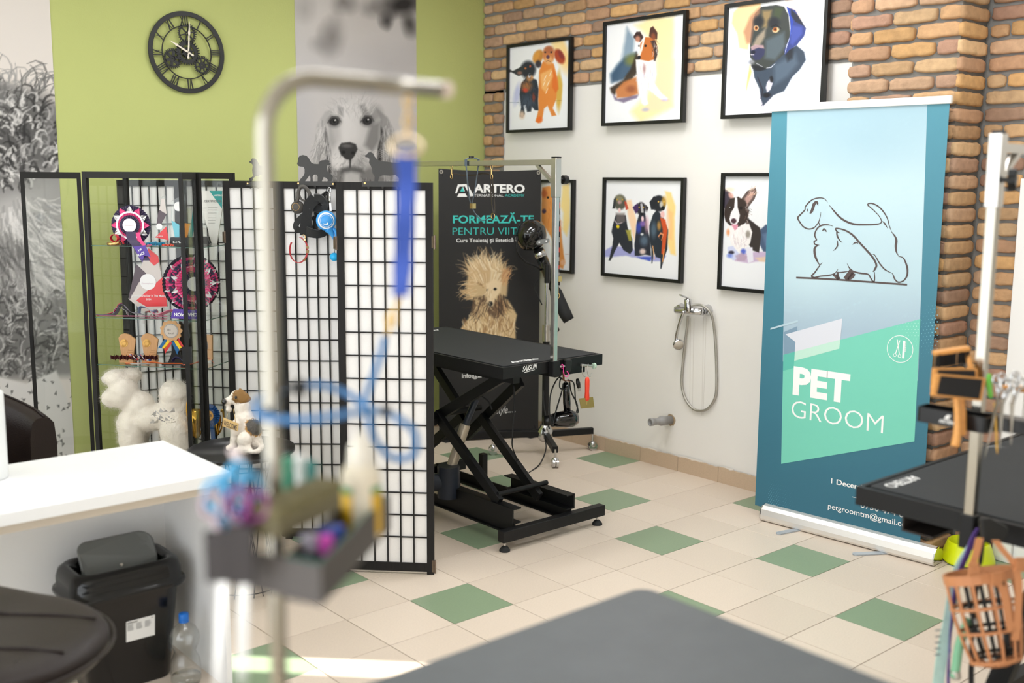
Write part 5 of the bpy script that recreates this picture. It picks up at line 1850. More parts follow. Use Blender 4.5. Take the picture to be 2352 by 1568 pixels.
for q in ((1037, 384), (1129, 384)):
 b = B()
 c = hb(q[0], q[1] + 11, 0.03)
 b.tube([c + np.array([0, 0.008 * math.sin(a), 0.026 + 0.012 * math.cos(a)]) for a in np.linspace(0, 2 * PI, 14)[:-1]], 0.0022, 6, closed=True)
 b.cyl(c + np.array([0, 0, 0.016]), c + np.array([0, 0, -0.012]), 0.0042, n=8)
 b.tube([c + np.array([0, 0.009 * math.sin(a), -0.022 + 0.012 * math.cos(a)]) for a in np.linspace(0, 2 * PI, 14)[:-1]], 0.0022, 6, closed=True)
 part('snap_hook', b, M_gold, t)
b = B()
c = hb(1132, 496, 0.033)
b.tube([c + np.array([0, 0.013 * math.sin(a), 0.013 * math.cos(a)]) for a in np.linspace(0, 2 * PI, 16)[:-1]], 0.0026, 6, closed=True)
part('ring', b, M_gold, t)
# red and black lead on the post's knob
kx = px_ + 0.05
k0 = on(1285, 410, 'x', kx)
t = thing('dog_lead', 'black lead patterned with red, hung on the arm knob by the dryer', 'dog lead', on(1283, 690, 'x', kx))
b = B()
path = [on(1288, 405, 'x', kx), on(1284, 408, 'x', kx - 0.004), on(1283, 430, 'x', kx - 0.01), on(1283, 520, 'x', kx - 0.01), on(1281, 600, 'x', kx - 0.01), on(1282, 655, 'x', kx - 0.01)]
SP_ = smooth_path(path, 14)
for i in range(len(SP_) - 1):
 b.col = 1 if (i // 2) % 4 == 1 else (2 if (i // 2) % 4 == 3 else 0)
 b.ribbon(SP_[i:i + 2], (0.76, -0.65, 0), 0.016, 0.003)
part('strap', b, [mat('black_webbing', (38, 36, 38), 0.8), mat('red_print', (190, 62, 52), 0.8), mat('grey_print', (150, 148, 146), 0.8)], t)
b = B()
c = on(1283, 640, 'x', kx - 0.01)
b.box(c - np.array([0.01, 0.01, 0.012]), c + np.array([0.01, 0.01, 0.012]))
part('slide', b, M_gold, t)
b = B()
c = on(1281, 670, 'x', kx - 0.01)
b.cyl(c + ZZ * 0.02, c - ZZ * 0.01, 0.004, n=8)
b.tube([c + ZZ * (-0.018 + 0.012 * math.cos(a)) + np.array([0.76, -0.65, 0]) * 0.008 * math.sin(a) for a in np.linspace(0, 2 * PI, 14)[:-1]], 0.0022, 6, closed=True)
part('snap_hook', b, M_gold, t)
# pink ring clip on the clamp screw
c = np.array([px_ + 0.052, py_ - 0.004, 0.84])
b = B()
e = lambda a, r, dz: c + np.array([0.004, -0.002, dz]) + np.array([0, 1, 0]) * 0 + np.array([0.76, -0.65, 0]) * r * math.sin(a) + ZZ * r * math.cos(a)
b.tube([c + np.array([0, 0.009 * math.sin(a), 0.009 * math.cos(a)]) for a in np.linspace(0, 2 * PI, 16)[:-1]], 0.0025, 6, closed=True)
b.tube(smooth_path([c + np.array([0, -0.009, 0]), c + np.array([0.0, -0.009, -0.03]), c + np.array([0.012, -0.016, -0.048]), c + np.array([0.022, -0.02, -0.035]), c + np.array([0.015, -0.016, -0.022])], 6), 0.0022, 6)
single('ring_clip', b, mat('pink_plastic', (228, 70, 150), 0.4), 'small bright pink ring clip hanging on the clamp screw', 'clip')
# ---- red handled comb on its hook under the table edge
hx = on(1338, 842, 'y', -1.06)
t = thing('hook_rail', 'short steel rod with wire hooks under the scissor lift table edge', 'hook rail', hx)
b = B()
b.cyl(on(1334, 838, 'y', -1.05), on(1360, 840, 'y', -1.05), 0.006, n=10)
part('rod', b, M_steel, t)
b = B()
c = on(1364, 840, 'y', -1.05)
b.cyl(c - np.array([0.004, 0, 0]), c + np.array([0.006, 0, 0]), 0.014, n=14)
part('end_cap', b, mat('pale_green_plastic', (176, 200, 180), 0.4), t)
for q in (1337, 1349):
 b = B()
 b.tube(smooth_path([on(q, 838, 'y', -1.05) + np.array([0, -0.006, 0.006]), on(q, 848, 'y', -1.062), on(q + 2, 862, 'y', -1.062), on(q + 8, 864, 'y', -1.062), on(q + 10, 856, 'y', -1.062)], 5), 0.0018, 6)
 part('wire_hook', b, M_steel, t)
c = on(1349, 866, 'y', -1.08)
t = thing('stripping_comb', 'red handled stripping comb with a brass blade, hanging from the scissor lift table', 'comb', c - ZZ * 0.2)
b = B()
b.tube([c, c - ZZ * 0.012, c - ZZ * 0.03, c - ZZ * 0.07, c - ZZ * 0.105, c - ZZ * 0.112], [0.007, 0.011, 0.0115, 0.0105, 0.0125, 0.008], 14)
part('handle', b, mat('red_plastic', (228, 66, 40), 0.4, bump=0.4, bscale=300), t)
b = B()
a_, b_ = on(1330, 915, 'y', -1.08), on(1365, 935, 'y', -1.08)
b.cyl(c - ZZ * 0.11, c - ZZ * 0.13, 0.004, n=8)
b.prism([(0, 0), (b_[0] - a_[0] - 0.012, -0.004), (b_[0] - a_[0], b_[2] - a_[2]), (0.012, b_[2] - a_[2] + 0.006)], a_, (1, 0, 0), (0, 0, 1), 0.002)
part('blade', b, mat('brass_blade', (186, 156, 96), 0.35, 0.8), t)
# ---- hand dryer hanging upside down with its cord
dy = -0.96
c = on(1300, 968, 'y', dy)
t = thing('hair_dryer', 'black hand hair dryer hanging upside down with looped cord under the grooming table', 'hair dryer', c)
b = B()
R1 = np.array([0.93, -0.37, 0])
h0, h1 = on(1303, 945, 'y', dy), on(1300, 878, 'y', dy)
b.tube([h0, h0 + (h1 - h0) * 0.3, h0 + (h1 - h0) * 0.7, h1], [0.017, 0.019, 0.017, 0.012], 14)
part('grip', b, M_glossblack, t)
b = B()
cc_ = on(1298, 962, 'y', dy)
b.tube([cc_ - R1 * 0.065, cc_ - R1 * 0.04, cc_, cc_ + R1 * 0.035, cc_ + R1 * 0.06], [0.03, 0.036, 0.042, 0.042, 0.03], 20)
part('barrel', b, M_glossblack, t)
b = B()
b.tube([cc_ - R1 * 0.11 - ZZ * 0.0, cc_ - R1 * 0.06], [0.022, 0.029], 18)
part('nozzle', b, M_blackplastic, t)
b = B()
for pts in (((1296, 872), (1282, 868), (1266, 900), (1262, 940), (1266, 975), (1272, 978)), ((1294, 880), (1290, 900), (1278, 940), (1270, 975)), ((1304, 872), (1318, 880), (1322, 920), (1328, 945), (1320, 952)), ((1308, 874), (1312, 900), (1326, 930), (1322, 955)), ((1300, 876), (1288, 870), (1286, 890), (1298, 894))):
 b.tube(smooth_path([on(x, y, 'y', dy - 0.012 * i / 3) for i, (x, y) in enumerate(pts)], 6), 0.0035, 6)
part('cord', b, M_blackplastic, t)
b = B()
q0, q1 = on(1326, 870, 'y', dy), on(1330, 890, 'y', dy)
b.tube([q0, (q0 + q1) / 2, q1], [0.007, 0.011, 0.009], 10)
part('plug', b, M_blackplastic, t)
b = B()
for s in (-0.006, 0.006):
 b.cyl(q1 + np.array([s, 0, 0]), q1 + np.array([s, 0, -0.018]), 0.0022, n=6)
part('plug_pin', b, M_steel, t)
# ================================================================ stand dryer
hub = np.array([-0.33, 0.22, 0.0])
fl, fr_, ff = on(1132, 1036, 'z', 0.02), on(1369, 1030, 'z', 0.02), on(1275, 1066, 'z', 0.02)
fr_ = np.array([-0.06, 0.07, 0])
t = thing('stand_dryer', 'glossy black dryer on a wheeled stand, right of the black stand banner', 'stand dryer', hub)
hubz = 0.125
hub3 = np.array([on(1252, 995, 'z', hubz)[0], on(1252, 995, 'z', hubz)[1], hubz])
hub3 = dep(1252, 996, 6.66)
for e in (fl, fr_, ff):
 e = np.array([e[0], e[1], hub3[2]])
 if True:
  d = unit(e - hub3)
  b = B()
  b.bar(hub3 + d * 0.03, np.array([e[0], e[1], hub3[2] - (0.02 if abs(e[1] - ff[1]) < 1e-6 else 0)]), 0.034, 0.04)
  lg = part('leg', b, M_blackmetal, t, bevel=0.003)
  b = B()
  w0 = np.array([e[0], e[1], 0.028])
  s_ = np.cross(d, ZZ)
  b.cyl(w0 - s_ * 0.018, w0 - s_ * 0.004, 0.028, n=20)
  b.cyl(w0 + s_ * 0.004, w0 + s_ * 0.018, 0.028, n=20)
  b.ball(w0 + ZZ * 0.012, (0.024, 0.024, 0.024), 14, 8)
  b.cyl(w0 + ZZ * 0.02, np.array([e[0], e[1], hub3[2] - 0.015]), 0.007, n=10)
  part('castor', b, M_chrome, lg)
b = B()
b.lathe([(0, -0.045), (0.03, -0.045), (0.05, -0.02), (0.052, 0.02), (0.034, 0.045), (0.03, 0.06), (0, 0.06)], hub3, n=18)
part('hub', b, M_chrome, t)
b = B()
p1 = np.array([hub3[0], hub3[1], dep(1246, 778, 6.66)[2]])
b.cyl(hub3 + ZZ * 0.05, p1, 0.022, n=18)
part('lower_pole', b, M_blackmetal, t)
b = B()
b.cyl(p1, p1 + ZZ * 0.1, 0.026, n=18)
cl_ = part('pole_clamp', b, M_steel, t)
b = B()
b.cyl(p1 + ZZ * 0.07, p1 + ZZ * 0.07 + np.array([0.05, -0.03, 0]), 0.006, n=8)
b.ball(p1 + ZZ * 0.07 + np.array([0.055, -0.035, 0]), 0.017, 10, 8)
part('clamp_knob', b, M_knob, cl_)
b = B()
b.cyl(p1 + ZZ * 0.1, p1 + ZZ * 0.38, 0.012, n=14)
part('upper_pole', b, M_chrome, t)
b = B()
sl_ = (-ROT[2]) * np.array([1, 1, 0])
sl_ = unit(sl_)
o = p1 - ZZ * 0.14 + sl_ * 0.0232
rr = unit(np.cross(sl_, ZZ)) * -1
b.add([o - rr * 0.014, o + rr * 0.014, o + rr * 0.014 + ZZ * 0.1, o - rr * 0.014 + ZZ * 0.1], [(0, 1, 2, 3)], False)
part('sticker', b, mat('sticker_cream', (226, 206, 190), 0.6), t, 'small cream warning sticker')
b = B()
b.cyl(p1 + ZZ * 0.36, p1 + ZZ * 0.47, 0.017, n=14)
part('collar', b, M_blackplastic, t)
DD = 6.64
hc = dep(1220, 540, DD)
b = B()
ax = unit(dep(1185, 515, DD) - dep(1240, 560, DD))
b.lathe([(0, -0.088), (0.03, -0.088), (0.06, -0.08), (0.085, -0.056), (0.099, -0.02), (0.102, 0.01), (0.098, 0.03), (0.088, 0.045), (0, 0.05)], hc, axis=-ax * 0.5 + np.array([-0.2, -0.3, -0.1]) * 0.4, n=32)
b.ball(hc, 0.097, 28, 18)
part('housing', b, M_glossblack, t)
b = B()
nd = unit(dep(1310, 735, DD) - dep(1238, 575, DD))
q = dep(1236, 572, DD)
n1 = dep(1256, 620, DD)
b.tube([q, n1], [0.034, 0.03], 20)
part('chrome_band_neck', b, M_blackplastic, t)
b = B()
b.tube([dep(1238, 578, DD), dep(1244, 592, DD)], [0.037, 0.036], 22)
part('chrome_band', b, M_chrome, t)
b = B()
n2 = dep(1277, 672, DD)
b.tube([dep(1244, 592, DD), n2], [0.037, 0.031], 20)
part('nozzle_tube', b, M_glossblack, t)
b = B()
b.tube([n2 - nd * 0.02, n2, dep(1284, 690, DD), dep(1298, 720, DD), dep(1307, 736, DD)], [0.033, 0.039, 0.041, 0.04, 0.036], 20)
part('nozzle', b, M_rubber, t)
b = B()
ra = dep(1182, 542, DD)
b.tube(smooth_path([dep(1188, 545, DD - 0.1), dep(1188, 575, DD - 0.1), dep(1205, 600, DD - 0.08), dep(1232, 612, DD - 0.05), dep(1240, 620, DD)], 6), 0.006, 8)
part('yoke', b, M_blackmetal, t)
b = B()
b.tube(smooth_path([dep(1237, 640, DD), dep(1228, 660, DD + 0.03), dep(1245, 700, DD + 0.02)], 5), 0.004, 6)
part('cable', b, M_rubber, t)
b = B()
b.tube(smooth_path([dep(1250, 1000, DD - 0.05), dep(1254, 1030, DD - 0.15), dep(1240, 1065, DD - 0.25), dep(1214, 1086, DD - 0.4)], 6), 0.004, 6)
b.tube(smooth_path([dep(1256, 870, DD - 0.03), dep(1248, 910, DD - 0.04), dep(1254, 960, DD - 0.05), dep(1262, 985, DD - 0.05)], 6), 0.005, 6)
part('cable', b, M_rubber, t)
b = B()
b.prism(rrect(0, 0, 0.04, 0.014, 0.013), dep(1247, 555, DD - 0.1), ROT[0] + ROT[1] * 0.2, ROT[1], 0.012)
part('switch_plate', b, mat('grey_plastic', (112, 114, 112)), t)
b = B()
for s in (-0.022, 0.02):
 c = dep(1247, 555, DD - 0.115) + (ROT[0] + ROT[1] * 0.2) * s
 b.cyl(c, c - ROT[2] * 0.008, 0.005, n=10)
part('switch_button', b, M_white, t)
# ================================================================ teal roll-up banner
BL0, BR0 = np.array([-0.389, -1.496, 0.0]), np.array([-0.334, -2.359, 0.0])
bu = unit(BR0 - BL0)
bn = np.array([bu[1], -bu[0], 0.0])          # towards the room
if bn[0] > 0:
 bn = -bn
bc = (BL0 + BR0) / 2
t = thing('roll_up_banner', 'tall teal roll-up banner with two outlined dogs, in front of the brick pillar', 'banner', bc)
BP0 = BL0 - bn * 0.02
def BP(px, py, lift=0.0):
 return onpl(px, py, BP0 + bn * lift, bn)
c7 = lambda x, y: (1740 + x / 2.489, 680 + y / 2.489)
c6 = lambda x, y: (1740 + x / 3.137, 200 + y / 3.137)
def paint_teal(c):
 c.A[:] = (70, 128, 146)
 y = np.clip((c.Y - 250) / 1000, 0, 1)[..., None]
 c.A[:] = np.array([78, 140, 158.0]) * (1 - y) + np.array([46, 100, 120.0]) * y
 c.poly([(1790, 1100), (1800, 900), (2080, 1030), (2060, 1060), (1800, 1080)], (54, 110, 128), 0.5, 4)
def paint_panel(c):
 y = c.Y[..., None]
 A0, A1, A2, A3 = np.array([158, 188, 201.0]), np.array([186, 210, 218.0]), np.array([179, 203, 212.0]), np.array([162, 183, 198.0])
 k = lambda a, b_: np.clip((y - a) / (b_ - a), 0, 1)
 c.A = A0 + (A1 - A0) * k(240, 430)
 c.A = c.A + (A2 - A1) * k(480, 640) + (A3 - A2) * k(640, 760)
 for q in range(26):
  ph = q * 0.7
  pts = [(1800 + s * 15, 280 + q * 18 + 14 * math.sin(s * 0.5 + ph) + 10 * math.sin(s * 0.23 + ph * 2)) for s in range(23)]
  c.line(pts, [0.5, 0.5], (176, 206, 216), 0.25, 1.0)
 c.blob(1990, 320, 90, 50, (156, 186, 200), 0.5, 0.9)
 c.blob(1860, 620, 60, 60, (200, 222, 228), 0.4, 0.9)
A, B_, C_ = BP(1773, 254), BP(2182, 228), BP(1760, 1186)
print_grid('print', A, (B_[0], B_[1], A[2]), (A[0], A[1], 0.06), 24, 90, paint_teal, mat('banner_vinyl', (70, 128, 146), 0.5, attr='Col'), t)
pan = print_grid('light_panel', BP(*c6(213, 170), 0.0005), (lambda q: (q[0], q[1], BP(*c6(213, 170))[2]))(BP(*c6(1222, 140), 0.0005)), BP(1798, 830, 0.0005), 60, 120, paint_panel, mat('banner_vinyl'), t)
def flat(name, pts, col, lift, m=None, label=None):
 b = B()
 v = [BP(*p, lift) for p in pts]
 if np.dot(np.cross(v[1] - v[0], v[2] - v[1]), bn) < 0:
  v = v[::-1]
 b.add(v, [tuple(range(len(v)))], False)
 return part(name, b, m or mat('vinyl_%d_%d_%d' % col, col, 0.5), t, label)
flat('printed_shape', [c7(147, 335), c7(931, 130), c7(897, 830), c7(135, 958)], (116, 200, 178), 0.001, label='mint green slanted field')
flat('printed_shape', [c7(150, 205), c7(226, 172), c7(224, 200), c7(160, 218), c7(217, 262), c7(213, 316), c7(148, 335)], (124, 150, 170), 0.0012)
flat('printed_shape', [c7(147, 336), c7(213, 317), c7(206, 410), c7(145, 427)], (92, 182, 166), 0.0013)
flat('printed_shape', [c7(160, 218), c7(485, 127), c7(473, 248), c7(213, 317), c7(217, 262)], (212, 214, 222), 0.0014)
flat('printed_shape', [c7(213, 317), c7(473, 248), c7(467, 300), c7(210, 370)], (188, 222, 206), 0.0014)
flat('printed_shape', [c7(74, 182), c7(230, 136), c7(230, 148), c7(73, 192)], (178, 200, 210), 0.0014)
def btext(txt, x0, yb, x1, ycap, bold=0.0, spacing=1.0):
 """crop-7 coordinates: left end on the base line, right end x, cap top y at the left"""
 o = BP(*c7(x0, yb), 0.0016)
 # right end: same height on the banner
 e = None
 lo_, hi_ = yb, yb + 160
 for _ in range(40):
  m_ = (lo_ + hi_) / 2
  e = BP(*c7(x1, m_), 0.0016)
  if e[2] > o[2]:
   lo_ = m_
  else:
   hi_ = m_
 cap = BP(*c7(x0, ycap), 0.0016)[2] - o[2]
 b = B()
 write(b, txt, o, bu, (0, 0, 1), width=np.linalg.norm(e - o), height=cap, bold=bold, spacing=spacing)
 part('lettering', b, M_ink, t)
btext('PET', 200, 553, 523, 400, 0.045)
btext('GROOM', 192, 690, 716, 586, -0.012)
btext('1 Decembrie', 420, 1068, 668, 1038, 0.02)
btext('0730 474 88', 588, 1207, 862, 1175, 0.004)
btext('petgroomtm@gmail.com', 402, 1212, 885, 1180, 0.006)
flat('printed_shape', [c7(540, 1145), c7(660, 1174), c7(660, 1177), c7(540, 1148)], (238, 238, 236), 0.0016)
# outlined dogs
SK = [
 ([(505, 830), (480, 803), (440, 798), (400, 808), (370, 830), (344, 862), (340, 885), (312, 915), (290, 940), (300, 965), (330, 1005), (370, 1022), (410, 1010), (440, 970), (452, 930), (456, 900)], [1, 3, 4, 4, 5, 4, 4, 5, 6, 5, 5, 5, 4, 3, 2, 1]),
 ([(436, 840), (424, 828), (408, 842), (398, 872), (388, 898), (376, 910)], [5, 9, 11, 10, 9, 4]),
 ([(430, 838), (436, 852)], [5, 2]),
 ([(364, 874), (360, 886), (360, 896)], [1, 4, 1]),
 ([(515, 848), (545, 885), (590, 935), (640, 968), (700, 988), (780, 991), (850, 989), (886, 980), (892, 962), (880, 935), (850, 900), (815, 868), (796, 852), (798, 840), (826, 838), (868, 858), (905, 895), (935, 945), (950, 1000), (965, 1040)], [1, 5, 7, 7, 7, 6, 5, 4, 3, 3, 3, 4, 4, 4, 5, 5, 5, 4, 3, 1]),
 ([(900, 966), (918, 985), (938, 1018)], [2, 6, 1]),
 ([(965, 1042), (990, 1075), (1000, 1105), (996, 1145), (1000, 1185), (1016, 1216)], [2, 6, 9, 9, 6, 1]),
 ([(1014, 1218), (1046, 1228), (1066, 1260), (1080, 1310), (1076, 1360), (1050, 1395), (1015, 1405), (990, 1385), (978, 1355), (970, 1338)], [2, 4, 6, 7, 6, 5, 5, 5, 4, 1]),
 ([(830, 1205), (846, 1212), (880, 1270), (920, 1315), (972, 1342)], [2, 3, 5, 5, 1]),
 ([(440, 975), (450, 1000)], [3, 3]),
 ([(545, 1002), (510, 992), (470, 993), (440, 1008), (420, 1035), (412, 1068), (424, 1100), (408, 1112), (412, 1130), (428, 1137), (445, 1138)], [1, 4, 6, 5, 5, 5, 5, 5, 5, 4, 2]),
 ([(432, 1140), (412, 1160), (412, 1200), (424, 1240), (448, 1284)], [4, 8, 9, 7, 2]),
 ([(466, 1262), (440, 1295), (412, 1335), (390, 1360), (410, 1372), (450, 1362), (510, 1356), (555, 1342), (580, 1310)], [1, 4, 5, 6, 6, 5, 5, 4, 1]),
 ([(468, 1036), (478, 1022), (490, 1032), (496, 1043)], [3, 6, 5, 2]),
 ([(592, 1050), (574, 1042), (562, 1020), (590, 1020), (640, 1036), (690, 1070), (740, 1126), (790, 1180), (832, 1230), (856, 1280), (846, 1310), (832, 1330)], [2, 4, 5, 5, 6, 7, 7, 7, 7, 7, 7, 3]),
 ([(570, 1030), (574, 1070), (592, 1104), (612, 1120)], [4, 6, 4, 1]),
 ([(576, 1104), (576, 1140), (562, 1164), (545, 1178)], [2, 5, 4, 1]),
 ([(684, 1135), (700, 1122), (718, 1120), (722, 1130)], [1, 5, 5, 1]),
 ([(645, 1270), (660, 1300), (690, 1326), (740, 1340), (795, 1348), (815, 1375), (828, 1396), (840, 1398), (844, 1370), (842, 1330)], [1, 4, 5, 6, 5, 5, 5, 5, 4, 2]),
 ([(578, 1335), (620, 1332), (660, 1325)], [3, 4, 2]),
 ([(278, 1372), (500, 1382), (760, 1400), (1078, 1423)], [6.5, 6.5]),
 ([(545, 1350), (570, 1366), (585, 1385)], [7, 14, 10]),
 ([(578, 1330), (576, 1360), (590, 1382)], [6, 10, 8]),
 ([(680, 1325), (660, 1352), (632, 1384)], [22, 20, 18]),
 ([(690, 1340), (680, 1362), (650, 1386)], [16, 16, 10]),
]
b = B()
b.strokes(SK, None, None, None, None, map2=lambda x, y: BP(*c6(x, y), 0.0012))
part('dog_outline', b, mat('brown_ink', (84, 72, 70), 0.6), t, 'brown outline drawing of two dogs')
def disc(b, px, py, r, lift, n=10):
 c = BP(px, py, lift)
 b.add([c + bu * (r * math.cos(2 * PI * k / n)) + ZZ * (r * math.sin(2 * PI * k / n)) for k in range(n)], [tuple(range(n))], False)
# round scissors and comb mark
b = B()
o = BP(*c7(814, 302), 0.0015)
kr = np.linalg.norm(BP(*c7(890, 302), 0.0015) - o)
b.ring(o, bu, ZZ, kr * 0.955, kr, 0.0002, 48)
k1 = kr / 78.0
def ic(x, y):
 return o + bu * ((x - 814) * k1) + ZZ * ((302 - y) * k1)
for a, e, w0 in (((795, 250), (812, 330), 3.5), ((811, 252), (790, 330), 3.5)):
 b.bar(ic(*a), ic(*e), w0 * k1 * 1.4, 0.0002, up=bn)
for x, y in ((786, 340), (814, 342)):
 b.ring(ic(x, y), bu, ZZ, 7 * k1, 10 * k1, 0.0002, 18)
b.bar(ic(836, 252), ic(836, 352), 13 * k1, 0.0002, up=bn)
for q in range(10):
 b.bar(ic(840, 258 + q * 6), ic(850, 258 + q * 6), 3 * k1, 0.0002, up=bn)
part('emblem', b, M_ink, t, 'white ring with scissors and comb')
b = B()
for r in range(20):
 for q in range(6):
  x, y = 938 + q * 20 + (10 if r % 2 else 0), 62 + r * 19
  if x > 1035:
   continue
  s = max(0, 1 - abs(y - 200 + (x - 985) * 0.4) / 210)
  disc(b, *c7(x, y + (x - 938) * -0.12), 0.0034 * s * (0.5 + 0.5 * (x - 900) / 130), 0.0014)
part('halftone', b, mat('vinyl_pale_teal', (112, 172, 190), 0.5), t)
b = B()
for r in range(14):
 for q in range(9):
  x, y = 765 + q * 18 + (9 if r % 2 else 0), 100 + r * 18
  s = max(0, (x - 760) / 165) * max(0, 1 - abs(y - 190) / 150)
  if s > 0.08:
   disc(b, *c7(x, y), 0.0026 * s, 0.0015)
part('halftone', b, mat('vinyl_pale_mint', (186, 226, 216), 0.5), t)
b = B()
for r in range(22):
 for q in range(15):
  x, y = 62 + q * 12 + (6 if r % 2 else 0), 1040 + r * 11 + q * 3.4
  s = max(0, 1 - q / 14) * max(0.12, min(1, (y - 1020) / 160))
  if y < 1216 + q * 3.6 and s > 0.08:
   disc(b, *c7(x, y), 0.0021 * s, 0.0014, 8)
part('halftone', b, mat('vinyl_pale_teal'), t)
# top rail, cassette, feet
b = B()
ta, tb = BP(1770, 247), BP(2187, 221)
zt0 = ta[2] - 0.008
b.bar(np.array([ta[0], ta[1], zt0 + 0.004]) , np.array([tb[0], tb[1], zt0 + 0.004]), 0.02, 0.034)
part('top_rail', b, mat('white_aluminium', (236, 234, 230), 0.35), t, bevel=0.003)
b = B()
prof = [(-0.045, 0.0), (0.04, 0.0), (0.046, 0.012), (0.046, 0.03), (0.038, 0.058), (0.022, 0.074), (0.004, 0.08), (-0.006, 0.08), (-0.006, 0.068), (-0.03, 0.066), (-0.045, 0.05)]
base = BL0 - bu * 0.012
LL = np.linalg.norm(BR0 - BL0) + 0.024
loft(b, [[base + bu * s + bn * (p[0] - 0.02) + ZZ * (p[1] + 0.004) for p in prof] for s in (0.0, LL)], smooth=False)
part('cassette', b, mat('satin_aluminium', (222, 218, 212), 0.33, 0.55), t, 'silver aluminium base', bevel=0.003)
for s in (0, 1):
 b = B()
 o = base + bu * (LL if s else -0.006)
 loft(b, [[o + bu * e + bn * (p[0] - 0.02) + ZZ * (p[1] + 0.004) for p in prof] for e in (0.0, 0.006)], smooth=False)
 part('end_cap', b, M_chrome, t)
for tip, root in (((1784, 1225), (1850, 1212)), ((1958, 1272), (2040, 1268))):
 a = on(tip[0], tip[1], 'z', 0.004)
 r = a - bn * 0.17
 e = on(root[0], root[1], 'z', 0.004)
 d = unit(e - a)
 s = np.array([-d[1], d[0], 0])
 b = B()
 L = np.linalg.norm(e - a) + 0.06
 b.prism([(0.012, -0.016), (L, -0.018), (L, 0.018), (0.012, 0.016), (0.004, 0.01), (0.0, 0.0), (0.004, -0.01)], a - ZZ * 0.003, d, s, 0.005)
 part('foot', b, mat('satin_grey_steel', (176, 184, 192), 0.35, 0.4), t)
# ================================================================ black stand banner in the corner
XA, XB = dep(1007, 387, 6.70), dep(1243, 385, 6.86)
xu = np.array([XB[0] - XA[0], XB[1] - XA[1], 0.0])
XL_ = np.linalg.norm(xu)
xu = xu / XL_
xn = np.array([xu[1], -xu[0], 0.0])
xo = np.array([XA[0], XA[1], 0.0])
t = thing('stand_banner', 'black stand banner with a windblown pale dog, in the corner behind the grooming table', 'banner', xo + xu * XL_ / 2)
def XP(px, py, lift=0.0):
 return onpl(px, py, xo + xn * lift, xn)
cx = lambda x, y: (980 + x / 3.485, 330 + y / 3.485)
b = B()
zT = XA[2]
N = 16
cols = []
for i in range(N + 1):
 s = XL_ * i / N
 zt_ = zT - 0.012 * math.sin(PI * i / N)
 cols.append((xo + xu * s + ZZ * 0.05, xo + xu * s + ZZ * zt_))
v = [p for q in cols for p in q]
f = [(2 * i, 2 * i + 2, 2 * i + 3, 2 * i + 1) for i in range(N)]
b.add(v, f, False)
vb = [p - xn * 0.0012 for p in v]
b.add(vb, [q[::-1] for q in f], False)
part('sheet', b, mat('black_vinyl', (36, 36, 37), 0.42), t)
def paint_windy(c):
 # coordinates: enlarged view of x 980.., y 330.. (3.485 per pixel)
 c.A[:] = (36, 36, 37)
 c.wob = 8
 K = (206, 178, 134)
 c.poly([(275, 1475), (330, 1400), (370, 1310), (380, 1220), (560, 1200), (650, 1250), (700, 1330), (725, 1370), (710, 1440), (715, 1560), (270, 1560)], (214, 186, 140), 1, 16)
 c.hair(160, (500, 1440, 220, 110), lambda x, y: 90 + (x - 500) * 0.08, 110, 5, [(232, 208, 164), (186, 150, 104), (150, 112, 74), (240, 222, 186)], 0.6, 1)
 c.poly([(330, 1000), (390, 930), (470, 960), (560, 1000), (640, 1060), (650, 1120), (640, 1220), (560, 1230), (470, 1260), (360, 1250), (320, 1180)], K, 1, 22)
 c.poly([(380, 1230), (460, 1220), (480, 1340), (540, 1400), (600, 1330), (620, 1220), (560, 1260), (470, 1290)], (84, 66, 50), 0.8, 24)
 fl = lambda x, y: -98 + (x - 500) * 0.22
 for n_, w_, cs_, a_, q_ in ((110, 7, [(176, 140, 98), (150, 116, 78)], 0.55, 2), (150, 6, [(214, 184, 138), (226, 198, 154)], 0.5, 12), (90, 4, [(244, 228, 194), (236, 214, 174)], 0.55, 22)):
  c.hair(n_, (490, 1060, 130, 90), fl, 130, w_, cs_, a_, q_)
 rg = np.random.RandomState(31)
 for k in range(70):
  x = 350 + 290 * rg.rand()
  tip = 870 + 110 * rg.rand() + abs(x - 480) * 0.45
  c.line([(500 + (x - 490) * 0.55, 1110), (x + 14, 1020), (x - 16 + rg.randn() * 12, tip + 50), (x - 34 + (x - 480) * 0.2, tip)], [3, 8, 5, 1], ((228, 202, 158), (208, 176, 130), (243, 228, 196), (188, 152, 108))[k % 4], 0.6, 6)
 c.hair(50, (620, 1080, 30, 60), -70, 70, 4, [(196, 142, 96), (216, 170, 120)], 0.6, 5)
 c.hair(60, (360, 1160, 50, 80), 165, 70, 4, [(226, 200, 156), (206, 170, 124)], 0.7, 6)
 c.hair(70, (450, 1260, 80, 60), 110, 110, 5, [(70, 54, 42), (120, 92, 66), (214, 184, 140)], 0.6, 7)
 c.hair(60, (590, 1260, 60, 60), 75, 110, 5, [(70, 54, 42), (130, 98, 70), (206, 170, 124)], 0.6, 8)
 c.poly([(478, 1120), (540, 1080), (600, 1110), (590, 1180), (548, 1240), (530, 1300), (495, 1310), (480, 1270), (476, 1200)], (236, 212, 172), 0.95, 20)
 c.blob(545, 1163, 13, 11, (30, 26, 24), 1, 0.25)
 c.blob(480, 1170, 7, 9, (60, 46, 38), 0.9, 0.3)
 c.blob(506, 1280, 20, 22, (30, 28, 28), 1, 0.2)
 c.line([(490, 1306), (512, 1312), (530, 1300)], [2, 3, 2], (60, 44, 36), 0.8)
 c.hair(24, (500, 1200, 20, 50), 95, 60, 4, [(240, 222, 188), (206, 176, 132)], 0.5, 9)
pA, pB, pC = XP(*cx(230, 820), 0.001), XP(*cx(745, 820), 0.001), XP(*cx(230, 1640), 0.001)
pB[2] = pA[2]
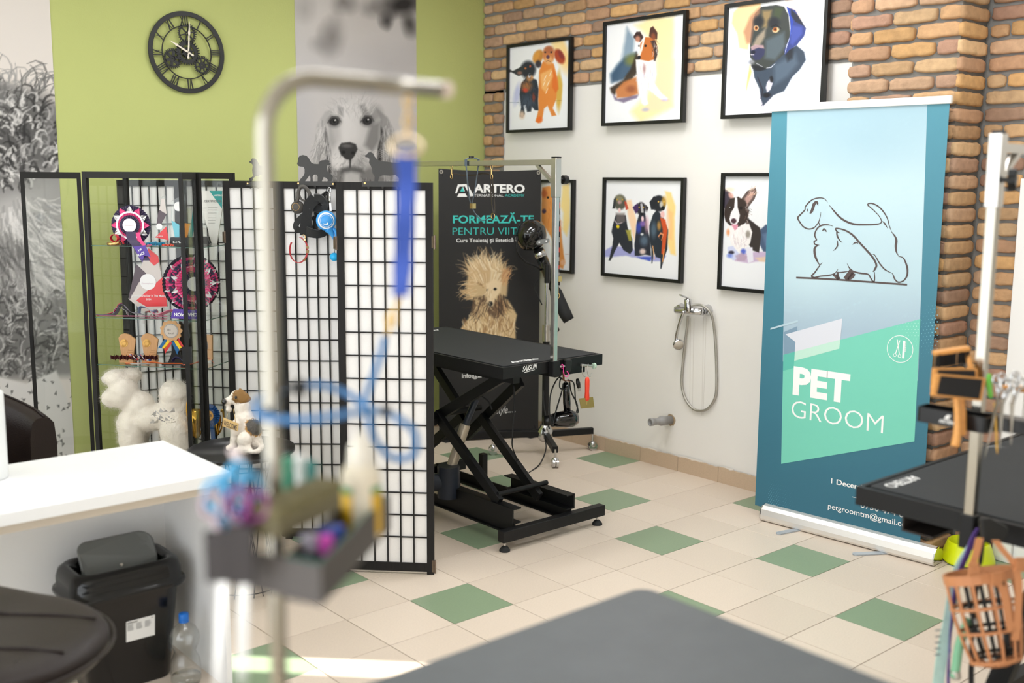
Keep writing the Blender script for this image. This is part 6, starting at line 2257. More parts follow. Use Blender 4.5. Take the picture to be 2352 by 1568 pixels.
print_grid('dog_print', pA, pB, (pA[0], pA[1], pC[2]), 130, 190, paint_windy, mat('banner_print', (60, 60, 60), 0.45, attr='Col'), t, crop=(980, 330, 3.485))
def xtext(txt, x0, yb, x1, ycap, m, bold=0.0, spacing=1.0, shear=0.0):
 o, e = XP(*cx(x0, yb), 0.0012), XP(*cx(x1, yb), 0.0012)
 cap = XP(*cx(x0, ycap), 0.0012)[2] - o[2]
 b = B()
 write(b, txt, o, xu, ZZ, width=np.linalg.norm((e - o)[:2]), height=cap, bold=bold, spacing=spacing, shear=shear)
 part('lettering', b, m, t)
M_cyan = mat('turquoise_ink', (62, 196, 186), 0.6)
xtext('ARTERO', 375, 388, 785, 322, M_ink, 0.035)
xtext('INTERNATIONAL', 345, 423, 614, 402, M_ink, 0.0)
xtext('ACADEMY', 626, 423, 782, 402, M_cyan, 0.0)
xtext('FORMEAZĂ-TE', 210, 635, 858, 572, M_cyan, 0.02)
xtext('PENTRU VIITOR', 208, 730, 850, 668, M_cyan, -0.012)
xtext('Curs Toaletaj și Estetică Canină', 237, 788, 838, 758, M_ink, 0.012)
ci = lambda px, py: ((px - 980) * 3.485, (py - 330) * 3.485)
xtext('info@artero.ro', *ci(1061, 868), ci(1152, 868)[0], ci(1061, 857)[1], M_ink, 0.015)
xtext('Style', *ci(1139, 950), ci(1166, 950)[0], ci(1139, 932)[1], M_ink, -0.01, 1.0, 0.4)
xtext('SINCE 1909', *ci(1161, 948), ci(1184, 948)[0], ci(1161, 945)[1], M_ink)
b = B()
for pl in ([(228, 395), (250, 325), (325, 322), (300, 342), (262, 342), (240, 398)], [(272, 380), (292, 345), (305, 380)], [(244, 425), (258, 398), (310, 398), (325, 425)], [(300, 330), (330, 328), (378, 420), (350, 420)]):
 vv = [XP(*cx(*p), 0.0012) for p in pl]
 if np.dot(np.cross(vv[1] - vv[0], vv[2] - vv[1]), xn) < 0:
  vv = vv[::-1]
 b.add(vv, [tuple(range(len(vv)))], False)
 b.col = None
part('logo_mark', b, M_ink, t)
b = B()
vv = [XP(*cx(*p), 0.0014) for p in ((268, 382), (288, 346), (302, 382))]
b.add(vv, [(0, 1, 2)], False)
part('logo_triangle', b, M_cyan, t)
for s in (0.018, XL_ - 0.018):
 b = B()
 b.ring(xo + xu * s + ZZ * (zT - 0.02) + xn * 0.0012, xu, ZZ, 0.006, 0.012, 0.001, 20)
 part('eyelet', b, M_steel, t)
b = B()
cm = xo + xu * XL_ / 2 - xn * 0.05 + ZZ * 0.9
for e in (xo + xu * 0.018 + ZZ * (zT - 0.02), xo + xu * (XL_ - 0.018) + ZZ * (zT - 0.02), xo + xu * 0.02 + ZZ * 0.06, xo + xu * (XL_ - 0.02) + ZZ * 0.06):
 b = B()
 b.cyl(e - xn * 0.003, cm, 0.005, n=8)
 part('spring_rod', b, M_blackmetal, t)
b = B()
b.bar(xo + ZZ * 0.03 - xn * 0.005, xo + xu * XL_ + ZZ * 0.03 - xn * 0.005, 0.03, 0.05)
part('bottom_bar', b, M_blackmetal, t, bevel=0.004)
b = B()
for s in (0.05, XL_ - 0.05):
 b.box((xo + xu * s)[:2].tolist() + [0.0] if False else tuple((xo + xu * s - np.array([0.03, 0.03, 0]))), tuple((xo + xu * s + np.array([0.03, 0.03, 0.012]))))
part('floor_pad', b, M_rubber, t)
# ================================================================ shower mixer and drain stub on the white wall
def wp(px, py, off=0.0):
 return on(px, py, 'x', -off)
t = thing('shower_mixer', 'chrome shower mixer with a looped hose on the white wall', 'shower mixer', wp(1605, 943))
b = B()
o = 0.055
b.tube([wp(1552, 712, o), wp(1556, 712, o), wp(1580, 713, o), wp(1614, 716, o)], [0.018, 0.021, 0.022, 0.021], 18)
part('body', b, M_chrome, t)
b = B()
b.tube([wp(1582, 714, o + 0.01), wp(1582, 706, o + 0.012), wp(1580, 690, o + 0.012), wp(1580, 686, o + 0.01)], [0.024, 0.025, 0.022, 0.018], 18)
b.prism([(-0.008, 0), (0.008, 0), (0.011, 0.07), (-0.011, 0.07)], wp(1580, 686, o + 0.012), (0, 1, 0), unit(np.array([-0.95, 0, 0.32])), 0.008)
part('lever', b, M_chrome, t, bevel=0.002)
for q, r in (((1627, 712), 0.034), ((1566, 707), 0.03)):
 b = B()
 c = wp(q[0], q[1], 0.0)
 b.lathe([(0, 0), (r, 0), (r, 0.006), (r * 0.72, 0.03), (r * 0.62, 0.034), (0, 0.034)], c, axis=(-1, 0, 0), n=8, smooth=False)
 b.cyl(c + np.array([-0.03, 0, 0]), c + np.array([-o, 0.02 if q[0] > 1600 else 0.0, 0]), 0.013, n=12)
 part('wall_rosette', b, M_chrome, t)
b = B()
hose = [wp(1580, 726, 0.05), wp(1578, 750, 0.03), wp(1570, 820, 0.012), wp(1566, 875, 0.012), wp(1572, 910, 0.012), wp(1588, 935, 0.012), wp(1606, 943, 0.012), wp(1626, 938, 0.012), wp(1642, 915, 0.012), wp(1646, 885, 0.012), wp(1645, 820, 0.012), wp(1641, 760, 0.02), wp(1634, 722, 0.045), wp(1618, 704, 0.06), wp(1600, 700, 0.06), wp(1575, 704, 0.075)]
b.tube(smooth_path(hose, 9), 0.0075, 10)
part('hose', b, mat('steel_hose', (186, 182, 174), 0.3, 0.9, bump=0.5, bscale=500), t)
b = B()
b.tube(smooth_path([wp(1571, 714, 0.085), wp(1563, 735, 0.085), wp(1555, 765, 0.07), wp(1552, 785, 0.06)], 6), [0.009] * 19, 10)
part('handle', b, M_chrome, t)
b = B()
c = wp(1558, 790, 0.055)
b.lathe([(0, -0.022), (0.018, -0.02), (0.03, -0.008), (0.034, 0.006), (0.032, 0.012), (0, 0.012)], c, axis=unit(np.array([-0.5, -0.75, -0.3])), n=24)
sh = part('shower_head', b, M_chrome, t)
b = B()
b.lathe([(0, 0.0125), (0.028, 0.0125), (0.028, 0.014), (0, 0.014)], c, axis=unit(np.array([-0.5, -0.75, -0.3])), n=24)
part('spray_plate', b, mat('lime_grey', (196, 186, 170), 0.6), sh)
c = wp(1541, 964)
t = thing('drain_pipe', 'short grey plastic drain pipe stub sticking out of the white wall', 'pipe', c - ZZ * 0.03)
b = B()
ax = np.array([-1.0, 0.25, 0.0])
b.lathe([(0.018, 0), (0.026, 0), (0.026, 0.05), (0.029, 0.052), (0.029, 0.075), (0.024, 0.08), (0.024, 0.085), (0.02, 0.09), (0.02, 0.125), (0.0235, 0.128), (0.0235, 0.15), (0.018, 0.15), (0.016, 0.1)], c, axis=ax, n=22)
part('pipe', b, mat('grey_pvc', (150, 148, 146), 0.45), t)
b = B()
b.lathe([(0.0, 0.1), (0.0175, 0.1), (0.0175, 0.102), (0, 0.102)], c, axis=ax, n=18)
part('stopper', b, mat('dark_red_brown', (60, 40, 38), 0.7), t)
b = B()
rs = random.Random(4)
b.add([c + np.array([-0.0008, 0, 0]) + np.array([0, math.cos(a), 0]) * (0.034 + rs.uniform(-0.004, 0.005)) + ZZ * math.sin(a) * (0.036 + rs.uniform(-0.004, 0.006)) for a in np.linspace(0, 2 * PI, 18)[:-1]], [tuple(range(17))], False)
part('wall_hole', b, mat('raw_plaster', (170, 148, 120), 0.95), t)
b = B()
for x0, x1, y0, y1 in ((1586, 1584, 730, 945), (1594, 1590, 730, 945), (1616, 1612, 728, 955), (1622, 1615, 730, 955)):
 b.ribbon([wp(x0, y0, 0.0006), wp((x0 + x1) / 2, (y0 + y1) / 2, 0.0006), wp(x1, y1, 0.0006)], (0, 1, 0), 0.0028, 0.0006)
struct('trim_5', b, mat('patched_plaster', (214, 208, 200), 0.9))
# ================================================================ right-hand grooming table
QX0, QX1, QY0, QY1, QZ = -2.168, -0.92, -3.70, -3.052, 0.862
t = thing('grooming_table', 'black grooming table at the right edge, in front of the teal banner', 'grooming table', (-1.54, -3.38, 0))
fr, m = tabletop(t, QX0, QX1, QY0, QY1, QZ)
b = B()
a, e = on(2142, 1098, 'z', QZ + 0.0026), on(2064, 1122, 'z', QZ + 0.0026)
write(b, 'ARTERO', (-1.955, -3.098, QZ + 0.0026), (-1, 0, 0), (0, -1, 0), width=0.155, height=0.036, bold=0.015)
part('lettering', b, M_ink, m)
b = B()
y0 = -3.17
b.box((-2.125, y0 - 0.006, 0.755), (QX1 - 0.05, y0, 0.810))
b.box((-2.125, y0 - 0.09, 0.755), (QX1 - 0.05, y0 - 0.006, 0.761))
part('under_channel', b, mat('brown_black_steel', (48, 38, 34), 0.6, var=0.3, vscale=30), t)
b = B()
b.box((QX0 + 0.1, -3.62, 0.755), (QX1 - 0.05, -3.52, 0.81))
part('under_channel', b, M_frame, t)
lgA, lgB = on(2302, 1550, 'y', -3.5), on(2348, 1440, 'y', -3.5)
lgd = (lgB - lgA) / (lgB[2] - lgA[2])
for p, q in ((lgA + lgd * (0.08 - lgA[2]), lgA + lgd * (0.76 - lgA[2])), ((-1.15, -3.60, 0.76), (-1.9, -3.60, 0.08))):
 b = B()
 b.bar(p, q, 0.028, 0.05, up=(0, 1, 0))
 part('scissor_arm', b, M_frame, t)
b = B()
for y in (-3.58, -3.18):
 b.box((-2.1, y - 0.02, 0.05), (-1.0, y + 0.02, 0.1))
part('base_frame', b, M_frame, t)
for x in (-2.06, -1.04):
 for y in (-3.58, -3.18):
  b = B()
  b.lathe([(0, 0), (0.026, 0), (0.026, 0.006), (0.012, 0.024), (0.008, 0.05), (0, 0.05)], (x, y, 0), n=16)
  part('foot', b, M_rubber, t)
ax_, ay_ = -2.184, -3.385
t = thing('grooming_post', 'square steel post with a black star knob, clamped to the right-hand table', 'grooming post', (ax_, ay_, 0.84))
b = B()
b.box((ax_ - 0.0125, ay_ - 0.0125, 0.82), (ax_ + 0.0125, ay_ + 0.0125, 1.75))
part('post', b, mat('chrome_tube', (170, 164, 152), 0.16, 1.0), t, bevel=0.002)
b = B()
b.box((ax_ - 0.0165, ay_ - 0.0165, 1.637), (ax_ + 0.0165, ay_ + 0.0165, 1.812))
sl = part('sleeve', b, M_steel, t, bevel=0.002)
b = B()
b.box((ax_ - 0.012, ay_ - 0.012, 1.812), (ax_ + 0.012, ay_ + 0.012, 1.82))
part('cap', b, M_blackplastic, sl)
b = B()
b.box((ax_ + 0.016, ay_ - 0.011, 1.768), (ax_ + 0.35, ay_ + 0.011, 1.79))
part('overhead_bar', b, M_steel, t)
b = B()
b.bar((ax_ + 0.014, ay_, 1.70), (ax_ + 0.11, ay_, 1.772), 0.014, 0.016, up=(0, 1, 0))
part('brace', b, M_steel, t)
b = B()
kc = np.array([ax_ - 0.005, ay_ - 0.036, 1.703])
b.cyl(kc + np.array([0, 0.02, 0]), kc, 0.006, n=10)
sh_ = [(0.026 if k % 2 == 0 else 0.014) for k in range(10)]
poly = [(0.027 * (1 if k % 4 < 2 else 0.62) * math.cos(2 * PI * k / 16), 0.027 * (1 if k % 4 < 2 else 0.62) * math.sin(2 * PI * k / 16)) for k in range(16)]
b.prism(poly, kc + np.array([0, 0.004, 0]), (0.9, 0.3, 0), (0, 0, 1), 0.02)
part('star_knob', b, M_knob, t, bevel=0.003)
b = B()
b.box((ax_ - 0.02, ay_ - 0.018, 0.78), (ax_ + 0.0155, ay_ + 0.018, 0.868))
cl = part('clamp', b, M_frame, t, bevel=0.003)
b = B()
kd = dep(2278, 1218, 2.60)
kdn = -ROT[2]
b.prism([(-0.036, 0.032), (-0.01, 0.034), (0.03, 0.012), (0.036, -0.002), (0.02, -0.022), (-0.012, -0.032), (-0.03, -0.02)], kd, ROT[0], ROT[1], 0.02)
part('clamp_knob', b, M_knob, cl, bevel=0.005)
b = B()
b.cyl(kd + ROT[2] * 0.0, kd + ROT[2] * 0.06, 0.006, n=8)
part('clamp_screw', b, M_steel, cl)
# ---- tool holder on the post
M_holder = mat('gloss_black_plastic', (16, 16, 17), 0.25)
hx0, hx1 = -2.262, -2.20
hz0, hz1 = 1.098, 1.136
t = thing('tool_holder', 'black tool holder on the square post of the right-hand table', 'tool holder', (hx0, -3.37, hz0))
b = B()
hy0, hy1 = -3.445, -3.262
P = rrect((hx0 + hx1) / 2, (hy0 + hy1) / 2, (hx1 - hx0) / 2, (hy1 - hy0) / 2, 0.012, 4)
loft(b, [[(x, y, hz0) for x, y in P], [(x, y, hz1) for x, y in P], [(x * 0.94 + (hx0 + hx1) * 0.03, y * 0.96 + (hy0 + hy1) * 0.02, hz1) for x, y in P], [(x * 0.94 + (hx0 + hx1) * 0.03, y * 0.96 + (hy0 + hy1) * 0.02, hz0 + 0.006) for x, y in P]], smooth=False)
part('tray', b, M_holder, t)
b = B()
b.box((-2.225, -3.66, hz0 + 0.004), (-2.175, -3.44, hz1))
part('scissor_block', b, M_holder, t, bevel=0.003)
b = B()
write(b, 'ARTERO', (hx0 - 0.0006, -3.325, hz0 + 0.008), (0, -1, 0), (0, 0, 1), width=0.045, height=0.0085, bold=0.02)
b.prism([(0.012, 0.019), (0.02, 0.03), (0.031, 0.03), (0.023, 0.022), (0.03, 0.019)], (hx0 - 0.0006, -3.325, hz0), (0, -1, 0), (0, 0, 1), 0)
part('lettering', b, M_ink, t)
b = B()
b.box((ax_ - 0.03, ay_ - 0.022, hz0 - 0.012), (ax_ - 0.0135, ay_ + 0.022, hz0 + 0.004))
part('bracket', b, M_holder, t)
M_pad_wood = mat('orange_beech', (226, 160, 88), 0.45, var=0.12, vscale=30, stretch=(1, 1, 6))
M_pad = mat('black_pin_pad', (34, 32, 32), 0.8, bump=0.8, bscale=900)
def slicker(c4, depth, handle, label, th=0.014):
 """slicker brush: four photo corners of the pad (tl, tr, br, bl), handle path in photo pixels"""
 P = [dep(x, y, depth) for x, y in c4]
 c = sum(P) / 4
 n = unit(np.cross(P[1] - P[0], P[3] - P[0]))
 if n @ ROT[2] > 0:
  n = -n
 t = thing('slicker_brush', label, 'brush', c - ZZ * 0.05)
 b = B()
 back = [p - n * th for p in P]
 mid = [p + (p - c) * 0.02 - n * th * 0.5 for p in P]
 loft(b, [back, mid, P], smooth=False)
 part('wooden_back', b, M_pad_wood, t, bevel=0.004, seg=3)
 b = B()
 ins = [p * 0.84 + c * 0.16 + n * 0.0006 for p in P]
 loft(b, [ins, [p + n * 0.006 for p in ins]], smooth=False)
 part('pin_pad', b, M_pad, t)
 b = B()
 H = smooth_path([dep(x, y, depth) - n * th * 0.6 for x, y in handle], 6)
 k = len(H)
 b.tube(H, [0.0075 + 0.004 * (i / (k - 1)) ** 1.5 * (1 if i < k - 1 else 0.6) for i in range(k)], 12)
 part('handle', b, M_pad_wood, t)
 return t
slicker([(2152, 858), (2264, 868), (2255, 921), (2141, 908)], 2.565, [(2200, 912), (2203, 960), (2202, 1000), (2197, 1026)], 'wooden slicker brush at the front of the right-hand tool holder')
slicker([(2146, 845), (2245, 846), (2248, 900), (2142, 896)], 2.587, [(2212, 900), (2214, 960), (2212, 1000)], 'wooden slicker brush mostly hidden behind the front slicker brush')
t = thing('bristle_brush', 'wooden bristle brush standing bristles down above the slicker brushes', 'brush', dep(2185, 843, 2.635))
b = B()
b.bar(dep(2144, 811, 2.635), dep(2226, 799, 2.635), 0.022, 0.0115)
part('wooden_back', b, M_pad_wood, t, bevel=0.003)
rs = random.Random(8)
b = B()
for k in range(90):
 s = rs.random()
 p = dep(2152 + 70 * s, 812 - 10 * s, 2.635) + np.array([rs.uniform(-0.008, 0.008), rs.uniform(-0.008, 0.008), 0])
 b.cyl(p, p - ZZ * 0.034, 0.0018, n=4, caps=False)
o = part('bristles', b, M_pad, t)
o['kind'] = 'stuff'
b = B()
b.tube([dep(2222, 800, 2.635) + ROT[2] * 0.01, dep(2232, 850, 2.625), dep(2236, 880, 2.625), dep(2236, 900, 2.625)], [0.007, 0.008, 0.009, 0.01], 10)
part('handle', b, M_pad_wood, t)
# comb like brown handle at the very edge
b = B()
b.tube([dep(2300, 890, 2.67), dep(2325, 892, 2.67), dep(2360, 894, 2.67)], [0.007, 0.009, 0.009], 10)
single('brush_handle', b, M_pad_wood, 'orange wooden brush handle lying behind the shears at the right edge', 'brush')
b = B()
b.tube(smooth_path([dep(2273, 858, 2.585), dep(2271, 872, 2.585), dep(2273, 895, 2.585), dep(2276, 914, 2.585)], 4), [0.004, 0.005, 0.006, 0.006, 0.006, 0.007, 0.007, 0.007, 0.006, 0.006, 0.006, 0.005, 0.004][:13], 10)
single('dematting_tool', b, mat('lime_plastic', (112, 196, 74), 0.4), 'bright green handled tool standing in the right-hand tool holder', 'grooming tool')
def shears(ring_a, ring_b, neck, tip, depth, label, col=None, r=0.012, group=None):
 """scissors held points down: two finger rings, a neck pivot, two blades; all photo pixels"""
 A_, B_, N_, T_ = (dep(p[0], p[1], depth) for p in (ring_a, ring_b, neck, tip))
 t = thing('shears', label, 'scissors', T_, group)
 M1 = col or M_chrome
 for k, (R_, off) in enumerate(((A_, 0.0015), (B_, -0.0015))):
  b = B()
  o = -ROT[2] * off
  b.tube([R_ + o + (ROT[0] * math.cos(a) * 0.8 + ROT[1] * math.sin(a)) * r for a in np.linspace(0, 2 * PI, 20)[:-1]], r * 0.24, 8, closed=True)
  b.tube([R_ + o - ROT[1] * r * 0.9, (R_ + N_) / 2 + o, N_ + o], [r * 0.25, r * 0.28, r * 0.33], 8)
  part('finger_ring', b, M1, t)
  b = B()
  s_ = unit(T_ - N_)
  w = unit(np.cross(s_, ROT[2]))
  T2 = T_ + w * (0.0015 if k else -0.0015)
  v = [N_ + o + w * r * 0.36, N_ + o - w * r * 0.36, T2 + o, N_ + o + w * r * 0.36 + ROT[2] * 0.0025, N_ + o - w * r * 0.36 + ROT[2] * 0.0025, T2 + o + ROT[2] * 0.001]
  b.add(v, [(0, 1, 2), (3, 5, 4), (0, 3, 4, 1), (1, 4, 5, 2), (2, 5, 3, 0)], False)
  part('blade', b, M_steel, t)
 b = B()
 b.cyl(N_ - ROT[2] * 0.004, N_ + ROT[2] * 0.006, r * 0.3, n=10)
 part('pivot_screw', b, M_steel, t)
 return t
shears((2288, 872), (2302, 868), (2292, 920), (2262, 1052), 2.53, 'steel shears in the right-hand tool holder, next to the green tool', r=0.011)
shears((2308, 884), (2330, 876), (2302, 925), (2297, 1030), 2.51, 'steel shears with large round rings, third piece in the right-hand tool holder', r=0.014)
shears((2332, 866), (2346, 880), (2326, 925), (2322, 1022), 2.475, 'steel shears nearest the right edge of the picture, in the tool holder', r=0.012)
b = B()
b.tube([dep(2285, 925, 2.54), dep(2290, 1030, 2.54), dep(2291, 1042, 2.54)], [0.003, 0.0025, 0.001], 8)
single('grooming_pick', b, mat('yellow_red_plastic', (206, 160, 70), 0.5), 'thin yellow pointed tool between the hanging shears', 'grooming tool')
# ---- leads and muzzle hanging below the clamp
M_purple = mat('purple_webbing', (84, 58, 132), 0.7, bump=0.2, bscale=300)
M_mint = mat('mint_webbing', (186, 218, 208), 0.75, var=0.12, vscale=40, bump=0.15, bscale=300)
M_tan = mat('tan_silicone', (196, 132, 88), 0.5)
D_ = 2.645
wd = ROT[0]
def hang(pts, d, n=6):
 return smooth_path([dep(x, y, d + (0.0 if len(p) < 3 else p[2])) for p in pts for x, y in (p[:2],)], n)
t = thing('dog_lead', 'wide pale mint lead with a purple edge, hanging from the right-hand table', 'dog lead', dep(2170, 1568, D_))
b = B()
p = hang([(2244, 1218), (2228, 1250), (2208, 1285), (2196, 1320), (2188, 1370), (2178, 1430), (2166, 1490), (2156, 1560), (2150, 1620)], D_, 5)
k = len(p)
b.ribbon(p, wd, [0.004 + 0.024 * min(1, i / (k * 0.45)) for i in range(k)], 0.003)
part('strap', b, M_mint, t)
b = B()
b.col = None
for q in range(5):
 c = dep(2153 + q * 0.5, 1505 - q * 14, D_ - 0.006)
 b.prism([(-0.007, 0), (0.007, 0.001), (0.007, 0.0045), (-0.007, 0.0035)], c, wd, ROT[1], -0.0006)
part('woven_label', b, mat('label_grey', (120, 130, 134), 0.7), t)
t = thing('dog_lead', 'narrow deep purple lead twisting down beside the tan muzzle', 'dog lead', dep(2180, 1568, D_))
b = B()
p = hang([(2246, 1212), (2234, 1236), (2222, 1272), (2206, 1310), (2194, 1360), (2188, 1410), (2182, 1470), (2180, 1530), (2180, 1610)], D_ - 0.012, 6)
k = len(p)
dirs = [unit(ROT[0] * math.cos(0.25 + 0.9 * i / k) + ROT[2] * math.sin(0.25 + 0.9 * i / k)) for i in range(k)]
b.ribbon(p, dirs, [0.006 + 0.018 * math.sin(PI * min(1, i / (k * 0.85))) ** 0.8 * (1 - 0.5 * i / k) for i in range(k)], 0.003)
part('strap', b, M_purple, t)
b = B()
b.tube(hang([(2183, 1490), (2178, 1520), (2176, 1560), (2178, 1610)], D_ - 0.02), 0.002, 6)
part('cord', b, M_purple, t)
t = thing('dog_lead', 'sea green wrapped lead end below the tan muzzle', 'dog lead', dep(2196, 1560, 2.64))
b = B()
b.tube(hang([(2226, 1420), (2204, 1480), (2196, 1530), (2192, 1555)], 2.615), [0.011] * 19, 10)
part('strap', b, mat('sea_green_wrap', (130, 186, 150), 0.7, bump=0.6, bscale=60), t)
b = B()
b.tube(hang([(2194, 1540), (2196, 1558)], 2.615), 0.012, 10)
part('end_band', b, M_steel, t)
t = thing('dog_lead', 'thin black lead hanging out below the tan muzzle', 'dog lead', dep(2232, 1600, 2.63))
b = B()
b.ribbon(hang([(2258, 1240), (2252, 1290), (2246, 1300)], 2.66), wd, 0.009, 0.004)
b.ribbon(hang([(2232, 1480), (2234, 1510), (2231, 1540), (2232, 1620)], 2.66), wd, 0.013, 0.004)
b.ribbon(hang([(2246, 1300), (2240, 1390), (2232, 1480)], 2.66), wd, 0.009, 0.004)
part('strap', b, mat('black_webbing'), t)
# muzzle: basket of tan bars
t = thing('dog_muzzle', 'tan basket dog muzzle hanging under the right-hand grooming table', 'muzzle', dep(2270, 1500, 2.8))
MC = dep(2268, 1418, 2.55)
mu, mv, mn = ROT[0], ROT[1], -ROT[2]
axis_ = unit(mu * 0.16 - mv * 0.97 - ROT[2] * 0.12)      # from the open end (upper left) to the nose (lower right)
side = unit(np.cross(axis_, mn))
fwd_ = np.cross(side, axis_)
def mz(s, a, k=1.0):
 """s 0..1 along the basket, a angle round it"""
 r = (0.077 * (1 - 0.55 * max(0, s - 0.35) ** 1.5)) * k
 return MC + axis_ * (-0.100 + 0.205 * s) + side * (r * 1.02 * math.sin(a)) + fwd_ * (r * 0.8 * math.cos(a))
b = B()
for k in range(12):
 a = 2 * PI * k / 12
 b.tube([mz(s, a) for s in np.linspace(0, 0.97, 9)] + [mz(1.02, a, 0.55)], 0.0042, 6)
for s, r in ((0.34, 0.0042), (0.62, 0.0042), (0.97, 0.0055)):
 b.tube([mz(s, 2 * PI * k / 24) for k in range(24)], r, 6, closed=True)
b.tube([mz(1.02, 2 * PI * k / 24, 0.5) for k in range(24)], 0.005, 6, closed=True)
for k in range(3):
 b.tube([mz(1.02, 2 * PI * k / 6, 0.5), mz(1.02, 2 * PI * k / 6 + PI, 0.5)], 0.004, 6)
part('basket', b, M_tan, t)
b = B()
rim = [mz(0.0, 2 * PI * k / 24, 1.02) for k in range(25)]
b.ribbon(rim, [axis_] * 25, 0.024, 0.005)
part('rim_band', b, M_tan, t)
b = B()
for pts in (((2250, 1235), (2244, 1262), (2236, 1290), (2230, 1300)), ((2286, 1240), (2302, 1262), (2322, 1285), (2332, 1300)), ((2332, 1296), (2340, 1340), (2338, 1400), (2332, 1470)), ((2300, 1345), (2310, 1380), (2316, 1420), (2322, 1450))):
 b.ribbon(hang(pts, 2.475 if pts[0][0] != 2250 else 2.5, 6), wd, 0.017, 0.004)
part('strap', b, M_tan, t)
for x, y in ((2290, 1330), (2236, 1308), (2344, 1296)):
 b = B()
 c = dep(x, y, 2.47)
 for s in (-0.008, 0, 0.008):
  b.bar(c + mu * s + mv * 0.014, c + mu * s - mv * 0.014, 0.005, 0.006, up=mn)
 for s in (-0.013, 0.013):
  b.bar(c + mv * s - mu * 0.012, c + mv * s + mu * 0.012, 0.006, 0.006, up=mn)
 part('buckle', b, M_tan, t)
t = thing('dog_muzzle', 'black muzzle nested inside the tan basket muzzle', 'muzzle', MC - ZZ * 0.1)
b = B()
for k in range(10):
 a = 2 * PI * (k + 0.5) / 10
 b.tube([mz(s, a, 0.74) for s in np.linspace(0.05, 0.9, 7)], 0.004, 6)
for s in (0.05, 0.35, 0.6, 0.9):
 b.tube([mz(s, 2 * PI * k / 20, 0.74) for k in range(20)], 0.0045, 6, closed=True)
part('basket', b, M_blackplastic, t)
b = B()
b.ball(mz(0.5, 1.0, 0.6), 0.009, 10, 6)
b.ball(mz(0.6, -0.6, 0.6), 0.007, 10, 6)
part('rivet', b, M_steel, t)
# bowl on the floor
c = on(2225, 1268, 'z', 0.0)
c = np.array([-0.148, -2.432, 0.0])
t = thing('pet_bowl', 'bright yellow green plastic pet bowl on the floor behind the right-hand table', 'bowl', c)
b = B()
n = 44
loops = []
for z, r, w in ((0.002, 0.119, 0.0), (0.004, 0.122, 0.0), (0.012, 0.121, 0.0), (0.05, 0.108, 0), (0.078, 0.098, 0), (0.088, 0.094, 0), (0.092, 0.089, 0), (0.088, 0.084, 0), (0.05, 0.076, 0), (0.03, 0.06, 0), (0.028, 0.001, 0)):
 L = []
 for k in range(n):
  a = 2 * PI * k / n
  rr_ = r * (1 + (0.04 * max(0, math.cos(4 * a)) if z < 0.03 else 0))
  zz = z + (0.010 * max(0, math.cos(4 * a + PI)) if z < 0.01 else 0)
  L.append(c + np.array([rr_ * math.cos(a), rr_ * math.sin(a) * 0.95, zz]))
 loops.append(L)
loft(b, loops, cap0=False)
part('bowl_body', b, mat('yellow_green_plastic', (206, 218, 12), 0.3), t)
b = B()
for k in range(4):
 a = 2 * PI * k / 4
 b.cyl(c + np.array([0.108 * math.cos(a), 0.102 * math.sin(a), 0]), c + np.array([0.108 * math.cos(a), 0.102 * math.sin(a), 0.006]), 0.01, n=10)
part('rubber_pad', b, mat('grey_rubber', (150, 150, 152), 0.7), t)
# ================================================================ near grey table and its post
FX0, FX1, FY0, FY1, FZ = -4.205, -3.247, -3.85, -3.24, 0.90
t = thing('grooming_table', 'grey rubber topped grooming table in the near foreground', 'grooming table', ((FX0 + FX1) / 2, (FY0 + FY1) / 2, 0))
P = rrect((FX0 + FX1) / 2, (FY0 + FY1) / 2, (FX1 - FX0) / 2, (FY1 - FY0) / 2, 0.035, 6)
b = B()
loft(b, [[(x, y, FZ - 0.004) for x, y in P], [(x, y, FZ - 0.001) for x, y in P], [(x * 0.996 + (FX0 + FX1) / 2 * 0.004, y * 0.996 + (FY0 + FY1) / 2 * 0.004, FZ) for x, y in P]], smooth=False)
part('rubber_top', b, mat('grey_rubber_top', (80, 85, 88), 0.45, var=0.12, vscale=14, bump=0.12, bscale=60), t)
b = B()
loft(b, [[(x, y, FZ - 0.035) for x, y in P], [(x, y, FZ - 0.004) for x, y in P]], smooth=False)
part('board', b, M_blackplastic, t)
for x in (FX0 + 0.09, FX1 - 0.09):
 for y in (FY0 + 0.07, FY1 - 0.07):
  b = B()
  b.cyl((x, y, 0.0), (x, y, FZ - 0.035), 0.014, n=12)
  part('leg', b, M_steel, t)
FD = 1.15
t = thing('grooming_post', 'bent chrome tube post in the near foreground', 'grooming post', (-4.235, -3.59, 0.86))
b = B()
base_p = dep(633, 1250, FD)
path = [np.array([base_p[0], base_p[1], z]) for z in np.linspace(0.86, 1.735, 12)]
R_ = 0.058
top = base_p.copy()
zt_ = 1.7955
for k in range(1, 9):
 a = PI / 2 * k / 8
 path.append(np.array([base_p[0] + R_ * (1 - math.cos(a)), base_p[1] + 0.0, zt_ - R_ + R_ * math.sin(a)]))
path.append(np.array([base_p[0] + 0.12, base_p[1] + 0.003, zt_]))
path.append(np.array([base_p[0] + 0.235, base_p[1] + 0.006, zt_]))
b.tube(path, 0.0092, 20)
part('tube', b, mat('chrome_tube', (170, 164, 152), 0.16, 1.0), t)
b = B()
e = path[-1]
b.cyl(e - np.array([0.006, 0, 0]), e + np.array([0.006, 0, 0]), 0.0098, n=18)
part('end_cap', b, mat('cream_plastic', (230, 212, 196), 0.4), t)
b = B()
b.box((base_p[0] - 0.022, base_p[1] - 0.02, 0.85), (base_p[0] + 0.0185, base_p[1] + 0.02, 0.915))
part('clamp', b, M_frame, t)
b = B()
kb = dep(672, 890, FD - 0.005)
b.cyl(kb - ROT[0] * 0.014, kb + ROT[0] * 0.004, 0.004, n=8)
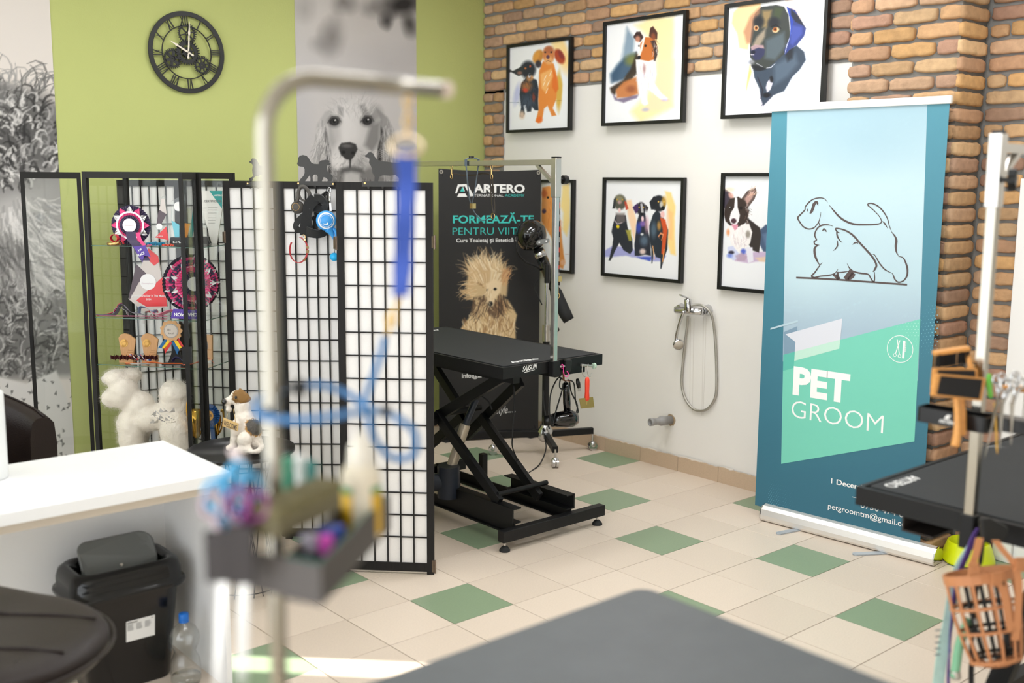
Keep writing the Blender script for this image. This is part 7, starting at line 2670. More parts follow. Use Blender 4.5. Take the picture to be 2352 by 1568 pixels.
b.ball(kb + ROT[0] * 0.008, (0.008, 0.008, 0.010), 12, 8)
part('knob', b, M_knob, t)
# ---- noose hanging from its end
AD = 1.262
t = thing('dog_lead', 'bright blue nylon noose hanging from the bent chrome post', 'dog lead', dep(925, 700, AD))
b = B()
pp = smooth_path([dep(932, 345, AD), dep(934, 420, AD), dep(930, 500, AD), dep(926, 590, AD), dep(920, 680, AD)], 7)
b.ribbon(pp, [unit(ROT[0] + ROT[2] * 0.25 * math.sin(i * 0.45)) for i in range(len(pp))], [0.0235 + 0.0015 * math.sin(i * 0.9) - 0.0035 * i / len(pp) for i in range(len(pp))], 0.003)
part('strap', b, mat('royal_blue_webbing', (56, 84, 172), 0.65, bump=0.2, bscale=500), t)
b = B()
for k, (x, y) in enumerate(((938, 232), (936, 254), (938, 278), (936, 302))):
 c = dep(x, y, AD)
 b.tube([c + ROT[1] * (0.0075 * math.cos(a)) + (ROT[0] if k % 2 == 0 else ROT[2]) * (0.0048 * math.sin(a)) for a in np.linspace(0, 2 * PI, 14)[:-1]], 0.0018, 6, closed=True)
part('chain', b, M_gold, t)
b = B()
c = dep(935, 335, AD)
b.tube([c + ROT[1] * (0.012 * math.cos(a)) + ROT[0] * (0.019 * math.sin(a)) for a in np.linspace(0, 2 * PI, 22)[:-1]], 0.0032, 8, closed=True)
part('ring', b, mat('champagne_metal', (226, 206, 176), 0.25, 1.0), t)
b = B()
c = dep(918, 690, AD)
b.tube(smooth_path([dep(919, 682, AD), dep(908, 705, AD), dep(902, 730, AD), dep(894, 752, AD), dep(888, 770, AD)], 4), 0.0022, 8)
b.tube([dep(899, 735, AD) + ROT[1] * (0.008 * math.cos(a)) + ROT[0] * (0.0055 * math.sin(a)) for a in np.linspace(0, 2 * PI, 14)[:-1]], 0.002, 6, closed=True)
part('snap_hook', b, M_gold, t)
t = thing('dog_lead', 'light blue round rope lead looped around the bent chrome post', 'dog lead', dep(780, 960, 1.2))
b = B()
loop = [(884, 775, 1.26), (870, 830, 1.25), (848, 890, 1.24), (838, 925, 1.23), (850, 940, 1.22), (890, 950, 1.22), (930, 970, 1.22), (955, 1000, 1.23), (950, 1045, 1.25), (900, 1050, 1.27), (862, 1010, 1.27), (846, 960, 1.26), (830, 925, 1.26), (790, 900, 1.26), (740, 885, 1.25), (690, 886, 1.235), (640, 896, 1.21), (600, 914, 1.185), (586, 936, 1.14), (602, 954, 1.112), (640, 962, 1.10), (700, 964, 1.10), (770, 955, 1.11), (830, 945, 1.13), (880, 946, 1.16)]
b.tube(smooth_path([dep(*q) for q in loop], 7), 0.0042, 10)
part('rope', b, mat('light_blue_rope', (82, 140, 200), 0.55, bump=0.5, bscale=500, var=0.35, vscale=90), t)
b = B()
c = dep(884, 944, 1.16)
b.ball(c, (0.01, 0.008, 0.006), 12, 8)
part('stopper', b, M_blackplastic, t)
# ---- tool caddy on the near post
KD = 1.10
t = thing('tool_caddy', 'black tool caddy on the near chrome post, full of grooming tools', 'tool holder', dep(655, 1350, KD))
f0, f1 = dep(572, 1268, KD), dep(737, 1300, KD)
f1 = on(737, 1300, 'z', f0[2])
fu = unit(f1 - f0)
fu[2] = 0
fu = unit(fu)
bk = on(888, 1146, 'z', f0[2])
bv = unit(np.array([bk[0] - f1[0], bk[1] - f1[1], 0]))
Wf, Lb_ = np.linalg.norm((f1 - f0)[:2]), np.linalg.norm((bk - f1)[:2]) * 1.06
zc0, zc1 = f0[2] - 0.042, f0[2] + 0.001
o = np.array([f0[0], f0[1], 0.0])
M_caddy = mat('grey_black_plastic', (78, 72, 69), 0.5)
quad = lambda a, c, z: o + fu * a + bv * c + ZZ * z
def slab(b, a0, a1, c0, c1, z0, z1):
 v = [quad(a0, c0, z0), quad(a1, c0, z0), quad(a1, c1, z0), quad(a0, c1, z0), quad(a0, c0, z1), quad(a1, c0, z1), quad(a1, c1, z1), quad(a0, c1, z1)]
 b.add(v, [(3, 2, 1, 0), (4, 5, 6, 7), (0, 1, 5, 4), (1, 2, 6, 5), (2, 3, 7, 6), (3, 0, 4, 7)], False)
b = B()
w_ = 0.003
A0 = 0.043
slab(b, A0, Wf, 0, Lb_, zc0, zc0 + w_)
slab(b, 0, Wf, -0.0005, w_, zc0 + w_, zc1)
slab(b, A0, Wf, Lb_ - w_, Lb_, zc0 + w_, zc1)
slab(b, A0, A0 + w_, w_, Lb_ - w_, zc0 + w_, zc1)
slab(b, Wf - w_, Wf, w_, Lb_ - w_, zc0 + w_, zc1)
part('tray', b, M_caddy, t)
b = B()
slab(b, A0 + w_, Wf - w_, w_, w_ + 0.0015, zc0 + w_, zc1 + 0.001)
slab(b, Wf - w_ - 0.0015, Wf - w_, w_ + 0.002, Lb_ - w_, zc0 + w_, zc1 + 0.0005)
slab(b, A0 + w_, Wf - w_, w_ + 0.002, Lb_ - w_, zc0 + w_ + 0.0004, zc0 + w_ + 0.002)
part('liner', b, mat('teal_liner', (52, 120, 106), 0.6), t)
b = B()
q0, q1 = dep(470, 1215, 1.065), dep(576, 1232, 1.065)
q1[2] = q0[2]
b.bar((q0 + q1) / 2 - unit(q1 - q0) * 0.023 - ZZ * 0.028, (q0 + q1) / 2 + unit(q1 - q0) * 0.0 - ZZ * 0.028, 0.008, 0.052)
b.bar((q0 + q1) / 2 + unit(q1 - q0) * 0.0 - ZZ * 0.026, (q0 + q1) / 2 + unit(q1 - q0) * 0.026 - ZZ * 0.026, 0.007, 0.06)
part('scissor_block', b, mat('dark_umber_plastic', (50, 44, 44), 0.5), t)
b = B()
slab(b, 0.0385, A0, 0.03, 0.06, zc0, zc0 + 0.02)
part('bracket', b, M_caddy, t)
# brush, bottle and combs inside
t = thing('pin_brush', 'khaki block brush lying across the near tool caddy', 'brush', dep(690, 1230, 1.14))
b = B()
b0, b1 = dep(606, 1216, 1.083), dep(758, 1148, 1.20)
b.bar(b0, b1, 0.034, 0.018)
part('body', b, mat('khaki_plastic', (112, 104, 78), 0.6), t, bevel=0.004)
b = B()
dU = unit(b1 - b0)
sW = unit(np.cross(ZZ, dU))
LBR = np.linalg.norm(b1 - b0)
rs = random.Random(3)
for i in range(34):
 for j in range(7):
  p = b0 + dU * (LBR * (i + 0.5) / 34) + sW * ((j - 3) * 0.0048) + ZZ * 0.009
  b.cyl(p, p + ZZ * (0.017 + rs.uniform(-0.001, 0.001)) + sW * rs.uniform(-0.001, 0.001), 0.0017, n=5, caps=True, smooth=False)
q = part('bristles', b, mat('khaki_bristle', (132, 124, 92), 0.8), t)
q['kind'] = 'stuff'
c = dep(831, 1200, 1.262)
c[2] = zc0 + 0.009
t = thing('squeeze_bottle', 'cream and yellow squeeze bottle with a green stripe in the near tool caddy', 'bottle', c)
kz = (dep(831, 1112, 1.262)[2] - c[2]) / 0.05
zz_ = lambda L: [(p[0] * 1.06, p[1] * kz) for p in L]
b = B()
b.lathe(zz_([(0, -0.004), (0.0205, -0.004), (0.022, 0.0), (0.022, 0.062), (0.02, 0.068), (0.013, 0.075), (0.0, 0.076)]), c, n=28)
part('bottle_body', b, mat('cream_bottle', (238, 226, 204), 0.4), t)
b = B()
b.lathe(zz_([(0.0223, 0.002), (0.0224, 0.003), (0.0224, 0.045), (0.0223, 0.046)]), c, n=28)
part('label', b, mat('yellow_label', (226, 178, 30), 0.5), t, 'yellow wrap label')
b = B()
b.lathe(zz_([(0.0225, 0.046), (0.0225, 0.053)]), c, n=28)
part('stripe', b, mat('green_stripe', (60, 150, 92), 0.5), t)
b = B()
b.lathe(zz_([(0.0145, 0.072), (0.015, 0.074), (0.013, 0.092), (0.006, 0.1), (0.004, 0.106), (0, 0.106)]), c, n=24)
part('cap', b, mat('cream_cap', (244, 236, 222), 0.4), t)
b = B()
fa = math.atan2(-ROT[2][1], -ROT[2][0])
v = []
for q in range(9):
 a = fa + 0.25 - 0.55 + 0.95 * q / 8
 for z in (0.002, 0.056):
  v.append(c + np.array([0.0242 * math.cos(a), 0.0242 * math.sin(a), z * kz]))
b.add(v, [(2 * q, 2 * q + 2, 2 * q + 3, 2 * q + 1) for q in range(8)], True)
part('white_strip', b, mat('cream_bottle'), t)
for (x0, y0, x1, y1, d0, d1, col, nm, lab) in ((738, 1238, 783, 1224, 1.165, 1.195, (70, 96, 200), 'comb', 'blue comb lying at the front of the near tool caddy'), (738, 1256, 760, 1247, 1.135, 1.145, (226, 88, 196), 'clip', 'pink clip lying at the front of the near tool caddy'), (698, 1252, 722, 1242, 1.135, 1.15, (196, 190, 206), 'comb', 'pale lilac comb lying at the front of the near tool caddy')):
 b = B()
 b.bar(dep(x0, y0, d0), dep(x1, y1, d1), 0.014, 0.022)
 single(nm, b, mat('pl_%d_%d_%d' % col, col, 0.4), lab, nm, bevel=0.003)
# shears of the near caddy
M_violet = mat('violet_titanium', (120, 62, 110), 0.25, 0.8)
M_blueg = mat('blue_titanium', (90, 170, 214), 0.3, 0.4)
shears((500, 1135), (530, 1118), (515, 1235), (495, 1600), 1.115, 'shears with a light blue ring, leftmost in the near tool caddy', M_blueg, r=0.0155)
shears((488, 1160), (548, 1175), (522, 1262), (500, 1610), 1.09, 'silver shears with violet pivot in front of the blue ringed shears', mat('rose_steel', (170, 150, 160), 0.3, 0.9), r=0.013)
shears((548, 1092), (574, 1120), (552, 1215), (550, 1590), 1.145, 'shears with a sky blue upper ring, beside the chrome post', M_blueg, r=0.014)
shears((552, 1152), (590, 1162), (566, 1225), (562, 1580), 1.082, 'silver and violet shears closest to the caddy tray', M_violet, r=0.014)
for p in ((515, 1192), (548, 1205), (585, 1185)):
 pass
for x, y, d, lab in ((662, 1090, 1.2, 'green handled comb standing behind the post in the near caddy'), (714, 1100, 1.21, 'teal handled comb right of the green one in the near caddy')):
 b = B()
 c = dep(x, y, d)
 b.tube([c - ROT[1] * 0.035, c, c + ROT[1] * 0.012], [0.006, 0.009, 0.004], 10)
 b.ball(c + ROT[1] * 0.014, 0.008, 12, 8)
 single('comb', b, mat('green_gloss', (70, 150, 120), 0.3) if 'green h' in lab else mat('teal_gloss', (70, 140, 136), 0.3), lab, 'comb')
b = B()
c = dep(688, 1062, 1.235)
b.ball(c, (0.009, 0.009, 0.010), 14, 8)
b.cyl(c - ZZ * 0.03, c, 0.005, n=10)
single('clipper_cap', b, M_white, 'white round topped tool standing between the green combs', 'grooming tool')
b = B()
b.tube([dep(562, 1065, 1.18), dep(540, 1040, 1.18), dep(528, 1030, 1.18)], [0.005, 0.006, 0.003], 10)
single('comb', b, mat('white_pink', (232, 214, 212), 0.4), 'whitish comb tip leaning left above the blue ringed shears', 'comb')
b = B()
b.ball(dep(592, 1080, 1.19), (0.007, 0.007, 0.006), 10, 6)
b.cyl(dep(592, 1080, 1.19), dep(578, 1110, 1.19), 0.004, n=8)
single('clip', b, M_blackplastic, 'small black clip among the blue rings of the near caddy', 'clip')
# ================================================================ things in the display cabinet
M_purp = mat('dark_purple_satin', (52, 40, 78), 0.4, sheen=0.4)
M_pink = mat('hot_pink_satin', (226, 62, 128), 0.35, sheen=0.4)
M_silv = mat('silver_ribbon', (206, 206, 208), 0.25, 0.6)
M_whit = mat('white_satin', (236, 234, 234), 0.5)
M_acry = M_glass
def disc_frill(b, c, u, w, r0, r1, n=40, amp=0.006, th=0.0):
 """pleated ring"""
 nn = unit(np.cross(u, w))
 v, f = [], []
 m = n * 2
 for k in range(m):
  a = 2 * PI * k / m
  d = u * math.cos(a) + w * math.sin(a)
  z = amp * (1 if k % 2 else -1)
  v += [c + d * r0 + nn * (th + z * 0.4), c + d * r1 + nn * (th + z)]
 for k in range(m):
  a, e = 2 * k, 2 * ((k + 1) % m)
  f.append((a, a + 1, e + 1, e))
 b.add(v, f, False)
def star_ring(b, c, u, w, r, h, n, skip, th):
 nn = unit(np.cross(u, w))
 v, f = [], []
 m = n * 4
 for k in range(m):
  a = 2 * PI * k / m
  d = u * math.cos(a) + w * math.sin(a)
  q = abs((k - skip * 4 + 4) % 8 - 4)
  e = max(0.0, 1 - q / 2.0)
  v += [c + d * r * 0.96 + nn * th, c + d * (r + 0.0008 + h * e) + nn * (th + (0.005 if q == 1 else 0.001))]
 for k in range(m):
  a, e = 2 * k, 2 * ((k + 1) % m)
  f.append((a, a + 1, e + 1, e))
 b.add(v, f, False)
vu, vw, vn = ROT[0], np.array([0, 0, 1.0]), -ROT[2]
vu = unit(np.array([vu[0], vu[1], 0]))
vn = unit(np.cross(vu, vw))
def face(a_deg):
 """upright frame turned a_deg from facing the room's camera side"""
 a = math.radians(a_deg)
 u = vu * math.cos(a) + np.array([-vu[1], vu[0], 0]) * math.sin(a)
 return u, np.array([0, 0, 1.0]), unit(np.cross(u, np.array([0, 0, 1.0])))
# -- large purple and pink rosette on the top shelf
D1 = 5.10
c = dep(301, 517, D1)
t = thing('rosette', 'purple and pink rosette with silver star points, on the upper glass shelf', 'rosette', on(301, 566, 'z', ZS[0]))
px2m = D1 / FPX
u, w, n = face(0)
if n @ ROT[2] > 0:
 n = -n
 u = -u
def ros(name, r0, r1, m, th, nn=44, amp=0.004):
 b = B()
 disc_frill(b, c, u, w, r0 * px2m, r1 * px2m, nn, amp, th)
 return part(name, b, m, t)
ros('outer_frill', 26, 45, M_purp, 0.0)
b = B()
star_ring(b, c, u, w, 31 * px2m, 13 * px2m, 12, 0, 0.008)
part('star_points', b, M_pink, t)
b = B()
star_ring(b, c, u, w, 31 * px2m, 13 * px2m, 12, 1, 0.008)
part('star_points', b, M_silv, t)
b = B()
b.ring(c + n * 0.010, u, w, 28 * px2m, 32 * px2m, 0.004, 40)
part('silver_band', b, M_silv, t)
ros('pink_frill', 18, 30, M_pink, 0.012, 40, 0.003)
ros('inner_frill', 13, 23, M_purp, 0.018, 34, 0.003)
b = B()
b.ring(c + n * 0.02, u, w, 0.0, 15.5 * px2m, 0.004, 36)
part('button', b, M_whit, t)
b = B()
write(b, 'Groomphoria', c + n * 0.0246 - w * 0.002 - u * 0.02, u, w, width=0.04, bold=-0.01)
part('lettering', b, mat('pinkish_ink', (180, 130, 150), 0.6), t)
for pts, wid, m in (((300, 532), (303, 550), (316, 566), (334, 598)), 0.046, M_purp), (((316, 534), (322, 552), (336, 566), (344, 562)), 0.02, M_pink):
 b = B()
 p = smooth_path([dep(x, y, D1 - 0.05 - 0.035 * i) for i, (x, y) in enumerate(pts)], 6)
 b.ribbon(p, u, wid, 0.0015)
 part('tail', b, m, t)
b = B()
e1, e2 = dep(334, 598, D1 - 0.155), dep(320, 575, D1 - 0.15)
q = [dep(306, 566, D1 - 0.15), dep(334, 563, D1 - 0.15), dep(346, 590, D1 - 0.155), dep(331, 587, D1 - 0.153), dep(327, 603, D1 - 0.155)]
b.add(q, [(0, 4, 3, 2, 1)], False)
b.add([p_ - n * 0.001 for p_ in q], [(0, 1, 2, 3, 4)], False)
part('tail_end', b, mat('violet_satin', (82, 56, 150), 0.4), t)
b = B()
uu = unit(q[1] - q[0])
dn = unit(q[4] - (q[0] + q[1]) / 2)
tu = unit(dep(336, 576, D1 - 0.155) - dep(312, 588, D1 - 0.155))
tw = unit(np.cross(n, tu))
write(b, 'PLACE', dep(318, 590, D1 - 0.161), tu, tw, width=16 * px2m, height=6 * px2m, bold=0.02)
write(b, '1st', dep(319, 577, D1 - 0.161), tu, tw, width=8 * px2m, height=5 * px2m, bold=0.02)
part('lettering', b, M_ink, t)
def plaque(pts, d, th, m, label, name='award_plaque', ang=0.0, zb=None):
 """upright plate with the given photo outline at depth d"""
 P0 = dep(*pts[0], d)
 u, w, n = face(ang)
 if n @ ROT[2] > 0:
  n, u = -n, -u
 V = [onpl(x, y, P0, n) for x, y in pts]
 c = sum(V) / len(V)
 for zs in ZS + [0.327]:
  if min(v[2] for v in V) < zs + 0.001 < c[2]:
   for v in V:
    v[2] = max(v[2], zs + 0.001)
 zmin = min(v[2] for v in V)
 t = thing(name, label, 'trophy', (c[0], c[1], zmin if zb is None else zb))
 b = B()
 loft(b, [[v for v in V], [v - n * th for v in V]], smooth=False) if _ccw(V, n) else loft(b, [[v for v in V[::-1]], [v - n * th for v in V[::-1]]], smooth=False)
 part('plate', b, m, t)
 def at(x, y, l=0.0008):
  return onpl(x, y, P0, n) + n * l
 return t, at, u, n
def _ccw(V, n):
 return np.dot(sum(np.cross(V[i] - V[0], V[i + 1] - V[0]) for i in range(1, len(V) - 1)), n) < 0
def patch(t, at, pts, m, name='printed_shape', l=0.0008, label=None):
 V = [at(x, y, l) for x, y in pts]
 b = B()
 b.add(V, [tuple(range(len(V)))], False)
 b.add([v + ROT[2] * 0.0003 for v in V], [tuple(range(len(V) - 1, -1, -1))], False)
 return part(name, b, m, t, label)
M_plq = mat('grey_print', (150, 148, 146))
M_pgrey = mat('plaque_grey', (206, 196, 190), 0.3)
M_pdark = mat('plaque_plum', (82, 66, 74), 0.3)
M_pred = mat('plaque_red', (222, 58, 62), 0.3)
# slim acrylic award
t, at, u, n = plaque([(352, 552), (370, 452), (378, 450), (392, 553)], 5.12, 0.02, M_acry, 'slim pointed acrylic award in grey, plum and red behind the purple rosette')
patch(t, at, [(360, 515), (371, 456), (378, 456), (383, 490), (372, 505)], M_pgrey)
patch(t, at, [(358, 523), (365, 481), (383, 492), (372, 512)], M_pdark, l=0.0012)
patch(t, at, [(356, 545), (382, 520), (388, 552), (372, 548)], M_pred, l=0.0012)
b = B()
b.ring(at(366, 520, 0.0016), u, ZZ, 0, 0.015, 0.0006, 24)
part('badge', b, M_whit, t)
b = B()
write(b, '1st place', at(360, 543, 0.0018), u, ZZ, width=0.03, bold=0.01)
part('lettering', b, M_ink, t)
# acrylic award with blue foot and black base
t, at, u, n = plaque([(392, 546), (393, 462), (424, 446), (432, 546)], 5.06, 0.012, M_acry, 'clear acrylic award on a black base reading 3rd place, upper glass shelf')
patch(t, at, [(394, 506), (412, 516), (412, 546), (402, 546)], mat('sky_print', (110, 186, 202), 0.4))
patch(t, at, [(424, 512), (437, 514), (430, 545), (424, 545)], mat('orange_print', (232, 150, 50), 0.4))
b = B()
b.ring(at(410, 474, 0.0012), u, ZZ, 0, 0.022, 0.0006, 28)
part('badge', b, M_whit, t)
b = B()
ob = at(392, 566)
lo_ = np.array([ob[0], ob[1], ZS[0]])
b.prism([(0, 0), (0.115, 0), (0.105, 0.04), (0.006, 0.04)], lo_ + n * 0.02, u, ZZ, -0.05)
part('base', b, M_blackplastic, t)
b = B()
write(b, '3rd PLACE', lo_ + n * 0.0206 + u * 0.018 + ZZ * 0.014, u, ZZ, width=0.06, height=0.008, bold=0.03)
part('lettering', b, M_ink, t)
# certificate plate
t, at, u, n = plaque([(445, 475), (446, 438), (510, 438), (510, 480), (498, 562), (486, 562), (462, 470)], 5.225, 0.012, mat('certificate_white', (226, 222, 216), 0.35), 'white award certificate plate with a turquoise corner, at the cabinet right side', 'certificate')
M_turq = mat('turquoise_print', (30, 150, 146), 0.4)
patch(t, at, [(481, 438), (510, 438), (510, 479)], M_turq)
patch(t, at, [(434, 552), (444, 474), (452, 500), (440, 552)], M_turq)
for txt, x0, x1, y, bo, mm in (('CERTIFICATE', 469, 508, 464, 0.02, mat('grey_ink', (120, 118, 116), 0.6)), ('ARTERO', 492, 511, 450, 0.03, M_ink)):
 b = B()
 a_, e_ = at(x0, y, 0.0014), at(x1, y, 0.0014)
 write(b, txt, a_, u, ZZ, width=abs((e_ - a_) @ u), bold=bo)
 part('lettering', b, mm, t)
b = B()
for k, y in enumerate((476, 482, 489, 500, 506, 512)):
 b.bar(at(478, y, 0.0012), at(500 - k * 1.2, y, 0.0012), 0.0012, 0.0004, up=n)
part('text_lines', b, mat('grey_ink'), t)
b = B()
ob = at(462, 566)
b.prism([(0, 0), (0.05, 0), (0.04, 0.034), (0.0, 0.034)], np.array([ob[0], ob[1], ZS[0]]) + n * 0.025, u, ZZ, -0.05)
part('base', b, M_blackplastic, t)
# small gold medal box with red ribbon
c = on(262, 563, 'z', ZS[0])
t = thing('medal', 'small gold medal under a red ribbon roll, left end of the upper shelf', 'medal', c)
b = B()
b.lathe([(0, 0), (0.03, 0), (0.033, 0.004), (0.033, 0.012), (0.028, 0.016), (0, 0.016)], c, n=28)
part('disc', b, M_gold, t)
b = B()
M_redsat = mat('red_satin', (206, 24, 44), 0.4)
p = [c + vu * (0.004 + 0.017 * math.cos(a)) + ZZ * (0.034 + 0.017 * math.sin(a)) for a in np.linspace(-1.2, 4.6, 18)]
b.ribbon(p, vn, 0.03, 0.002)
b.ribbon(smooth_path([c + vu * 0.02 + ZZ * 0.02, c + vu * 0.04 + ZZ * 0.022, c + vu * 0.046 + ZZ * 0.006], 5), vn, 0.02, 0.002)
part('ribbon', b, M_redsat, t)
def crumple(c, L, H, m, label, name='ribbon', seed=1, wid=0.02, cat='ribbon', dirn=None, turns=5):
 rg = random.Random(seed)
 d = vu if dirn is None else unit(dirn)
 t = thing(name, label, cat, c)
 b = B()
 p = []
 for k in range(turns * 2 + 1):
  p.append(c + d * (L * (k / (turns * 2) - 0.5)) + ZZ * (0.003 + (H * rg.uniform(0.5, 1) if k % 2 else 0.002)) + vn * rg.uniform(-0.006, 0.006))
 b.ribbon(smooth_path(p, 6), vn, wid, 0.0015)
 part('band', b, m, t)
 return t
crumple(on(357, 566, 'z', ZS[0]), 0.085, 0.02, mat('turquoise_satin', (24, 138, 176), 0.4), 'crumpled turquoise ribbon on the upper glass shelf', seed=3, turns=7, wid=0.03)
crumple(on(386, 567, 'z', ZS[0]), 0.05, 0.012, mat('red_orange_satin', (226, 84, 60), 0.4), 'crumpled red and orange ribbon in front of the third place award', seed=5, wid=0.025)
# -- middle shelf
t, at, u, n = plaque([(295, 686), (340, 570), (362, 588), (384, 704), (330, 716)], 5.21, 0.014, mat('plaque_grey'), 'large pointed award in red, plum and grey on the middle glass shelf')
patch(t, at, [(334, 590), (341, 570), (363, 588), (366, 601), (354, 610)], M_pred)
patch(t, at, [(296, 680), (313, 606), (336, 628), (318, 650), (298, 688)], M_pdark)
patch(t, at, [(313, 690), (378, 632), (384, 703), (336, 704)], M_pred)
b = B()
b.ring(at(340, 647, 0.0012), u, ZZ, 0, 19 * 5.03 / FPX, 0.0008, 36)
part('badge', b, M_whit, t)
b = B()
write(b, 'Groomphoria', at(326, 652, 0.0022), u, ZZ, width=28 * 5.03 / FPX, bold=-0.01)
part('lettering', b, mat('pinkish_ink'), t)
b = B()
write(b, 'Groomphoria Star In The Making', at(301, 681, 0.0014), u, ZZ, width=84 * 5.03 / FPX, height=5 * 5.03 / FPX, bold=0.01)
write(b, '2024', at(336, 689, 0.0014), u, ZZ, width=12 * 5.03 / FPX, bold=0.01)
part('lettering', b, M_ink, t)
b = B()
ob = at(340, 716)
b.prism([(-0.06, 0), (0.06, 0), (0.06, 0.012), (-0.06, 0.012)], np.array([ob[0], ob[1], ZS[1]]) + n * 0.005, u, ZZ, -0.035)
part('base', b, M_acry, t)
# big many layered rosette, turned away
D2 = 5.19
c = dep(440, 650, D2)
t = thing('rosette', 'very large layered rosette in pink, white and purple, half behind the open door', 'rosette', np.array([c[0], c[1], ZS[1]]))
u, w, n = face(32)
if n @ ROT[2] > 0:
 n, u = -n, -u
px2m = D2 / FPX
for k, (r0, r1, th) in enumerate(((52, 66, 0.0), (44, 60, 0.012), (34, 54, 0.022), (24, 42, 0.032), (14, 30, 0.04))):
 b = B()
 disc_frill(b, c, u, w, r0 * px2m, r1 * px2m, 52 - 6 * k, 0.006, th)
 part('frill', b, [mat('charcoal_satin', (62, 60, 70), 0.5), M_pink, M_purp, M_pink, M_purp][k], t)
 if k < 4:
  b = B()
  star_ring(b, c, u, w, (r1 - 14) * px2m, 13 * px2m, 26 - 4 * k, k % 2, th + 0.010)
  part('star_points', b, M_whit if k % 2 == 0 else M_pink, t)
b = B()
b.ring(c + n * 0.046, u, w, 0, 16 * px2m, 0.004, 30)
part('button', b, M_whit, t)
b = B()
q = [dep(398, 709, 5.10), dep(455, 712, 5.07), dep(456, 736, 5.055), dep(392, 731, 5.08)]
for p in q:
 p[2] = max(p[2], ZS[1] + 0.002)
b.add(q, [(0, 3, 2, 1)], False)
b.add([p + ROT[2] * 0.001 for p in q], [(0, 1, 2, 3)], False)
part('sash', b, mat('violet_satin'), t)
b = B()
write(b, 'CHAMPION', dep(453, 719, 5.05), -vu, -ZZ, width=0.11, height=0.016, bold=0.03)
part('lettering', b, M_ink, t)
# ribbons lying on the shelf
for pts, wid, m, lab in (
  (((222, 727), (262, 722), (276, 702), (284, 700), (300, 716), (330, 722)), 0.035, M_purp, 'dark purple ribbon arching at the left of the middle glass shelf'),
  (((222, 724), (240, 722), (262, 716), (272, 700), (280, 696)), 0.012, mat('red_pink_satin', (206, 30, 84), 0.4), 'narrow crimson ribbon edge rising beside the purple arch'),
  (((262, 722), (266, 710), (278, 708), (290, 714), (294, 724)), 0.03, mat('silver_grey_satin', (168, 164, 170), 0.4), 'silver grey ribbon loop on the middle glass shelf'),
  (((320, 720), (322, 706), (334, 706), (352, 716), (360, 712)), 0.035, mat('blue_grey_satin', (126, 146, 186), 0.4), 'blue grey ribbon loop in the centre of the middle shelf'),
  (((352, 720), (366, 724), (384, 716), (398, 712)), 0.04, M_pink, 'hot pink ribbon fold in front of the large rosette'),
  (((230, 728), (300, 731), (350, 733), (384, 735)), 0.012, mat('pink_edge', (232, 110, 160), 0.5), 'flat pale pink ribbon along the edge of the middle shelf')):
 d0 = 5.095 + 0.006 * len(lab) % 0.05
 P = [dep(x, y, d0) for x, y in pts]
 t = thing('ribbon', lab, 'ribbon', np.array([P[0][0], P[0][1], ZS[1]]))
 b = B()
 for p in P:
  p[2] = max(p[2], ZS[1] + 0.003 + wid * 0.18)
 b.ribbon(smooth_path(P, 6), unit(vn + ZZ * 0.35), wid, 0.0015)
 part('band', b, m, t)
crumple(on(345, 722, 'z', ZS[1]) + vn * -0.03, 0.06, 0.02, M_redsat, 'small red bow at the foot of the large pointed award', seed=12, wid=0.02, turns=3)
# -- lower shelf
M_ply = mat('pale_plywood', (206, 158, 108), 0.55, var=0.12, vscale=20, stretch=(6, 6, 1))
M_burn = mat('burnt_mark', (150, 104, 62), 0.6)
M_goldp = mat('gold_inlay', (228, 178, 96), 0.35, 0.3)
for k, (x, lab) in enumerate(((0, 'left one of two pale wooden awards with a dog head emblem, lower cabinet shelf'), (52, 'right one of two pale wooden awards with a dog head emblem, lower cabinet shelf'))):
 pts = [(272 + x, 776), (277 + x, 768), (285 + x, 765.5), (296 + x, 768), (311 + x, 779), (306 + x, 818), (279 + x, 818)]
 t, at, u, n = plaque(pts, 5.21, 0.012, M_ply, lab, 'wooden_award', zb=ZS[2])
 b = B()
 b.ring(at(285 + x, 788, 0.001), u, ZZ, 0.010, 0.0195, 0.0006, 28)
 b.add([at(*p, 0.0016) for p in ((281 + x, 786), (290 + x, 780), (294 + x, 786), (288 + x, 796), (280 + x, 797))], [(4, 3, 2, 1, 0)], False)
 part('inlay', b, M_goldp, t)
 b = B()
 for r, tx in enumerate(('National', 'Grooming', 'Show')):
  write(b, tx, at(305 + x, 805 + r * 4.6, 0.001), u, ZZ, height=0.005, align='r')
 part('lettering', b, M_burn, t)
 b = B()
 o = at(279 + x, 818)
 b.prism([(-0.006, 0), (0.062, 0), (0.062, o[2] - ZS[2] + 0.004), (-0.006, o[2] - ZS[2] + 0.004)], np.array([o[0], o[1], ZS[2]]) + n * 0.018, u, ZZ, -0.045)
 part('base', b, M_ply, t)
 cc2 = np.array([o[0], o[1], ZS[2] + 0.014]) + u * 0.02 + n * 0.035
 tr = thing('ribbon', 'frilled dark maroon ribbon in front of the %s wooden award' % ('left' if k == 0 else 'right'), 'ribbon', cc2 - ZZ * 0.012)
 b = B()
 P = [cc2 + u * (-0.06 + 0.12 * q / 20) + ZZ * (0.010 + 0.008 * (q % 2)) + n * 0.012 * math.sin(q * 1.9) for q in range(21)]
 b.ribbon(P, unit(ZZ + n * 0.4), 0.022, 0.0015)
 part('band', b, mat('maroon_satin', (72, 30, 34), 0.4), tr)
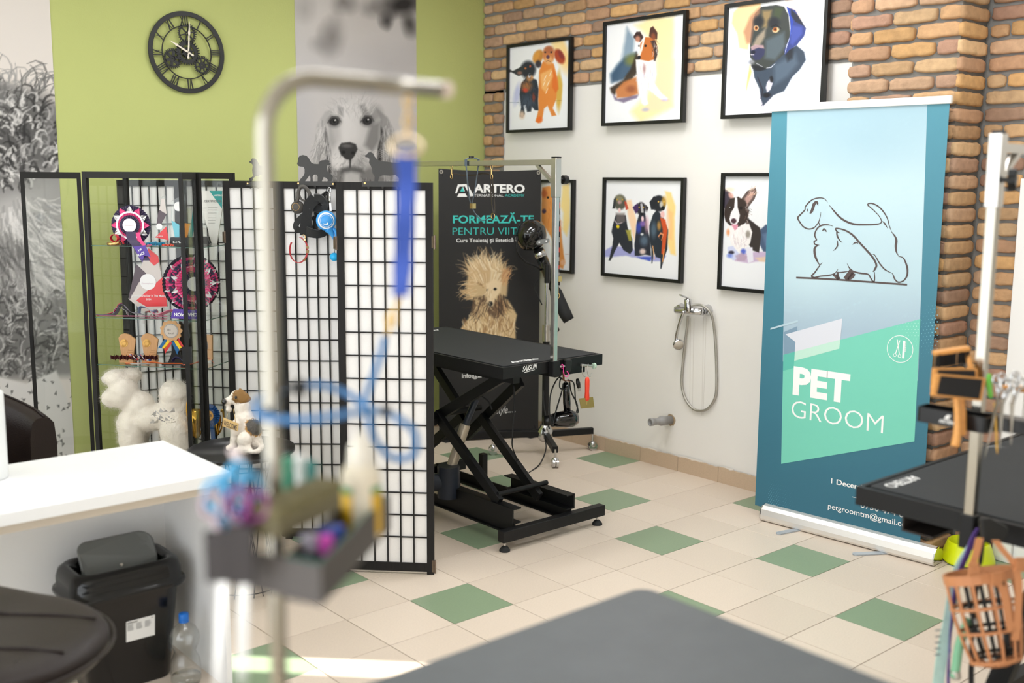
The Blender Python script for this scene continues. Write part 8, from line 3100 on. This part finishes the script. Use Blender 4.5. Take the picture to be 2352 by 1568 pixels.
# wooden rosette with tricolour tails
cR = dep(394, 759, 5.15)
u, w, n = face(0)
if n @ ROT[2] > 0:
 n, u = -n, -u
s_ = 5.15 / FPX
t = thing('rosette', 'scalloped wooden rosette with blue, yellow and red tails on the lower shelf', 'rosette', np.array([cR[0], cR[1], ZS[2]]))
b = B()
b.prism([((24 + 1.8 * math.cos(11 * a)) * s_ * math.cos(a), (24 + 1.8 * math.cos(11 * a)) * s_ * math.sin(a)) for a in np.linspace(0, 2 * PI, 89)[:-1]], cR, u, w, 0.008)
part('disc', b, M_ply, t)
b = B()
b.ring(cR + n * 0.0085, u, w, 0, 17 * s_, 0.001, 40)
part('plate', b, mat('pale_grey_plate', (196, 186, 176), 0.4), t)
b = B()
for k in range(40):
 a = 2 * PI * k / 40
 d = u * math.cos(a) + w * math.sin(a)
 b.bar(cR + n * 0.0098 + d * 14.6 * s_, cR + n * 0.0098 + d * 16.6 * s_, 0.0018, 0.0006, up=n)
write(b, 'III', cR + n * 0.0098 - u * 0.016, u, w, width=0.014, height=0.011)
write(b, 'locul', cR + n * 0.0098 - u * 0.012 - w * 0.016, u, w, width=0.024)
part('lettering', b, mat('brown_black_ink', (74, 62, 54), 0.6), t)
for k, q in enumerate((((378, 778), (384, 782), (370, 800), (361, 800)), ((384, 780), (391, 782), (378, 802), (370, 799)), ((391, 784), (394, 788), (377, 813), (375, 800)))):
 b = B()
 b.prism([((x - 394) * s_, (759 - y) * s_) for x, y in q][::-1], cR - n * 0.002, u, w, 0.003)
 part('tail', b, (mat('tail_blue', (26, 96, 150), 0.4), mat('tail_yellow', (244, 200, 30), 0.4), mat('tail_red', (206, 50, 50), 0.4))[k], t)
for k, q in enumerate((((393, 786), (397, 783), (410, 802), (405, 815)), ((397, 780), (404, 778), (417, 797), (409, 803)), ((404, 778), (410, 776), (424, 802), (417, 800)))):
 b = B()
 b.prism([((x - 394) * s_, (759 - y) * s_) for x, y in q][::-1], cR - n * 0.002, u, w, 0.003)
 part('tail', b, (mat('tail_blue'), mat('tail_yellow'), mat('tail_red'))[k], t)
b = B()
o = np.array([cR[0], cR[1], ZS[2]])
b.prism([(-0.03, 0), (0.05, 0), (0.03, 0.06), (0.0, 0.12), (-0.01, 0.05)], o - n * 0.02, u, ZZ, 0.006)
b.prism([(-0.045, 0), (0.06, 0), (0.06, 0.006), (-0.045, 0.006)], o + n * 0.03, u, ZZ, -0.06)
part('stand', b, M_blackplastic, t)
t, at, u, n = plaque([(466, 816), (466, 768), (487, 770), (487, 826), (466, 832)], 5.24, 0.02, M_ply, 'wooden box shaped award with a dark oval inlay, right end of lower shelf', 'wooden_award', zb=ZS[2])
b = B()
b.prism([(0.016 * math.cos(a), 0.036 * math.sin(a)) for a in np.linspace(0, 2 * PI, 30)[:-1]], at(470, 793, 0.001), u, ZZ, 0.0008)
part('inlay', b, mat('dark_inlay', (86, 74, 72), 0.4), t)
for pts, wid, m, lab in (
  (((296, 818), (304, 815), (314, 826), (324, 816), (334, 828), (346, 826)), 0.022, None, 'striped red, white and blue ribbon on the lower shelf'),
  (((288, 836), (310, 834), (330, 838), (352, 832), (376, 840), (400, 838), (420, 843)), 0.02, mat('orange_satin', (240, 110, 40), 0.4), 'long bright orange ribbon along the lower shelf edge'),
  (((420, 842), (446, 834), (470, 826), (480, 822), (492, 834)), 0.012, mat('salmon_satin', (232, 120, 92), 0.5), 'salmon ribbon bow at the right end of the lower shelf'),
  (((396, 830), (402, 822), (412, 822), (420, 830)), 0.026, mat('navy_satin', (34, 38, 92), 0.4), 'navy blue ribbon roll beside the wooden rosette'),
  (((300, 836), (316, 838), (330, 835), (344, 838)), 0.014, M_silv, 'clear wrapped medal strip under the striped ribbon')):
 P = [dep(x, y, 5.115 + 0.004 * len(lab) % 0.03) for x, y in pts]
 for p in P:
  p[2] = max(p[2], ZS[2] + 0.003 + wid * 0.25)
 t = thing('ribbon', lab, 'ribbon', np.array([P[0][0], P[0][1], ZS[2]]))
 b = B()
 Q = smooth_path(P, 6)
 if m is None:
  for i in range(len(Q) - 1):
   b.col = (i // 2) % 3
   b.ribbon(Q[i:i + 2], unit(vn + ZZ * 0.5), wid, 0.0015)
  part('band', b, [mat('tail_red'), M_whit, mat('royal_blue', (34, 70, 160), 0.4)], t)
 else:
  b.ribbon(Q, unit(vn + ZZ * 0.5), wid, 0.0015)
  part('band', b, m, t)
# -- bottom: gold cups and blue rosette
ZB = 0.329
M_gld = mat('bright_gold', (226, 176, 76), 0.18, 1.0)
for px, pt, pb, d, lab in ((449, 935, 1000, 5.15, 'gold figure trophy beside the white fluffy dog in the cabinet'), (494, 950, 1012, 5.34, 'gold cup trophy with tall handles, under the blue rosette')):
 top = dep(px, pt, d)
 t = thing('trophy_cup', lab, 'trophy', (top[0], top[1], ZB))
 o = np.array([top[0], top[1], ZB])
 H = top[2] - ZB
 b = B()
 b.lathe([(0, 0), (0.03, 0), (0.03, 0.03), (0.022, 0.036), (0.006, 0.05), (0.006, H * 0.4), (0.012, H * 0.44)], o, n=20)
 part('base', b, M_blackplastic, t)
 b = B()
 b.lathe([(0.006, H * 0.4), (0.014, H * 0.48), (0.026, H * 0.7), (0.03, H * 0.95), (0.027, H * 0.95), (0.01, H * 0.5)], o, n=22)
 part('bowl', b, M_gld, t)
 for s in (-1, 1):
  b = B()
  b.tube(smooth_path([o + vu * s * 0.012 + ZZ * H * 0.46, o + vu * s * 0.03 + ZZ * H * 0.62, o + vu * s * 0.042 + ZZ * H * 0.9, o + vu * s * 0.038 + ZZ * H * 1.1, o + vu * s * 0.03 + ZZ * H * 1.06], 6), [0.0045] * 25, 8)
  part('handle', b, M_gld, t)
cB = dep(481, 953, 5.255)
t = thing('rosette', 'royal blue pleated rosette with a yellow centre, low in the cabinet', 'rosette', (cB[0], cB[1], ZB))
u, w, n = face(-10)
if n @ ROT[2] > 0:
 n, u = -n, -u
s_ = 5.255 / FPX
M_roy = mat('royal_blue_satin', (36, 92, 160), 0.4)
b = B()
disc_frill(b, cB, u, w, 10 * s_, 26 * s_, 26, 0.005, 0.0)
part('frill', b, M_roy, t)
b = B()
disc_frill(b, cB, u, w, 8 * s_, 19 * s_, 22, 0.004, 0.008)
part('frill', b, M_roy, t)
b = B()
b.ring(cB + n * 0.012, u, w, 0, 12.5 * s_, 0.003, 28)
part('button', b, mat('amber_button', (240, 176, 60), 0.4), t)
b = B()
write(b, 'B.O.B', cB + n * 0.0155 - u * 0.02 - w * 0.004, u, w, width=0.04, bold=0.02)
part('lettering', b, mat('brown_black_ink'), t)
for k in (-1, 1):
 b = B()
 b.ribbon(smooth_path([cB + u * k * 0.008 - ZZ * 0.03, cB + u * k * 0.014 - ZZ * 0.09, cB + u * k * 0.02 - ZZ * (cB[2] - ZB - 0.004)], 6), u, 0.022, 0.0015)
 part('tail', b, M_roy, t)
# ================================================================ bodies grown from overlapping volumes
def body(name, balls, tubes, vox, m, parent=None, disp=0.0, dscale=0.02, smooth=6, paintf=None, label=None, zmin=None):
 """one continuous surface: union of ellipsoids and tapered tubes, remeshed and smoothed"""
 b = B()
 for c, r, *rt in balls:
  b.ball(c, r, 20, 14, rt[0] if rt else None)
 for path, rad in tubes:
  P = smooth_path(path, 5)
  R_ = np.interp(np.linspace(0, 1, len(P)), np.linspace(0, 1, len(rad)), rad)
  b.tube(P, list(R_), 14)
  b.ball(P[0], R_[0], 14, 10)
  b.ball(P[-1], R_[-1], 14, 10)
 me = b.mesh(name, m, parent['_o'])
 ob = bpy.data.objects.new(name, me)
 COL.objects.link(ob)
 rm = ob.modifiers.new('rm', 'REMESH')
 rm.mode = 'VOXEL'
 rm.voxel_size = vox
 sm = ob.modifiers.new('sm', 'SMOOTH')
 sm.iterations = smooth
 sm.factor = 0.5
 if disp:
  tx = bpy.data.textures.new(name, 'CLOUDS')
  tx.noise_scale = dscale
  tx.noise_depth = 3
  dp = ob.modifiers.new('d', 'DISPLACE')
  dp.texture = tx
  dp.strength = disp
  dp.mid_level = 0.5
 dg = bpy.context.evaluated_depsgraph_get()
 me2 = bpy.data.meshes.new_from_object(ob.evaluated_get(dg))
 bpy.data.objects.remove(ob)
 bpy.data.meshes.remove(me)
 me2.name = name
 if not me2.materials:
  me2.materials.append(m)
 me2.polygons.foreach_set('use_smooth', [True] * len(me2.polygons))
 if zmin is not None:
  for v in me2.vertices:
   v.co.z = max(v.co.z, zmin - parent['_o'][2])
 if paintf:
  n = len(me2.vertices)
  co = np.zeros(n * 3)
  me2.vertices.foreach_get('co', co)
  W = co.reshape(-1, 3) + vec(parent['_o'])
  c = lin(np.clip(paintf(W), 0, 255))
  at = me2.color_attributes.new('Col', 'FLOAT_COLOR', 'POINT')
  at.data.foreach_set('color', np.concatenate([c, np.ones((n, 1))], 1).ravel().astype(np.float32))
 o = bpy.data.objects.new(name, me2)
 o.parent = parent
 o['_o'] = list(parent['_o'])
 COL.objects.link(o)
 if label:
  o['label'] = label
 return o
def fur(o, n, length, radius, seed, col_mat_index=1):
 """short fluffy fibres over a body"""
 ps = o.modifiers.new('fluff', 'PARTICLE_SYSTEM')
 st = ps.particle_system.settings
 st.type = 'HAIR'
 st.count = n
 st.hair_length = length
 st.hair_step = 3
 st.render_step = 3
 st.display_step = 2
 st.brownian_factor = length * 0.35
 st.root_radius = 1.0
 st.tip_radius = 0.15
 st.radius_scale = radius
 st.child_type = 'NONE'
 ps.particle_system.seed = seed
# fluffy white toy dog standing in the cabinet, facing left
TD = 5.215
tc = dep(330, 1040, TD)
t = thing('fluffy_dog_model', 'fluffy white groomed model dog standing at the bottom of the display cabinet', 'dog model', (tc[0], tc[1], ZB))
M_fluff = mat('cream_white_fluff', (238, 230, 218), 0.95, sheen=0.6, bump=0.6, bscale=160)
g2 = lambda x, y, dd=0.0: dep(x, y, TD + dd)
k_ = TD / FPX
bl = lambda x, y, rx, ry, dd=0.0, rz=None: (g2(x, y, dd), (rx * k_, (rz or rx) * k_, ry * k_))
balls = [bl(284, 900, 34, 40, -0.02), bl(258, 914, 24, 22, -0.02), bl(268, 868, 30, 20, -0.02), bl(300, 862, 26, 18, 0.02), bl(246, 870, 14, 10, -0.02), bl(322, 935, 34, 38), bl(305, 975, 36, 40), bl(345, 960, 40, 30), bl(380, 955, 36, 34), bl(400, 905, 34, 34, 0.03), bl(412, 935, 22, 30, 0.03), bl(405, 985, 30, 44, -0.02)]
ymid = lambda x: g2(x, 1040)
tubes = [([g2(300, 980, -0.03), g2(302, 1030, -0.03), np.append(g2(303, 1040, -0.03)[:2], ZB + 0.064)], [28 * k_, 26 * k_, 25 * k_]),
         ([g2(322, 985, 0.09), np.append(g2(320, 1040, 0.09)[:2], ZB + 0.064)], [24 * k_, 22 * k_]),
         ([g2(402, 990, -0.04), g2(410, 1030, -0.04), np.append(g2(408, 1040, -0.04)[:2], ZB + 0.064)], [34 * k_, 28 * k_, 25 * k_]),
         ([g2(400, 985, 0.08), np.append(g2(396, 1040, 0.08)[:2], ZB + 0.064)], [28 * k_, 22 * k_])]
bd = body('body', balls, tubes, 0.008, M_fluff, t, disp=0.012, dscale=0.02, smooth=5)
fur(bd, 9000, 0.014, 0.0006, 2)
b = B()
b.ball(g2(238, 912, -0.05), (0.008, 0.008, 0.007), 12, 8)
part('nose', b, mat('pale_muzzle', (226, 214, 204), 0.8), t)
t = thing('paper_crown', 'white spiky paper ruff on the back of the white fluffy model dog', 'ruff', g2(372, 960, -0.12))
b = B()
rs = random.Random(5)
for k in range(16):
 p = g2(352 + 6.4 * (k % 8) + rs.uniform(-2, 2), 950 + 16 * (k // 8) + rs.uniform(-6, 6), -0.17)
 d = unit(-ROT[2] * 0.7 + ZZ * rs.uniform(0.2, 1.0) + vu * rs.uniform(-0.8, 0.8))
 s = unit(np.cross(d, ZZ))
 b.add([p + s * 0.014, p - s * 0.014, p + d * 0.038, p - ROT[2] * -0.006], [(0, 2, 3), (3, 2, 1), (0, 1, 2)], False)
part('points', b, mat('ruff_white', (240, 238, 238), 0.8), t)
b = B()
for k in range(9):
 p = g2(356 + 5.4 * k, 956 + (k * 37 % 17), -0.21)
 b.ball(p, 0.0022, 6, 4)
part('bead', b, mat('dark_dots', (60, 66, 96), 0.4), t)
# ================================================================ round side table with the welcome dog
TZ2 = 0.585
e1, e2 = on(455, 1041, 'z', TZ2), on(540, 1066, 'z', TZ2)
tcx = on(556, 1035, 'z', TZ2)
t = thing('side_table', 'round black metal side table with a wire base, in front of the folding screen', 'side table', (tcx[0], tcx[1], 0))
RT = 0.215
ct = np.array([tcx[0], tcx[1], 0.0])
b = B()
b.lathe([(0, TZ2 - 0.004), (RT - 0.004, TZ2 - 0.004), (RT, TZ2 - 0.001), (RT, TZ2 + 0.012), (RT - 0.002, TZ2 + 0.012), (RT - 0.003, TZ2), (0, TZ2)], ct, n=56)
part('tray_top', b, mat('black_satin_metal', (30, 29, 29), 0.3), t)
M_wire = mat('dark_wire', (60, 58, 56), 0.4, 0.6)
b = B()
for z, r in ((TZ2 - 0.012, 0.17), (TZ2 - 0.05, 0.165), (0.02, 0.15), (0.3, 0.125)):
 b.tube([ct + np.array([r * math.cos(a), r * math.sin(a), z]) for a in np.linspace(0, 2 * PI, 41)[:-1]], 0.0028, 6, closed=True)
part('hoop', b, M_wire, t)
for k in range(24):
 a0, a1 = 2 * PI * k / 24, 2 * PI * (k + (1 if k % 2 else -1) * 1.0) / 24
 b = B()
 b.tube([ct + np.array([0.17 * math.cos(a0), 0.17 * math.sin(a0), TZ2 - 0.01]), ct + np.array([0.127 * math.cos(a1), 0.127 * math.sin(a1), 0.3]), ct + np.array([0.15 * math.cos(a0), 0.15 * math.sin(a0), 0.003])], 0.0022, 5)
 part('wire', b, M_wire, t)
SD = (ROT[2] @ (np.array([ct[0], ct[1], TZ2]) - CAM))
SD = SD - 0.02
sx = lambda x, y, dd=0.0: dep(x, y, SD + dd)
ks = SD / FPX
st_ = sx(562, 1040)
t = thing('dog_statue', 'white and brown resin dog statue holding a welcome sign, on the round side table', 'statue', (st_[0], st_[1], TZ2))
q3 = lambda x, y: (400 + x / 5.6, 830 + y / 5.6)       # coordinates of an enlarged view
def sp(x, y, dd=0.0):
 return sx(*q3(x, y), dd)
sb = lambda x, y, rx, ry, dd=0.0, rz=None: (sp(x, y, dd), (rx / 5.6 * ks, (rz or rx) / 5.6 * ks, ry / 5.6 * ks))
balls = [sb(820, 460, 105, 100), sb(720, 500, 70, 55, -0.0, 55), sb(670, 520, 52, 52, 0, 45), sb(705, 615, 44, 42, 0, 36), sb(880, 600, 105, 130), sb(900, 740, 125, 140), sb(980, 900, 150, 190), sb(930, 1000, 150, 140, 0.03), sb(1030, 1050, 110, 120), sb(905, 1010, 95, 110, -0.07), sb(960, 1010, 90, 100, 0.10)]
fz = lambda x, dd: np.append(sp(x, 1140, dd)[:2], TZ2 + 0.027)
tubes = [([sp(790, 820, -0.03), sp(775, 960, -0.03), fz(760, -0.03)], [70 / 5.6 * ks, 52 / 5.6 * ks, 46 / 5.6 * ks]),
         ([fz(765, -0.03), fz(700, -0.045)], [46 / 5.6 * ks, 40 / 5.6 * ks]),
         ([sp(830, 820, 0.05), fz(800, 0.05)], [66 / 5.6 * ks, 48 / 5.6 * ks]),
         ([fz(960, -0.08), fz(800, -0.085)], [56 / 5.6 * ks, 46 / 5.6 * ks]),
         ([fz(960, 0.10), fz(830, 0.10)], [50 / 5.6 * ks, 44 / 5.6 * ks]),
         ([fz(1130, 0.0), fz(1080, -0.09), fz(980, -0.10)], [34 / 5.6 * ks, 36 / 5.6 * ks, 30 / 5.6 * ks])]
def statue_col(W):
 xy = project(W)
 X, Y = (xy[:, 0] - 400) * 5.6, (xy[:, 1] - 830) * 5.6
 A = np.zeros((len(W), 3)) + np.array([234, 224, 212.0])
 rg = np.random.RandomState(1)
 nz = rg.randn(len(W)) * 10
 def ell(x, y, rx, ry, col, rot=0.0):
  c, s = math.cos(rot), math.sin(rot)
  dx, dy = X - x, Y - y
  m = (((dx * c + dy * s) / rx) ** 2 + ((-dx * s + dy * c) / ry) ** 2) < 1 + nz * 0.012
  A[m] = np.array(col) + nz[m, None] * 0.6
 ell(820, 450, 78, 88, (128, 92, 44))
 ell(1035, 850, 130, 112, (176, 130, 60), 0.5)
 ell(1040, 840, 116, 100, (78, 74, 68), 0.5)
 return A
M_statue = mat('painted_resin', (234, 224, 212), 0.5, attr='Col', bump=0.9, bscale=75)
body('body', balls, tubes, 0.005, M_statue, t, disp=0.006, dscale=0.012, smooth=4, paintf=statue_col, zmin=TZ2 + 0.001)
M_earb = mat('brown_ear', (134, 98, 48), 0.5, bump=0.9, bscale=90)
b = B()
loops = []
for k in range(7):
 f_ = k / 6
 cc2 = sp(815, 430, -0.075) * (1 - f_) + sp(985, 480, -0.06) * f_
 ry = (96 * (1 - f_) ** 0.6 + 14) / 5.6 * ks * (1.0 if k else 0.4)
 loops.append([cc2 + ROT[1] * (ry * math.cos(a)) - ROT[2] * (0.008 * math.sin(a) * (1 if k < 6 else 0.4)) for a in np.linspace(0, 2 * PI, 15)[:-1]])
loft(b, loops)
part('ear', b, M_earb, t, 'brown drooping ear')
b = B()
b.ball(sp(640, 518, -0.018), (0.0105, 0.013, 0.0125), 14, 10)
part('nose', b, M_glossblack, t)
b = B()
b.ball(sp(796, 462, -0.078), 0.0065, 12, 8)
part('eye', b, M_glossblack, t)
b = B()
wq = [sp(640, 720, -0.07), sp(832, 798, -0.07), sp(818, 898, -0.075), sp(626, 832, -0.075)]
wu = unit(wq[1] - wq[0])
wv = unit(wq[0] - wq[3])
wn = unit(np.cross(wu, wv))
loft(b, [wq[::-1], [p + wn * 0.008 for p in wq[::-1]]], smooth=False)
sg = part('welcome_sign', b, mat('straw_sign', (206, 172, 112), 0.7, bump=0.6, bscale=120), t, 'small straw coloured welcome board')
b = B()
write(b, 'WELCOME', wq[3] + wu * 0.003 + wv * 0.0045 + wn * 0.0086, wu, wv, width=np.linalg.norm(wq[1] - wq[0]) * 0.9, height=np.linalg.norm(wq[0] - wq[3]) * 0.62, bold=0.02)
part('lettering', b, mat('brown_black_ink'), sg)
b = B()
b.tube([sp(684, 650, -0.05), sp(678, 730, -0.07)], 0.0012, 5)
b.tube([sp(764, 610, -0.06), sp(790, 780, -0.075)], 0.0012, 5)
part('string', b, M_gold, t)
# ================================================================ things on the middle hook rack
HO = np.array([SP['B_l'][0], SP['B_l'][1], 0.0])
hu = unit(np.array([SP['B_r'][0] - SP['B_l'][0], SP['B_r'][1] - SP['B_l'][1], 0]))
hn = np.array([hu[1], -hu[0], 0.0])
def hk(x, y, l=0.03):
 return onpl(640 + x / 5.225, 340 + y / 5.225, HO + hn * (0.0125 + l), hn)
hs = 4.8 / FPX / 5.225
t = thing('retractable_leash', 'dark grey round retractable leash hanging on the first hook of the bichon rack', 'leash', hk(225, 790))
b = B()
b.lathe([(0, -0.012), (74 * hs, -0.012), (78 * hs, -0.006), (78 * hs, 0.006), (74 * hs, 0.012), (0, 0.012)], hk(228, 710, 0.02), axis=hn, n=36)
part('case', b, mat('grey_rubber_case', (76, 72, 68), 0.6), t)
b = B()
loop = smooth_path([hk(215, 650, 0.03), hk(236, 590, 0.03), hk(240, 520, 0.03), hk(262, 468, 0.03), hk(300, 460, 0.03), hk(340, 490, 0.03), hk(372, 550, 0.03), hk(366, 610, 0.03), hk(320, 660, 0.03)], 6)
b.tube(loop, 0.0085, 8)
b.tube(smooth_path([hk(246, 560, 0.03), hk(270, 610, 0.03), hk(320, 640, 0.03)], 5), 0.005, 8)
part('handle_loop', b, mat('grey_rubber_case'), t)
b = B()
b.ring(hk(205, 705, 0.0325), hu, ZZ, 42 * hs, 44 * hs, 0.0006, 30)
part('emblem', b, mat('gold_inlay'), t)
# harness
M_har = mat('black_neoprene', (26, 26, 27), 0.85, bump=0.4, bscale=300, sheen=0.3)
t = thing('dog_harness', 'black fabric dog harness hanging on the bichon rack', 'harness', hk(400, 1050))
def strap3(pts, wid, l0=0.04, th=0.006, tilt=0.0):
 b = B()
 P = smooth_path([hk(p[0], p[1], l0 + (p[2] if len(p) > 2 else 0)) for p in pts], 6)
 dirs = []
 for i in range(len(P)):
  d = unit(P[min(i + 1, len(P) - 1)] - P[max(i - 1, 0)])
  dirs.append(unit(np.cross(hn, d) + hn * tilt))
 W_ = np.interp(np.linspace(0, 1, len(P)), np.linspace(0, 1, len(wid)), [w * hs for w in wid]) if hasattr(wid, '__len__') else wid * hs
 b.ribbon(P, dirs, list(W_) if hasattr(W_, '__len__') else W_, th)
 return b
part('chest_panel', strap3([(440, 600), (370, 680), (340, 800), (330, 920), (340, 1040)], [140, 130, 110, 140, 170], 0.05), M_har, t)
part('neck_loop', strap3([(430, 590, 0.01), (500, 600, 0.02), (545, 650, 0.02), (560, 700, 0.0), (520, 740, -0.015), (440, 720, -0.02), (390, 700, 0.0)], 92, 0.045, 0.007, 0.5), M_har, t)
part('belly_band', strap3([(330, 1000, 0.01), (400, 1020, 0.02), (480, 1030, 0.02), (560, 1000, 0.01), (590, 940, -0.01)], [130, 110, 100, 96, 80], 0.045, 0.006, 0.3), M_har, t)
part('side_loop', strap3([(300, 800, 0.0), (230, 880, 0.0), (205, 940, 0.01), (240, 980, 0.01), (320, 1010, 0.01)], [56, 70, 74, 70, 60], 0.035, 0.006, 0.4), M_har, t)
part('side_loop', strap3([(400, 830, -0.01), (440, 870, -0.01), (430, 960, 0.0), (470, 1010, 0.0)], [60, 50, 56, 70], 0.03, 0.005, 0.4), M_har, t)
part('back_panel', strap3([(470, 620, -0.02), (570, 690, -0.02), (520, 790, -0.02), (430, 810, -0.02)], [120, 120, 100, 80], 0.03, 0.006, 0.2), M_har, t)
b = B()
b.tube(smooth_path([hk(490, 590, 0.04), hk(550, 540, 0.04), hk(604, 500, 0.03)], 5), 0.005, 8)
b.tube(smooth_path([hk(500, 610, 0.04), hk(560, 560, 0.04), hk(606, 515, 0.03)], 5), 0.004, 8)
b.tube(smooth_path([hk(606, 500, 0.03), hk(560, 560, 0.03), hk(565, 620, 0.03), hk(590, 650, 0.03)], 5), 0.0035, 8)
part('cord_handle', b, M_blackplastic, t)
b = B()
b.tube([hk(400 + 18 * math.cos(a), 842 + 14 * math.sin(a), 0.05) for a in np.linspace(0, 2 * PI, 16)[:-1]], 0.0016, 6, closed=True)
part('ring', b, M_blackmetal, t)
# blue retractable leash
t = thing('retractable_leash', 'blue and white round retractable leash hanging on the last hook of the bichon rack', 'leash', hk(570, 1110))
M_bl = mat('sky_blue_plastic', (58, 150, 222), 0.35)
cB2 = hk(570, 870, 0.085)
b = B()
b.lathe([(0, -0.014), (112 * hs, -0.014), (118 * hs, -0.006), (118 * hs, 0.006), (112 * hs, 0.012), (0, 0.012)], cB2, axis=hn, n=40)
part('case', b, M_bl, t)
b = B()
b.lathe([(0, 0.012), (98 * hs, 0.012), (98 * hs, 0.0145), (86 * hs, 0.0155), (0, 0.0155)], cB2 + hu * 6 * hs, axis=hn, n=40)
cs = part('white_face', b, M_white, t, 'white round face')
b = B()
b.lathe([(0, 0.0155), (84 * hs, 0.0155), (80 * hs, 0.018), (0, 0.018)], cB2 + hu * 10 * hs, axis=hn, n=40)
part('blue_disc', b, M_bl, cs)
b = B()
b.ring(cB2 + hu * 10 * hs + hn * 0.0181, hu, ZZ, 70 * hs, 73 * hs, 0.0004, 36)
oo = cB2 + hu * 10 * hs + hn * 0.0183
for pl in ([(-40, -30), (-20, -36), (10, -34), (30, -58), (36, -66), (20, -50), (0, -46), (-30, -44)], [(0, -34), (10, -20), (24, -28), (14, -40)]):
 b.add([oo + hu * (p[0] * hs) + ZZ * (p[1] * hs) for p in pl], [tuple(range(len(pl)))], False)
part('emblem', b, M_ink, cs)
b = B()
b.tube(smooth_path([hk(600, 970, 0.085), hk(640, 1030, 0.085), hk(664, 1100, 0.085)], 6), [0.02, 0.0185, 0.017, 0.0155, 0.014, 0.0125, 0.011, 0.0095, 0.008, 0.007, 0.006, 0.005, 0.004], 12)
b.tube(smooth_path([hk(655, 960, 0.085), hk(690, 1020, 0.085), hk(700, 1100, 0.085), hk(672, 1110, 0.085)], 6), 0.008, 10)
part('grip', b, M_bl, t)
b = B()
b.tube([hk(608, 520, 0.06), hk(616, 600, 0.07), hk(618, 660, 0.075)], 0.004, 8)
b.tube([hk(610, 505, 0.06) + hu * (0.007 * math.sin(a)) + ZZ * (0.012 * math.cos(a)) for a in np.linspace(0, 2 * PI, 14)[:-1]], 0.0022, 6, closed=True)
part('snap_hook', b, M_chrome, t)
b = B()
b.ribbon([hk(618, 655, 0.075), hk(622, 710, 0.08), hk(624, 755, 0.085)], hu, 0.009, 0.002)
part('tape', b, M_white, t)
# red collar
t = thing('dog_collar', 'red leather dog collar with gold fittings hanging below the harness', 'collar', hk(230, 1380))
b = B()
P = [hk(240 + 106 * math.cos(a), 1222 + 152 * math.sin(a), 0.055 + 0.03 * math.cos(a)) for a in np.linspace(-2.0 + 0.55, -2.0 + 2 * PI - 0.5, 44)]
b.ribbon(P, unit(hn * 1.0 + hu * 0.55), 0.018, 0.0025)
part('strap', b, mat('red_leather', (176, 44, 52), 0.45), t)
b = B()
for a0, a1 in ((-0.35, -0.1), (0.0, 0.25), (0.75, 0.95), (-1.0, -0.85)):
 P = [hk(240 + 108 * math.cos(a), 1222 + 154 * math.sin(a), 0.055 + 0.031 * math.cos(a)) for a in np.linspace(a0, a1, 5)]
 b.ribbon(P, unit(hn * 1.0 + hu * 0.55), 0.021, 0.006)
part('buckle', b, M_gold, t)
b = B()
b.tube([hk(300, 1066, 0.055) + hu * (0.008 * math.sin(a)) + ZZ * (0.01 * math.cos(a)) for a in np.linspace(0, 2 * PI, 14)[:-1]], 0.002, 6, closed=True)
part('ring', b, M_gold, t)
b = B()
P = [hk(302, 1046, 0.058), hk(300, 1062, 0.055)]
b.tube(P, 0.0012, 6)
part('cord', b, M_blackplastic, t)
# blue ball at the screen edge
t = thing('bag_dispenser', 'small round sky blue bag dispenser hanging below the blue leash', 'dispenser', hk(665, 1360))
b = B()
b.ball(hk(668, 1305, 0.03), (54 * hs, 54 * hs, 52 * hs), 20, 12)
part('case', b, mat('cyan_plastic', (40, 176, 236), 0.35), t)
b = B()
b.tube([hk(676, 1130, 0.06), hk(678, 1190, 0.045), hk(672, 1255, 0.03)], 0.0014, 6)
part('cord', b, M_blackplastic, t)
for o in bpy.data.objects:
 if '_o' in o:
  del o['_o']
